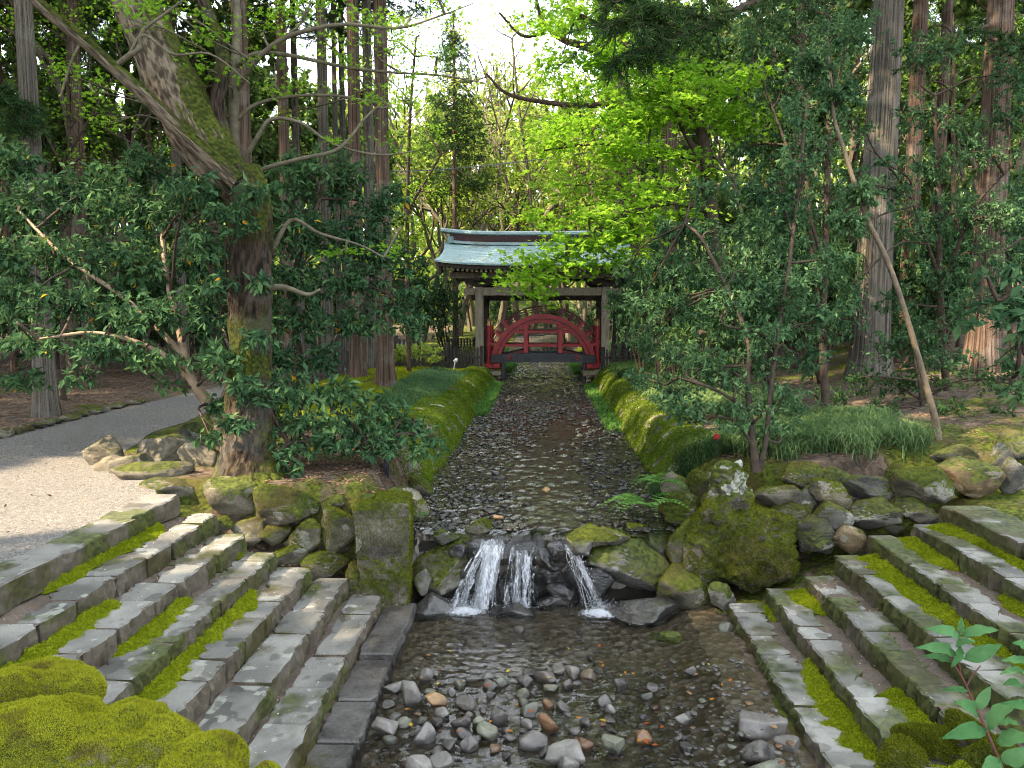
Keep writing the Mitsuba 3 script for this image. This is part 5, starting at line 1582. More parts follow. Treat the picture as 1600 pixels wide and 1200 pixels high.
tree('evergreen_tree', 'dense small leaved evergreen tree filling the space left of the big cedar', 'tree',
     [[(1290, 640, 11.5, 12), (1285, 520, 11.6, 12), (1290, 380, 11.8, 10), (1295, 200, 12, 8), (1292, 60, 12, 5)], [(1290, 420, 11.8, 6), (1240, 260, 11.8, 5), (1200, 150, 12, 3)]],
     [(1270, 20, 12.2, 70, 40), (1190, 60, 12.4, 60, 46), (1290, 110, 12, 60, 50), (1220, 150, 12.2, 60, 50), (1180, 240, 12.4, 50, 40), (1260, 230, 12, 70, 50), (1300, 320, 11.8, 60, 46), (1230, 330, 11.8, 50, 40), (1310, 180, 12, 30, 40), (1270, 420, 11.6, 60, 44), (1310, 500, 11.5, 50, 44), (1320, 60, 12.2, 22, 40), (1250, 640, 11.0, 40, 30), (1240, 500, 11, 40, 40)],
     'mat_bark_dark', 'mat_leaf_shrub', shr, 84, 9, twig_r=.008)
tree('evergreen_tree', 'leafy evergreen standing between the two large right cedars', 'tree',
     [[(1480, 620, 13.6, 12), (1470, 480, 13.6, 10), (1465, 300, 13.6, 8), (1460, 150, 13.6, 5)], [(1470, 460, 13.6, 6), (1520, 330, 13.4, 5), (1580, 260, 13.2, 3)], [(1470, 440, 13.6, 6), (1420, 300, 13.4, 4)]],
     [(1450, 80, 14, 60, 30), (1440, 180, 13.8, 46, 40), (1500, 200, 13.6, 50, 40), (1450, 260, 13.6, 60, 40), (1550, 240, 13.2, 60, 30), (1500, 330, 13.4, 60, 40), (1430, 360, 13.4, 46, 34), (1570, 330, 13, 46, 40), (1540, 400, 13, 60, 36), (1480, 430, 13.4, 50, 34), (1590, 120, 13.2, 46, 50), (1570, 180, 13.2, 40, 26), (1400, 300, 13.2, 30, 40), (1380, 250, 13, 40, 12, .4), (1400, 470, 13.6, 40, 30), (1330, 270, 12.8, 40, 14, .4), (1350, 205, 12.8, 30, 12, .4), (1440, 520, 13, 50, 34), (1520, 480, 12.8, 60, 36), (1580, 460, 12.6, 40, 40), (1390, 540, 13, 40, 30), (1330, 450, 12.6, 30, 36), (1340, 360, 12.8, 36, 16, .4), (1560, 340, 12.8, 50, 26), (1480, 560, 12.4, 50, 26)],
     'mat_bark_dark', 'mat_leaf_shrub', shr, 84, 10, twig_r=.009)
tree('camellia', 'glossy broad leaved bough reaching in at the right edge above the rocks', 'shrub',
     [[(1750, 720, 5.6, 26), (1730, 560, 5.5, 20), (1690, 430, 5.3, 14), (1640, 420, 5.2, 8), (1560, 470, 5.1, 4)], [(1690, 430, 5.3, 10), (1620, 370, 5.2, 5), (1570, 390, 5.2, 3)], [(1720, 540, 5.4, 8), (1640, 540, 5.2, 5), (1590, 580, 5.2, 3)]],
     [(1580, 420, 5.2, 46, 36, .3), (1560, 470, 5.1, 46, 26, .25), (1600, 500, 5.1, 60, 30, .3), (1600, 560, 5.2, 40, 30, .25), (1530, 500, 5.1, 26, 14, .2), (1590, 610, 5.2, 20, 14, .15), (1640, 460, 5.2, 60, 60, .3)],
     'mat_bark_dark', 'mat_leaf_shrub', lambda mb, t, d, rng: rosette(mb, t, d, 8, .105, .048, rng, .25, .85, .12), 95, 11, twig_r=.006)
tree('dark_shrub', 'low dark evergreen shrub under the right cedars', 'shrub',
     [[(1440, 690, 12, 8), (1440, 620, 12, 6), (1430, 570, 12, 4)]],
     [(1340, 590, 12.5, 46, 30), (1400, 600, 12.4, 50, 30), (1460, 590, 12.2, 60, 34), (1540, 590, 11.6, 60, 30), (1590, 600, 11.4, 50, 30), (1500, 640, 11.0, 60, 24), (1570, 650, 10.8, 50, 24), (1300, 620, 12, 40, 26), (1420, 540, 13, 40, 30), (1380, 640, 11.6, 50, 22)],
     'mat_bark_dark', 'mat_leaf_cedar', lambda mb, t, d, rng: rosette(mb, t, d, 12, .085, .034, rng, .1, .8, .15), 70, 12)
# leaning thin trunk
lt = thing('leaning_tree', 'thin bare trunk leaning left from the mossy ground behind the right rocks', 'tree')
mb = MB()
px_limb(mb, [(1467, 700, 9.4, 12), (1458, 640, 9.4, 10), (1440, 570, 9.5, 9), (1415, 490, 9.5, 8), (1385, 400, 9.6, 8), (1350, 320, 9.7, 7), (1325, 230, 9.8, 6), (1305, 165, 9.9, 5), (1290, 90, 10, 4)], seed=3, rough=.05, sides=9, wob=.14)
mb.put(f'{lt}__trunk', 'mat_bark_lean', True)
mb, tw = MB(), MB()
r_ = np.random.default_rng(8)
for b in blobs_px([(1345, 300, 9.6, 34, 26, .3), (1325, 345, 9.5, 36, 20, .3), (1305, 150, 9.9, 40, 30, .4), (1330, 60, 10, 50, 40, .5), (1270, 100, 10, 40, 30, .4)]):
    tips, q = sample_blob(b[0], b[1], 60, r_)
    tq = A(1350, 320, 9.7) if b[0][2] < A(0, 220, 9.7)[2] else A(1305, 165, 9.9)
    for t in tips[:4]: limb(tw, [tq, (tq + t) / 2 + [0, 0, .05], t], .008, .003, 4, n=6)
    shr(mb, tips, q, r_)
tw.put(f'{lt}__twigs', 'mat_bark_dark', True, kind='stuff')
mb.put(f'{lt}__crown', 'mat_leaf_shrub', kind='stuff')

# the sunny openings that light the path and the near camellia: no crown stands in their way
SHAFT = [(np.array([-4.9, 7.3, 1.2]), 1.1), (np.array([-5.1, 8.8, 1.3]), .7), (np.array([-5.2, 8.5, 2.8]), .6), (np.array([-6.2, 8.5, 2.7]), .6), (np.array([1.5, 13, 6]), 2.0), (np.array([0, 40, 8]), 9.0), (np.array([1, 24, 8]), 3.0)]


def in_shaft(x, y, rad=3.0, z0=10, z1=24):
    for p, r in SHAFT:
        t = np.linspace((z0 - p[2]) / SUN[2], (z1 - p[2]) / SUN[2], 12)
        q = p + SUN * t[:, None]
        if (np.hypot(q[:, 0] - x, q[:, 1] - y) < r + rad * (1 - (q[:, 2] - z0) / (z1 - z0 + 4))).any(): return True
    return False



midg = lambda mb, t, d, rng: spray(mb, t, d, 22, .085, rng, .40, .3, 'diam', .055, .05)
tree('broadleaf_tree', 'thin broadleaf tree with fresh green sprays between the far left cedars', 'tree',
     [[(100, 650, 15.5, 9), (98, 500, 15.5, 8), (110, 300, 15.5, 7), (105, 120, 15.5, 5), (110, -20, 15.5, 3)], [(108, 280, 15.5, 4), (40, 150, 15.3, 3)], [(108, 240, 15.5, 4), (190, 100, 15.3, 3)]],
     [(30, 40, 15, 60, 36), (20, 110, 15, 40, 30), (95, 30, 15.4, 40, 40), (105, 110, 15.4, 40, 30), (95, 180, 15.4, 36, 26), (170, 40, 15.3, 40, 36), (180, 110, 15.3, 36, 30), (185, 190, 15.3, 40, 26), (160, 250, 15.3, 40, 24), (20, 200, 15, 40, 30), (110, 240, 15.4, 30, 20), (230, 230, 15.3, 30, 26)],
     'mat_bark_dark', 'mat_leaf_maple', midg, 9, 21, twig=2, twig_r=.01)
tree('broadleaf_tree', 'fresh green broadleaf tree in front of the cedar row left of the bright gap', 'tree',
     [[(640, 600, 19, 8), (636, 400, 19, 7), (640, 200, 19, 5), (650, 60, 19, 3)], [(637, 330, 19, 4), (690, 240, 18.6, 3)], [(638, 260, 19, 4), (560, 120, 18.6, 3)]],
     [(650, 60, 19, 50, 40), (630, 150, 19, 46, 30), (690, 90, 19, 40, 30), (600, 60, 18.6, 44, 30), (670, 200, 18.8, 40, 30), (650, 290, 18.8, 36, 30), (690, 300, 18.6, 30, 24), (560, 110, 18.6, 36, 24), (640, 360, 18.8, 36, 30), (620, 420, 18.8, 36, 24), (500, 60, 17, 50, 24), (440, 40, 17, 40, 26), (430, 180, 17, 30, 20)],
     'mat_bark_dark', 'mat_leaf_maple', midg, 9, 22, twig=2, twig_r=.01)
tree('broadleaf_tree', 'shaded broadleaf tree with mid green leaves above the right cedars', 'tree',
     [[(1290, 620, 14.8, 8), (1262, 300, 14.8, 7), (1250, 100, 14.8, 5), (1250, -30, 14.8, 3)], [(1252, 150, 14.8, 4), (1180, 40, 14.5, 3)]],
     [(1180, 30, 14.6, 60, 36), (1250, 60, 14.6, 50, 40), (1310, 40, 14.6, 36, 50), (1300, 130, 14.6, 36, 40), (1170, 110, 14.6, 50, 30), (1230, 160, 14.7, 50, 36), (1310, 220, 14.7, 24, 40), (1130, 60, 14.5, 40, 26)],
     'mat_bark_dark', 'mat_leaf_shrub', midg, 12, 23, twig=2, twig_r=.01)
tree('broadleaf_tree', 'loose leafed tree letting the sky through between the right cedars', 'tree',
     [[(1500, 620, 20, 8), (1490, 300, 20, 7), (1490, 60, 20, 4)], [(1490, 200, 20, 4), (1580, 60, 20, 3)]],
     [(1440, 40, 20, 50, 30), (1490, 90, 20, 40, 30), (1430, 130, 20, 40, 30), (1500, 170, 20, 40, 30), (1580, 100, 20, 30, 40), (1590, 30, 20, 30, 24)],
     'mat_bark_dark', 'mat_leaf_maple', midg, 6, 24, twig=2, twig_r=.01)


def high_crown(key, bl, mat, seed, bark='mat_bark_old', root=None):
    """Crown high above the picture: (x, y, z, radius) clumps, with limbs from root."""
    r = np.random.default_rng(seed)
    cr, tw = MB(), MB()
    for (x, y, z, rad) in bl:
        c = np.array([x, y, z], float)
        tips, q = sample_blob(c, (rad, rad, rad * .6), int(15 * math.pi * rad * rad * .7), r)
        rosette(cr, tips, unit(q + r.normal(size=q.shape) * .4), 13, .22, .13, r, .2, .9, .3, 'diam', 1.0, .6)
        limb(tw, [root, (np.asarray(root) + c) / 2 + r.normal(size=3) * .4 + [0, 0, .5], c], .12, .03, 7, int(r.integers(99)), .2)
        for t in tips[:12]: limb(tw, [c, t], .03, .008, 4, n=4)
    tw.put(f'{key}__upper_limbs', bark, True, kind='stuff')
    cr.put(f'{key}__crown', mat, kind='stuff')


high_crown(old, [(-2.0, 10.0, 12.0, 2.2), (-.2, 13.3, 13.8, 2.4), (-4.2, 6.3, 12.5, 2.4), (1.6, 10.8, 13.5, 2.2), (-1.5, 7.0, 13.5, 2.2)], 'mat_leaf_maple', 31, root=A(190, -60, 9.1))
for k, (lab, rx, ry, pts) in enumerate((('tall broadleaf tree left of the steps whose crown shades the pool', -14.0, 1.0, [(0, 6.5, 0), (0, 8, 0), (1.5, 7, 0), (-1, 7.5, 0), (-2.5, 6.5, .5), (-3, 5, .5), (0, 5, 0), (2.3, 8, 1), (-3.1, 5.7, .8), (-3.0, 6.8, .9), (-2.4, 7.3, .6), (-3.6, 5, 1), (-2, 5.6, .4), (-3.3, 4.4, 1)]),
                                        ('tall broadleaf tree standing left behind the photographer', -10.0, -3.0, [(3, 6, .5), (4, 7, 1), (4.5, 4, 1), (2.5, 4.2, .3), (1.5, 4.4, 0), (-2, 3.6, .5), (3.4, 8.6, 1.2)]),
                                        ('tall broadleaf tree left of the path whose crown shades the old trunk', -16.5, 7.0, [(-3.2, 8.4, 2.5), (-3.4, 8.4, 4.5), (-3.2, 8.5, 6.0), (-7, 11, 1.2), (-7.2, 13, 1.2), (-8, 9.4, 1.2), (-6.6, 10, 1.2), (-4, 9, 7), (-7, 15.5, 1.2), (1.7, 14, 1.1), (1.7, 17.5, 1.1), (-1.8, 14, 1.1), (-1.8, 17.5, 1.1), (0, 12, .7), (0, 16, .7), (-3.8, 17, 1.5), (-3.1, 8.4, 3.4), (-3.3, 8.2, 5.2), (-3, 8.6, 1.6), (-7.4, 9.2, 1.2), (-8.2, 8.2, 1.2), (-6.5, 11.6, 1.2), (-5.4, 10.3, 1.3), (-7.5, 7, 1.2), (-4.0, 8.8, 6)]))):
    key = thing('tall_tree', lab, 'tree')
    mb = MB()
    z0 = float(ground_h(rx, ry))
    limb(mb, [(rx, ry, z0 - .2), (rx + .2, ry, 5), (rx, ry + .2, 10)], .34, .2, 16, k, .2, .12, 20)
    mb.put(f'{key}__trunk', 'mat_bark_old', True)
    bl = []
    for i, p in enumerate(pts):
        t = (13.2 + (i * 1.7) % 4 - p[2]) / SUN[2]
        c = np.asarray(p) + SUN * t
        if in_shaft(c[0], c[1], 1.0, c[2] - 1, c[2] + 1): continue
        bl.append((*c, 1.9 if not in_shaft(c[0], c[1], 1.9, c[2] - 1, c[2] + 1) else 1.0))
    high_crown(key, bl, 'mat_leaf_shrub', 40 + k, root=(rx, ry + .2, 9.8))

# ---------------------------------------------------------------- cedars
def cedar_crown(seed, sparse=1.0, k=13, L=.30, W=.035, nb=84):
    """A crown of unit tree: height 20 m, from 7.5 m up."""
    rng = np.random.default_rng(seed)
    mb = MB(); br = MB()
    for b in range(nb):
        t = rng.random() ** .9
        z = 10.2 + 9.5 * t
        a = rng.uniform(0, 2 * np.pi)
        ln = (2.7 * (1 - t) ** .7 + .35) * rng.uniform(.6, 1.1)
        s = np.linspace(0, 1, 8)
        out = np.array([math.cos(a), math.sin(a), 0])
        pts = np.array([0, 0, z]) + out * (ln * s)[:, None] + np.array([0, 0, 1.0]) * (-.28 * ln * np.sin(s * 2.2) + .10 * ln * s * s)[:, None]
        br.add(*tube(pts, np.linspace(.035, .008, 8), 4)[:2])
        m = int(9 * sparse * ln)
        q = pts[rng.integers(2, 8, m)] + rng.normal(size=(m, 3)) * [.22, .22, .12]
        d = unit(out * .7 + rng.normal(size=(m, 3)) * .5 + [0, 0, -.35])
        tufts(mb, q, d, k, L, W, rng, .5, .25)
    return (mb.mesh(), mb.uv()), br.mesh()


CROWNS = [cedar_crown(s) for s in (1, 2, 3)]
CROWN_D = [(mikit.ply(c[0], 'mat_leaf_cedar', False, uv=c[1]), mikit.ply(b, 'mat_bark_dark', True)) for c, b in CROWNS]


def cedar_trunk(seed):
    """Unit trunk: foot radius 1 before the flare, 20 m."""
    n = 36
    z = np.concatenate([np.linspace(-.4, 1.6, 14), np.linspace(1.9, 19.5, n - 14)])
    r = (1 + .40 * np.exp(-np.clip(z, 0, 9) / .4)) * (1 - .72 * np.clip(z, 0, 20) / 20)
    rng = np.random.default_rng(seed)
    sway = np.stack([.3 * (meshkit.noise(np.stack([z * .12, z * 0, z * 0 + seed], 1), k) - .5) for k in (1, 2)], 1)
    sway = sway - sway[2]
    v, f, uv = tube(np.column_stack([sway, z]), r, 30, 0)
    a = uv[:, 0]
    w = meshkit.fbm(np.stack([np.cos(a) * 5, np.sin(a) * 5, v[:, 2] * .35 + seed], 1), 3, seed) - .5
    c = np.column_stack([np.interp(v[:, 2], z, sway[:, 0]), np.interp(v[:, 2], z, sway[:, 1])])
    rel = v[:, :2] - c
    v[:, :2] = c + rel * (1 + .20 * w)[:, None]
    return v, f, uv


def cedar(label, x, y, r, hs=1.0, grey=False, group=None, crown=True, seed=0, flare=1, cscale=1.0, name='cedar'):
    key = thing(name, label, 'tree', group)
    z = float(ground_h(x, y))
    rng = np.random.default_rng(int(abs(x * 1000) + y * 10))
    v, f, uv = cedar_trunk(int(rng.integers(99)))
    v = v * [1, 1, hs]; v[:, :2] *= r
    put(f'{key}__trunk', (xf(v, 0, (x, y, z)), f), 'mat_bark_grey' if grey else 'mat_bark_cedar', True, uv=uv + [0, x * 7 + y])
    if crown:
        k = int(rng.integers(3))
        w = T().translate([float(x), float(y), z]).rotate([0, 0, 1], float(rng.uniform(0, 360))).scale([cscale, cscale, hs])
        scene[f'{key}__branches'] = {**CROWN_D[k][1], 'to_world': w}
        scene[f'{key}__crown'] = {**CROWN_D[k][0], 'to_world': w}
        tag(f'{key}__crown', kind='stuff'); tag(f'{key}__branches', kind='stuff')
    return key


# (px, D, width px, label, grey)
CED = [(64, 13.1, 32, 'large cedar trunk at the far left beyond the gravel path', 1), (137, 18.0, 20, 'second cedar trunk from the left, behind the path', 0), (388, 14.0, 30, 'cedar trunk rising directly behind the pale maple stem', 0),
       (452, 19.0, 20, 'brown cedar trunk right of the pale maple stem', 0), (470, 24.0, 14, 'thin cedar trunk touching the right side of the brown one', 1), (511, 20.0, 20, 'cedar trunk in the middle of the left row, standing alone', 1),
       (541, 26.0, 12, 'slim grey cedar trunk left of the dark pair', 1), (558, 17.2, 24, 'dark cedar trunk, left of the close group of three', 0), (580, 21.0, 20, 'pale cedar trunk, middle of the close group of three', 1),
       (601, 16.0, 25, 'reddish cedar trunk standing at the left end of the moss lawn', 0),
       (1362, 16.4, 54, 'biggest cedar trunk on the right, grey bark above and brown at the foot', 1), (1417, 19.0, 26, 'red brown cedar trunk right of the biggest one', 0), (1455, 22.0, 20, 'slim dark cedar trunk right of the red brown one', 0),
       (1540, 15.5, 46, 'thick cedar trunk with pale scars near the right edge', 0), (1042, 18.0, 28, 'dark cedar trunk behind the bright maple', 0), (969, 29.0, 22, 'pale lichen spotted trunk right of the gate', 1),
       (712, 33.0, 8, 'young cedar with a thin red trunk behind the gate roof', 0), (530, 23.0, 10, 'tan trunk glimpsed low behind the camellia', 1), (215, 24, 14, 'cedar trunk behind the leaning mossy limb', 0), (284, 21, 18, 'pale lit cedar trunk behind the mossy limb', 1), (712, 31.0, 10, 'red trunk seen low beside the left gate pillar', 0), (1240, 20, 20, 'cedar trunk hidden behind the small leaved evergreen', 0),
       (20, 22, 12, 'thin trunk at the left edge of the picture', 0), (105, 26, 12, 'thin dark trunk between the first two left cedars', 0)]
placed = []
for px, D, w, lab, g in CED:
    x = A(px, 490, D)[0]
    placed.append((x, D))
    young = 'young' in lab or 'red trunk seen' in lab
    cedar(lab, x, D, w * D / FOCAL / 2, .68 if young else 1.05 + .2 * ((px * 7) % 5) / 5, bool(g), cscale=.62 if young else 1.0)

rng = np.random.default_rng(17)


def scatter(n, xr, yr, gap, label, group, rr=(.13, .24), crown=True):
    got = tries = 0
    while got < n and tries < 4000:
        tries += 1
        x, y = rng.uniform(*xr), rng.uniform(*yr)
        if any(math.hypot(x - a, y - b) < gap for a, b in placed): continue
        if -9.0 < x < -5.5 and y < 40: continue      # the path
        if in_shaft(x, y): continue
        px = 850 + x / max(y, .1) * FOCAL
        if y > 0 and -400 < px < 2000 and y < 12.5: continue   # not between the camera and the picture
        if y > 0 and 560 < px < 1120: continue     # nor in the view along the stream
        if y > 0 and -20 < px < 1620 and y < 17: continue
        placed.append((x, y))
        cedar(label if y < 12 or not -60 < px < 1660 else label.split(' in the')[0] + ' ' + spot(px, y), x, y, rng.uniform(*rr), rng.uniform(.9, 1.25), rng.random() < .4, group, crown)
        got += 1


scatter(44, (-34, -9.2), (14, 40), 2.0, 'tall straight cedar in the dim forest left of the path', 'cedars in the forest on the left')
scatter(26, (8.5, 34), (15, 56), 2.6, 'tall straight cedar in the dark forest behind the right bank', 'cedars in the forest on the right')
scatter(64, (-34, -9.5), (-24, 14), 2.0, 'tall cedar standing left of the steps outside the picture', 'cedars left of the steps outside the picture')
scatter(9, (8, 22), (-12, 12), 3.0, 'tall cedar standing right of the steps outside the picture', 'cedars right of the steps outside the picture')

# dark cedar boughs hanging in at the top
bt = [k for k, v in labels.items() if v.get('label', '').startswith('shaded broadleaf tree with mid green')][0]
high_crown(bt, [(2.9, 14.6, 13.6, 2.0), (5.0, 13.8, 13.8, 2.2), (7.2, 13.2, 13.6, 2.2), (3.2, 12.0, 13.2, 1.8), (6.0, 11.5, 13.6, 2.0)], 'mat_leaf_shrub', 51, 'mat_bark_dark', root=A(1250, -30, 14.8))


def cedar_bough(key, lines, seed, k=26, L=.13, W=.014):
    r = np.random.default_rng(seed)
    mb, nb = MB(), MB()
    for l in lines:
        q = px_limb(mb, l, seed=seed, rough=.03, sides=6)
        m = len(q)
        for i in range(3, m):
            for _ in range(4):
                e = q[i] + r.normal(size=3) * [.28, .2, .16] + [0, 0, -.10]
                limb(mb, [q[i - 1], (q[i] + e) / 2 + [0, 0, .03], e], .009, .003, 3, n=4)
                s = np.linspace(.25, 1, 5)[:, None]
                tp = q[i] * (1 - s) + e * s
                tufts(nb, tp, np.repeat(unit(e - q[i])[None], 5, 0), k, L, W, r, .7, .1)
    mb.put(f'{key}__bough', 'mat_bark_dark', True)
    nb.put(f'{key}__needles', 'mat_leaf_cedar', kind='stuff')


big = [k for k, v in labels.items() if v.get('label', '').startswith('biggest cedar')][0]
cedar_bough(big, [[(1362, -60, 16.0, 14), (1280, -40, 13, 13), (1190, -2, 11, 12), (1120, 32, 10.3, 11), (1060, 58, 10, 9), (1020, 72, 9.9, 6), (960, 95, 9.8, 3)],
                  [(1120, 32, 10.3, 6), (1070, 20, 10, 5), (1010, 5, 9.8, 4), (950, 0, 9.7, 2)], [(1060, 58, 10, 5), (1000, 30, 9.8, 4), (955, 40, 9.7, 2)]], 5, 16)
far_l = [k for k, v in labels.items() if v.get('label', '').startswith('large cedar trunk at the far left')][0]
cedar_bough(far_l, [[(62, 182, 13.0, 4), (40, 190, 12.6, 3), (5, 192, 12.3, 2)], [(62, 178, 13.0, 4), (30, 160, 12.5, 3), (0, 140, 12.2, 2)]], 6, 14)
th = [k for k, v in labels.items() if v.get('label', '').startswith('thick cedar trunk with pale scars')][0]
cedar_bough(th, [[(1545, 40, 15.4, 6), (1500, 55, 14.6, 5), (1450, 80, 14.2, 3)], [(1545, 60, 15.4, 5), (1590, 70, 14.6, 4), (1640, 90, 14.2, 2)]], 7, 14, .16, .018)

# ---------------------------------------------------------------- sunlit trees beyond the gate
def leafy_proto(seed, h=13, lvl=3, k=16, L=.22, W=.15, sparse=1.0, fork=3):
    r = np.random.default_rng(seed)
    mb, cr, tips = MB(), MB(), []
    grow(mb, (0, 0, -.3), (r.normal() * .08, r.normal() * .08, 1), h * .42, h * .016, lvl, r, tips, .22, fork, .28, .72, .70)
    tp = np.array([t[0] for t in tips]); td = np.array([t[1] for t in tips])
    keep = r.random(len(tp)) < sparse
    rosette(cr, tp[keep] + r.normal(size=(keep.sum(), 3)) * .25, td[keep], k, L, W, r, .25, 1.0, .8, 'diam', .9, .5)
    return mikit.ply(mb.mesh(), 'mat_bark_pale', True), (cr.mesh(), cr.uv())


FAR = []
for s, kw in ((1, dict(lvl=4, k=34)), (2, dict(lvl=4, k=34)), (3, dict(lvl=4, k=5, L=.2, W=.12, sparse=.5))):
    t, (m, u) = leafy_proto(60 + s, **kw)
    FAR.append((t, mikit.ply(m, 'mat_leaf_far', False, uv=u)))


def far_tree(label, px, D, kind, sc, group=None, rz=None, zs=1.0):
    x = A(px, 490, D)[0]
    key = thing('deciduous_tree', label, 'tree', group)
    w = T().translate([float(x), float(D), float(ground_h(x, D)) - .1]).rotate([0, 0, 1], float((px * 37) % 360 if rz is None else rz)).scale([sc, sc, sc * zs])
    scene[f'{key}__trunk'] = {**FAR[kind][0], 'to_world': w}
    scene[f'{key}__crown'] = {**FAR[kind][1], 'to_world': w}
    tag(f'{key}__crown', kind='stuff')


MID = []
for s_ in (4, 5):
    t, (m, u) = leafy_proto(60 + s_, lvl=4, k=64, L=.27, W=.17)
    MID.append((t, mikit.ply(m, 'mat_leaf_mid', False, uv=u)))
FAR += MID
for px, D, sc, lab in ((775, 40, 1.2, 'slender pale tree with hardly any leaves left of the bright gap'), (800, 46, 1.5, 'thin bare tree in the middle of the bright sky gap'), (832, 52, 1.5, 'thin bare tree right of the middle of the bright gap'), (760, 37, 1.05, 'leaning pale tree left behind the gate roof')):
    far_tree(lab, px, D, 2, sc)
r_ = np.random.default_rng(44)
for i, (px, D) in enumerate(((-20, 24), (60, 30), (150, 27), (230, 33), (310, 26), (380, 30), (440, 28), (500, 34), (560, 30), (170, 40), (20, 42), (330, 42), (470, 44), (100, 20.5), (1080, 26), (1140, 22), (1200, 28), (1270, 24), (1330, 30), (1400, 26), (1480, 29), (1550, 24), (1620, 28), (1120, 36), (1230, 40), (1380, 40), (1500, 42), (1600, 40), (260, 23), (420, 38))):
    if -9 < A(px, 490, D)[0] < -5.6: px -= 60
    far_tree('mid green broadleaf tree ' + spot(px, D), px, D, 3 + i % 2, r_.uniform(.6, 1.0), 'broadleaf trees among the cedars on the ' + ('left' if px < 800 else 'right'))
r_ = np.random.default_rng(3)
for px, D, sc in ((715, 47, 1.2), (765, 55, 1.3), (815, 50, 1.15), (855, 57, 1.3), (890, 46, 1.15), (740, 62, 1.45), (840, 64, 1.4), (655, 34, .75), (690, 44, .9), (735, 52, .8), (640, 50, 1.1), (800, 60, .8), (850, 66, .8), (905, 40, .85), (880, 52, .85), (930, 50, 1.0), (980, 44, 1.1), (1030, 40, 1.1), (600, 42, 1.1), (560, 48, 1.2), (1080, 48, 1.2), (770, 75, .95), (830, 80, .95), (900, 78, 1.1), (700, 72, 1.1), (640, 75, 1.3), (980, 72, 1.3), (1060, 70, 1.4), (560, 72, 1.4), (480, 66, 1.4), (400, 70, 1.5), (1150, 66, 1.4), (1240, 60, 1.4), (1350, 62, 1.4), (1460, 60, 1.4), (300, 66, 1.4), (200, 62, 1.4), (90, 64, 1.4), (1560, 64, 1.4), (0, 60, 1.4), (740, 95, 1.1), (860, 98, 1.1), (800, 100, 1.1), (680, 98, 1.4), (930, 98, 1.4)):
    far_tree(('sunlit yellow green tree ' if 560 < px < 1100 else 'back row broadleaf tree ') + spot(px, D), px, D, int(r_.integers(2)), sc,
             'yellow green trees beyond the gate' if 560 < px < 1100 else 'broadleaf trees at the back of the forest')

# the far wooded hills, one mass
r_ = np.random.default_rng(77)
n = 110000
a = r_.uniform(math.radians(18), math.radians(162), n)
R_ = r_.uniform(62, 128, n)
x, y = R_ * np.cos(a) * 1.15, R_ * np.sin(a)
gz = ground_h(x, y)
hh = 9 + 7 * meshkit.noise(np.stack([x * .11, y * .11, x * 0], 1), 5)
gap = np.exp(-((x + y * .02) / 11) ** 2)
hh = hh * (1 - .45 * gap)
z = gz + hh * r_.random(n) ** .7
p = np.stack([x, y, z], 1)
keep = meshkit.fbm(p * .22, 3, 6) > .40
p = p[keep]; n = len(p)
mb = MB()
mb.add(*leaves(p, r_.normal(size=(n, 3)), np.array([0, -.3, 1]) + r_.normal(size=(n, 3)) * .6, r_.uniform(.5, 1.0, n), r_.uniform(.35, .7, n), tone_of(p, r_, .16, 4, 1.1) - .12, r_, 'diam'))
mb.put('wooded_hill', 'mat_leaf_far', label='far wooded slopes closing the view behind the trees', cat='woods', kind='stuff')

# ---------------------------------------------------------------- undergrowth
def bush_proto(seed, mat, L, W, n, k, r3):
    r = np.random.default_rng(seed)
    mb, cr = MB(), MB()
    for _ in range(5):
        a = r.uniform(0, 6.3); o = r.normal(size=2) * r3[0] * .35
        c = np.array([o[0], o[1], r3[2] * r.uniform(.7, 1.25)])
        limb(mb, [(0, 0, -.2), c * .5 + r.normal(size=3) * .08, c], .035, .01, 5, 0)
        tips, q = sample_blob(c, np.array(r3) * r.uniform(.5, .75), n // 5, r)
        for t in tips[:10]: limb(mb, [c * .8, t], .01, .004, 3, n=4)
        rosette(cr, tips, unit(q + r.normal(size=q.shape) * .4), k, L, W, r, .2, .85, .2, 'diam', 1.0, .9)
    return mikit.ply(mb.mesh(), 'mat_bark_dark', True), mikit.ply(cr.mesh(), mat, False, uv=cr.uv())


BUSH = [bush_proto(1, 'mat_leaf_shrub', .13, .06, 260, 14, (1.5, 1.5, 1.5)), bush_proto(2, 'mat_leaf_glossy', .15, .07, 240, 13, (1.4, 1.4, 1.9)), bush_proto(3, 'mat_leaf_far', .12, .06, 260, 13, (1.3, 1.3, 1.0)),
        bush_proto(4, 'mat_leaf_cedar', .16, .05, 300, 14, (1.4, 1.4, 1.3))]


def bush(label, x, y, kind, sc, group=None, zs=1.0):
    key = thing('forest_shrub', label, 'shrub', group)
    w = T().translate([float(x), float(y), float(ground_h(x, y))]).rotate([0, 0, 1], float((x * 97 + y * 31) % 360)).scale([sc, sc, sc * zs])
    scene[f'{key}__stems'] = {**BUSH[kind][0], 'to_world': w}
    scene[f'{key}__foliage'] = {**BUSH[kind][1], 'to_world': w}
    tag(f'{key}__foliage', kind='stuff'); tag(f'{key}__stems', kind='stuff')


def bush_px(label, px, D, kind, sc, group=None, zs=1.0):
    bush(label, A(px, 490, D)[0], D, kind, sc, group, zs)


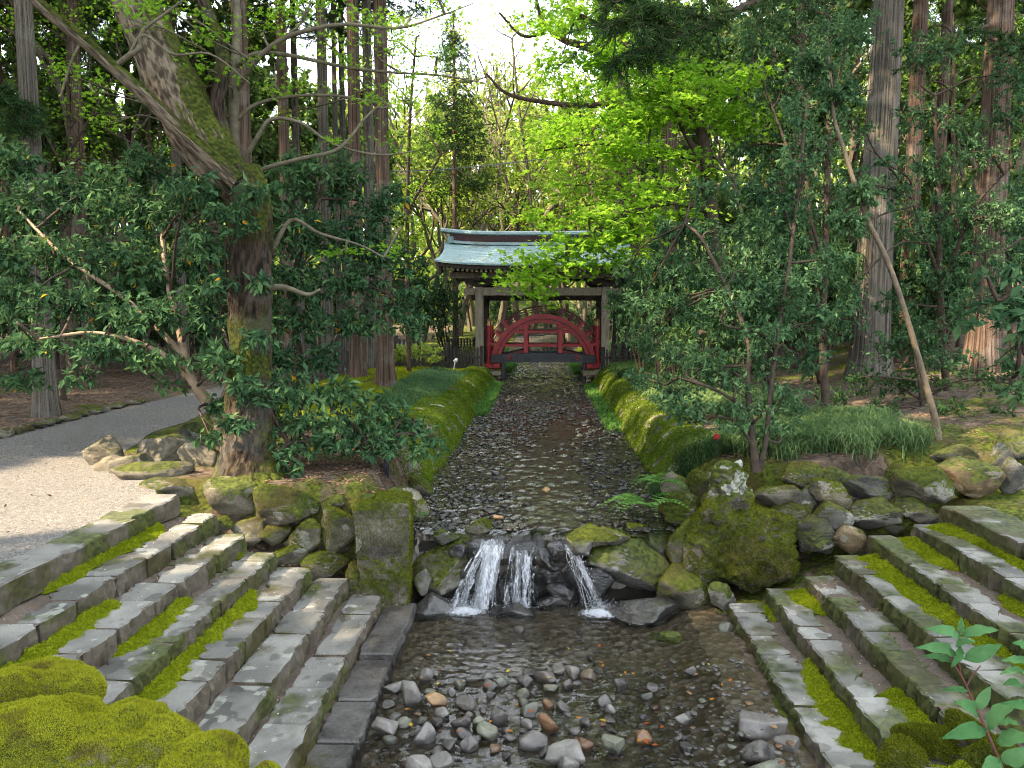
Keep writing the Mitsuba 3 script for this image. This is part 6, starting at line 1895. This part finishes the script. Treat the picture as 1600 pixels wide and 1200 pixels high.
for px, D, k, sc, zs, lab in ((655, 27.5, 1, 1.0, 1.5, 'tall leafy shrub between the cedar row and the gate'), (700, 28.5, 0, .95, 1.3, 'rounded shrub directly left of the gate'), (640, 20.5, 2, .6, .7, 'sparse light shrub at the back of the moss lawn'), (672, 23.4, 2, .5, .55, 'twiggy yellowish bush in front of the low grey fence'),
                              (733, 27.6, 2, .45, .8, 'pale bush beside the left gate pillar'), (985, 27.5, 0, .9, 1.3, 'leafy shrub directly right of the gate'), (1010, 20, 0, .8, 1.5, 'tall shrub in front of the pale lichen trunk'), (960, 30.5, 2, .6, .6, 'low bright shrub behind the right picket fence'),
                              (1060, 16.5, 1, .8, 1.5, 'dark shrub behind the tall evergreen shrub'), (1120, 15.0, 3, .8, 1.4, 'dark bush in the gap behind the tall evergreen shrub'), (1210, 15.2, 0, .9, 1.6, 'evergreen bush behind the multi stemmed shrub'), (1290, 16, 3, 1.0, 1.5, 'dark undergrowth bush left of the biggest cedar'),
                              (1400, 17.5, 3, .7, 1.0, 'dark bush between the two largest right cedars'), (1480, 18.2, 1, .9, 1.3, 'dark glossy bush left of the thick right cedar'), (1590, 17, 0, 1.0, 1.5, 'bush at the right edge behind the rocks'),
                              (790, 44, 1, .9, 1.0, 'leafy bush seen through the left half of the arch'), (905, 41, 0, .9, 1.2, 'leafy bush seen through the right half of the arch'), (860, 58, 3, 1.0, .8, 'dark bush at the end of the stream beyond the bridge'), (820, 55, 2, .7, .5, 'low bright bush at the end of the stream')):
    bush_px(lab, px, D, k, sc, None, zs)
r_ = np.random.default_rng(29)
n = 0
while n < 70:
    px, D = r_.choice([r_.uniform(-60, 640), r_.uniform(1040, 1680)]), r_.uniform(19, 46)
    x = A(px, 490, D)[0]
    if -9 < x < -5.2: continue
    kd = int(r_.choice([0, 1, 3]))
    bush_px(('light green', 'glossy dark', '', 'fine leaved dark')[kd] + ' undergrowth shrub ' + spot(px, D), px, D, kd, r_.uniform(.8, 1.5), 'undergrowth shrubs among the cedars', r_.uniform(.8, 1.5))
    n += 1

# ---------------------------------------------------------------- mossy stream walls
def stream_wall(side, label, y0, y1, seed):
    key = thing('retaining_wall', label, 'wall')
    ys = np.arange(y0, y1, .07); u = np.linspace(0, 1, 22)
    Y, U = np.meshgrid(ys, u, indexing='ij')
    X = np.interp(U, [0, .08, .62, .74, 1], [1.42, 1.50, 1.76, 1.90, 2.35])
    Z = np.interp(U, [0, .08, .62, .74, 1], [.60, .66, 1.20, 1.31, 1.36])
    end = sst(y0, y0 + .5, Y)
    q = np.stack([X * 2.2, Y * 1.1 + Z * 1.6, Z * 1.4], -1)
    lump = (meshkit.fbm(q, 4, seed) - .5)
    fine = meshkit.fbm(np.stack([X * 9, Y * 5 + Z * 6, Z * 3], -1), 3, seed) - .5
    X = X - .12 * lump * end - .05 * fine
    Z = Z * (.72 + .28 * end) + .06 * lump + .03 * fine
    yy = Y + .0 * U
    v = np.stack([X * side, yy, Z], -1).reshape(-1, 3)
    m = len(u)
    i, j = np.meshgrid(np.arange(len(ys) - 1), np.arange(m - 1), indexing='ij')
    f = np.stack([i * m + j, i * m + j + 1, (i + 1) * m + j + 1, (i + 1) * m + j], -1).reshape(-1, 4)
    f = np.vstack([f[:, [0, 1, 2]], f[:, [0, 2, 3]]])
    if side > 0: f = f[:, ::-1]
    put(f'{key}__face', (v, f), 'mat_rock_mossy', True)
    fv, ff, fu = fuzz((v, f), 60000, .085, .009, seed, (-.2 * side, -.25, -.55), .38,
                      lambda p, n: meshkit.fbm(np.stack([p[:, 0] * 5, p[:, 1] * 4 + p[:, 2] * 5, p[:, 2] * 2], 1), 3, seed) > .36)
    MB().add(fv, ff, fu).put(f'{key}__moss', 'mat_moss_wall', kind='stuff')


stream_wall(-1, 'moss hung retaining wall along the left side of the stream', 9.6, 24.6, 3)
stream_wall(1, 'moss hung retaining wall along the right side of the stream', 9.6, 24.6, 4)
# and the banks beyond the bridge
for sd, lab in ((-1, 'left'), (1, 'right')):
    stream_wall(sd, f'far mossy stream bank seen through the bridge arch on the {lab}', 27.8, 40, 5 + sd)

# the moss lawn behind the left wall
xs, ys = np.linspace(-5.6, -2.0, 60), np.linspace(12.6, 23.6, 120)
lawn = grid_mesh(xs, ys, lambda x, y: ground_h(x, y) + .012 + .035 * (meshkit.fbm(np.stack([x * 3, y * 3, x * 0], -1), 3, 4) - .4) * sst(0, .5, np.minimum(np.minimum(x + 5.6, -2.0 - x), np.minimum(y - 12.6, 23.6 - y))))
fv, ff, fu = fuzz(lawn, 60000, .035, .007, 12, (0, 0, .5), .6, lambda p, n: meshkit.fbm(p * 1.1, 3, 7) > .36)
MB().add(fv, ff, fu).put('moss_lawn', 'mat_moss_bright', label='bright moss carpet on the bank behind the left stream wall', cat='moss', kind='stuff')


def strip_grass(name, label, poly_px, z, n, h, w, mat, seed, droop=.5, cat='grass', clump=0):
    """Arching blades on the ground inside a box of the place: (x0, x1, y0, y1)."""
    r = np.random.default_rng(seed)
    x0, x1, y0, y1 = poly_px
    mb = MB()
    if clump:
        cx, cy = r.uniform(x0, x1, clump), r.uniform(y0, y1, clump)
        k = r.integers(0, clump, n)
        x, y = cx[k] + r.normal(size=n) * .07, cy[k] + r.normal(size=n) * .07
    else:
        x, y = r.uniform(x0, x1, n), r.uniform(y0, y1, n)
    zz = ground_h(x, y)
    a = r.uniform(0, 2 * np.pi, n)
    d = np.stack([np.cos(a), np.sin(a), 0 * a], 1)
    hh = h * r.uniform(.5, 1.2, n)[:, None]
    s = np.stack([-np.sin(a), np.cos(a), 0 * a], 1) * w / 2
    p0 = np.stack([x, y, zz], 1)
    p1 = p0 + d * hh * .22 + [0, 0, 1] * hh * .6
    p2 = p0 + d * hh * (.22 + droop * .5) + [0, 0, 1] * hh * .78
    p3 = p0 + d * hh * (.3 + droop) + [0, 0, 1] * hh * (.78 - droop * .45)
    v = np.stack([p0 - s, p0 + s, p1 - s, p1 + s, p2 - s * .8, p2 + s * .8, p3], 1).reshape(-1, 3)
    f = (np.array([[0, 1, 3], [0, 3, 2], [2, 3, 5], [2, 5, 4], [4, 5, 6]])[None] + (np.arange(n) * 7)[:, None, None]).reshape(-1, 3)
    uv = np.repeat(np.stack([np.clip(tone_of(p0, r, 2.0), 0, 1), r.random(n)], 1), 7, 0)
    mb.add(v, f, uv).put(name, mat, True, label=label, cat=cat, kind='stuff')


strip_grass('lily_grass', 'long arching green grass behind the right rocks', (2.4, 4.6, 9.0, 11.2), 0, 8000, .29, .012, 'mat_grass', 1, .75, clump=110)
strip_grass('lily_grass', 'green ground cover on the right bank beside the stream wall', (2.1, 4.0, 12.5, 19.0), 0, 6000, .30, .024, 'mat_grass', 2, .6, clump=160)
strip_grass('tufted_grass', 'dark blue green fine grass tuft on the right bank near the gate', (1.95, 3.4, 19.5, 23.6), 0, 9000, .34, .008, 'mat_leaf_cedar', 3, .5, clump=60)
strip_grass('tufted_grass', 'fine blue green grass on the left bank along the top of the stream wall', (-3.1, -2.1, 13.5, 21.5), 0, 9000, .13, .008, 'mat_leaf_shrub', 4, .5)
strip_grass('tufted_grass', 'dark grass tufts on the right bank behind the ferns', (1.5, 2.4, 9.1, 9.9), 0, 1500, .26, .008, 'mat_leaf_cedar', 5, .6, clump=9)
strip_grass('stream_weed', 'bright green weeds at the foot of the left wall near the gate', (-1.72, -1.30, 17.0, 24.2), 0, 2600, .22, .02, 'mat_fern', 6, .5)
strip_grass('stream_weed', 'bright green weeds on the banks beyond the bridge', (-1.9, -1.25, 27.9, 34), 0, 2600, .40, .03, 'mat_fern', 7, .5)
strip_grass('stream_weed', 'bright green weeds at the right foot of the bank beyond the bridge', (1.1, 1.9, 27.9, 34), 0, 2600, .40, .03, 'mat_fern', 8, .5)
strip_grass('stream_weed', 'bright green weeds along the foot of the right wall', (1.25, 1.62, 15, 24), 0, 1800, .20, .02, 'mat_fern', 9, .5)

# ferns on the right stream edge
def fern(px, py, D, seed, n=9, L=.40, label='', tw=1.0):
    r = np.random.default_rng(seed)
    c = A(px, py, D)
    key = thing('fern', label, 'fern')
    for k in range(n):
        a = r.uniform(2.2, 5.6) if k % 3 else r.uniform(0, 6.3)
        t = np.linspace(0, 1, 14)
        ln = L * r.uniform(.7, 1.15)
        d = np.array([math.cos(a), math.sin(a), 0])
        q = c + d * (ln * t)[:, None] + np.array([0, 0, 1]) * (ln * (.75 * t - .85 * t * t))[:, None]
        mb = MB()
        mb.add(*tube(q, np.linspace(.004, .001, 14), 3)[:2], (.3, .5))
        sd = np.array([-d[1], d[0], 0])
        for i in range(2, 14):
            for s in (-1, 1):
                w = ln * .26 * math.sin(math.pi * min(1, .18 + .82 * t[i])) ** .8 * (1.05 - t[i])
                p = q[i]
                mb.add(*leaves(p[None], (sd * s + d * .45)[None], np.array([[0, 0, 1.0]]) + r.normal(size=(1, 3)) * .15, np.array([w + .01]), np.array([ln * .075]), np.array([r.uniform(.2, .9)]), r, 'diam'))
        mb.put(f'{key}__frond', 'mat_fern')


fern(1012, 790, 8.2, 1, 13, .52, 'bright green fern hanging over the right edge of the stream above the falls')
fern(1030, 755, 8.5, 2, 10, .42, 'smaller fern higher on the right stream edge')
fern(655, 805, 8.3, 3, 4, .16, 'tiny fern beside the top of the tall pillar stone')
fern(600, 740, 9.2, 4, 5, .2, 'little fern in the shade under the low camellia')

# litter of small leaves on bank and steps
r_ = np.random.default_rng(55)
mb = MB()
for (x0, x1, y0, y1, n) in ((-3.4, -1.7, 7.8, 10.2, 2600), (2.2, 6.5, 8.6, 11.5, 2600), (-1.9, -1.65, 8, 12, 300), (1.55, 2.4, 8.2, 12, 500), (-13, -8.5, 11, 24, 3500), (-8.5, -4.1, 6, 16, 900)):
    x, y = r_.uniform(x0, x1, n), r_.uniform(y0, y1, n)
    p = np.stack([x, y, ground_h(x, y) + .012], 1)
    a = r_.uniform(0, 6.3, n)
    s = r_.uniform(.025, .055, n) * (1 + .8 * (x < -8))
    mb.add(*leaves(p, np.stack([np.cos(a), np.sin(a), r_.normal(size=n) * .25], 1), np.array([0, 0, 1]) + r_.normal(size=(n, 3)) * .35, s, s * .5, r_.random(n), r_, 'diam'))
for side, ex, tz, fy in ((1, L_X, L_Z, 7.4), (-1, R_X, R_Z, 7.5)):
    for k in range(6):
        n = 60
        u = r_.random(n)
        x = ex[k] + (ex[k + 1] - ex[k]) * r_.uniform(.5, .95, n); y = fy - .05 - 3.2 * r_.random(n) ** 2.2
        p = np.stack([x, y, np.full(n, tz[k] + .008)], 1); a = r_.uniform(0, 6.3, n); s = r_.uniform(.012, .03, n)
        mb.add(*leaves(p, np.stack([np.cos(a), np.sin(a), r_.normal(size=n) * .2], 1), np.array([0, 0, 1]) + r_.normal(size=(n, 3)) * .3, s, s * .5, r_.random(n), r_, 'diam'))
mb.put('leaf_litter', 'mat_litter', label='thin scatter of brown fallen leaves on the banks and at the heads of the steps', cat='leaf litter', kind='stuff')

mb = MB()
for (x0, x1, y0, y1, zf, n) in ((-3.6, -1.7, 3.8, 7.4, lambda x, y: np.interp(-x, L_X[::-1] and [-q for q in L_X], L_Z), 260), (1.9, 3.9, 3.8, 7.4, lambda x, y: np.interp(x, R_X, R_Z), 260), (2.2, 6.0, 8.9, 10.5, ground_h, 320), (-5.4, -2.1, 13, 23, ground_h, 420), (-8.2, -4.2, 6, 16, ground_h, 260)):
    x, y = r_.uniform(x0, x1, n), r_.uniform(y0, y1, n)
    if zf is not ground_h:
        ex, tz = (L_X, L_Z) if x0 < 0 else (R_X, R_Z)
        k = np.clip(np.searchsorted(np.abs(ex), np.abs(x)) - 1, 0, 6)
        z = np.array(tz)[k]
    else: z = zf(x, y) + .02
    p = np.stack([x, y, z + .012], 1); a = r_.uniform(0, 6.3, n); sz_ = r_.uniform(.008, .018, n) * (1 + .5 * (y > 12))
    mb.add(*leaves(p, np.stack([np.cos(a), np.sin(a), r_.normal(size=n) * .2], 1), np.array([0, 0, 1]) + r_.normal(size=(n, 3)) * .3, sz_, sz_ * .7, r_.random(n), r_, 'diam'))
mb.put('fallen_petals', 'mat_petal', label='pale fallen petals and bud scales sprinkled on moss, steps and path', cat='petals', kind='stuff')

# ---------------------------------------------------------------- young plant in the lower right corner
yp = thing('young_plant', 'young plant with large pointed green leaves on a reddish stem in the lower right corner', 'plant')


def stem(pts, r0, r1):
    mb = MB()
    q = spl([A(*p) for p in pts], 20)
    mb.add(*tube(q, np.linspace(r0, r1, 20), 8))
    mb.put(f'{yp}__stem', 'mat_red_stem', True)
    return q


def big_leaf(b, t, wd, seed, cup=.14):
    """A leaf from b to t (px, py, D) with a rib, in 40 triangles."""
    r = np.random.default_rng(seed)
    p0, p1 = A(*b), A(*t)
    d = p1 - p0; L = np.linalg.norm(d); d = d / L
    toward = unit(np.array([0, -.55, .85]) + r.normal(size=3) * .25)
    s = unit(np.cross(toward, d)); u = np.cross(d, s)
    n = 9
    tt = np.linspace(0, 1, n)
    w = wd * np.sin(np.pi * tt ** .85) ** .9 * (1 - .25 * tt) + .0015
    rows = []
    for k in range(n):
        c = p0 + d * L * tt[k] + u * L * (.10 * math.sin(math.pi * tt[k]) - .12 * tt[k] ** 2)
        for e in (-1, -.5, 0, .5, 1):
            rows.append(c + s * w[k] * e + u * (cup * w[k] * abs(e) + .006 * math.sin(k * 2.3 + e * 4)))
    v = np.array(rows)
    i, j = np.meshgrid(np.arange(n - 1), np.arange(4), indexing='ij')
    f = np.stack([i * 5 + j, i * 5 + j + 1, (i + 1) * 5 + j + 1, (i + 1) * 5 + j], -1).reshape(-1, 4)
    put(f'{yp}__leaf', (v, np.vstack([f[:, [0, 1, 2]], f[:, [0, 2, 3]]])), 'mat_young_leaf', True, uv=np.broadcast_to([r.random(), .5], (len(v), 2)))


stem([(1572, 1215, 2.9), (1545, 1150, 2.95), (1520, 1095, 3.0), (1504, 1060, 3.0), (1485, 1030, 3.0)], .0065, .003)
stem([(1600, 1180, 2.85), (1575, 1140, 2.9), (1560, 1130, 2.9)], .004, .002)
stem([(1510, 1072, 3.0), (1520, 1055, 3.0), (1532, 1040, 3.0)], .003, .002)
stem([(1503, 1060, 3.0), (1500, 1045, 3.0), (1498, 1020, 3.0), (1500, 985, 3.0)], .003, .002)
for k, (b, t, w) in enumerate((((1500, 995, 3), (1452, 980, 2.93), .026), ((1503, 993, 3), (1558, 981, 2.95), .026), ((1497, 1024, 3), (1438, 1008, 2.93), .030), ((1506, 1030, 3), (1566, 1008, 2.95), .032), ((1499, 990, 3), (1503, 966, 3), .012), ((1494, 1010, 3), (1525, 998, 2.9), .02),
                               ((1490, 1035, 3), (1442, 1022, 3.05), .02), ((1516, 1082, 3), (1478, 1149, 2.9), .0), ((1540, 1140, 2.95), (1478, 1150, 2.85), .034), ((1544, 1140, 2.95), (1586, 1093, 2.9), .042), ((1528, 1115, 3), (1498, 1096, 2.93), .032), ((1526, 1110, 3), (1548, 1072, 3.02), .022),
                               ((1512, 1080, 3), (1476, 1076, 2.95), .012), ((1560, 1130, 2.9), (1590, 1128, 2.85), .02), ((1558, 1160, 2.9), (1612, 1150, 2.8), .040), ((1565, 1190, 2.88), (1620, 1170, 2.8), .036), ((1560, 1185, 2.88), (1535, 1210, 2.8), .03), ((1600, 1075, 2.9), (1572, 1065, 2.85), .026), ((1605, 1052, 2.9), (1566, 1048, 2.85), .02),
                               ((1612, 1040, 2.9), (1570, 1028, 2.85), .022), ((1610, 1020, 2.9), (1588, 1002, 2.85), .026), ((1500, 1010, 3), (1492, 1040, 2.9), .018), ((1610, 1100, 2.9), (1570, 1100, 2.85), .02), ((1590, 1200, 2.85), (1610, 1195, 2.75), .03))):
    if w: big_leaf(b, t, w, 500 + k)
stem([(1640, 1130, 2.9), (1622, 1080, 2.9), (1606, 1040, 2.9), (1600, 1010, 2.9)], .005, .002)

# ---------------------------------------------------------------- small things
for px, py, D, lab in ((604, 745, 9.0, 'black stake with a red top in the litter under the low camellia'), (1119, 706, 9.5, 'small dark stake with a red top behind the tallest right boulder')):
    k = thing('marker_stake', lab, 'stake')
    c = A(px, py, D); c[2] = ground_h(c[0], c[1])
    MB().box(c + [-.028, -.028, -.1], c + [.028, .028, .19], (.3, .5), .004).put(f'{k}__post', 'mat_black')
    MB().box(c + [-.031, -.031, .192], c + [.031, .031, .26], (.9, .5), .006).put(f'{k}__red_top', 'mat_red')
k = thing('garden_light', 'small white spotlight on a peg in the moss lawn left of the gate', 'lamp')
c = A(708, 575, 22.5); c[2] = ground_h(c[0], c[1])
v, f, _ = tube([c, c + [.03, 0, .15], c + [.06, 0, .30]], .016, 8)
put(f'{k}__peg', (v, f), 'mat_white', True)
v, f, _ = tube([c + [.02, -.03, .31], c + [.09, -.03, .34], c + [.12, -.03, .33]], [.03, .06, .07], 10)
put(f'{k}__head', (v, f), 'mat_white', 40)
q = spl([A(380, 262, 15), A(560, 268, 16), A(700, 264, 17), A(860, 247, 17), A(1000, 225, 16.5), A(1150, 196, 16), A(1362, 140, 16)], 40)
put('overhead_cable', tube(q, .012, 5), 'mat_glass_dark', True, label='thin dark cable strung across the stream between the trees', cat='cable')

# pale building glimpsed beyond the bridge
hb = thing('white_building', 'white building glimpsed through the gate above the arch', 'building')
c = A(806, 478, 88)
z0 = float(ground_h(c[0], 88)) - 1
MB().box((c[0] - 4.5, 88, z0), (c[0] + 3.2, 94, 5.4)).put(f'{hb}__wall', 'mat_white')
MB().box((c[0] - 4.9, 87.6, 5.42), (c[0] + 3.6, 94.4, 5.9)).put(f'{hb}__roof', 'mat_wood_dark')
for k in range(3):
    x = c[0] - 3.6 + k * 2.3
    kk = MB().box((x, 87.93, 3.4), (x + 1.3, 87.99, 4.7)).put(f'{hb}__window', 'mat_glass_dark')
    MB().box((x - .08, 87.95, 3.3), (x + 1.38, 87.985, 3.38)).put(f'{kk}__sill', 'mat_white')
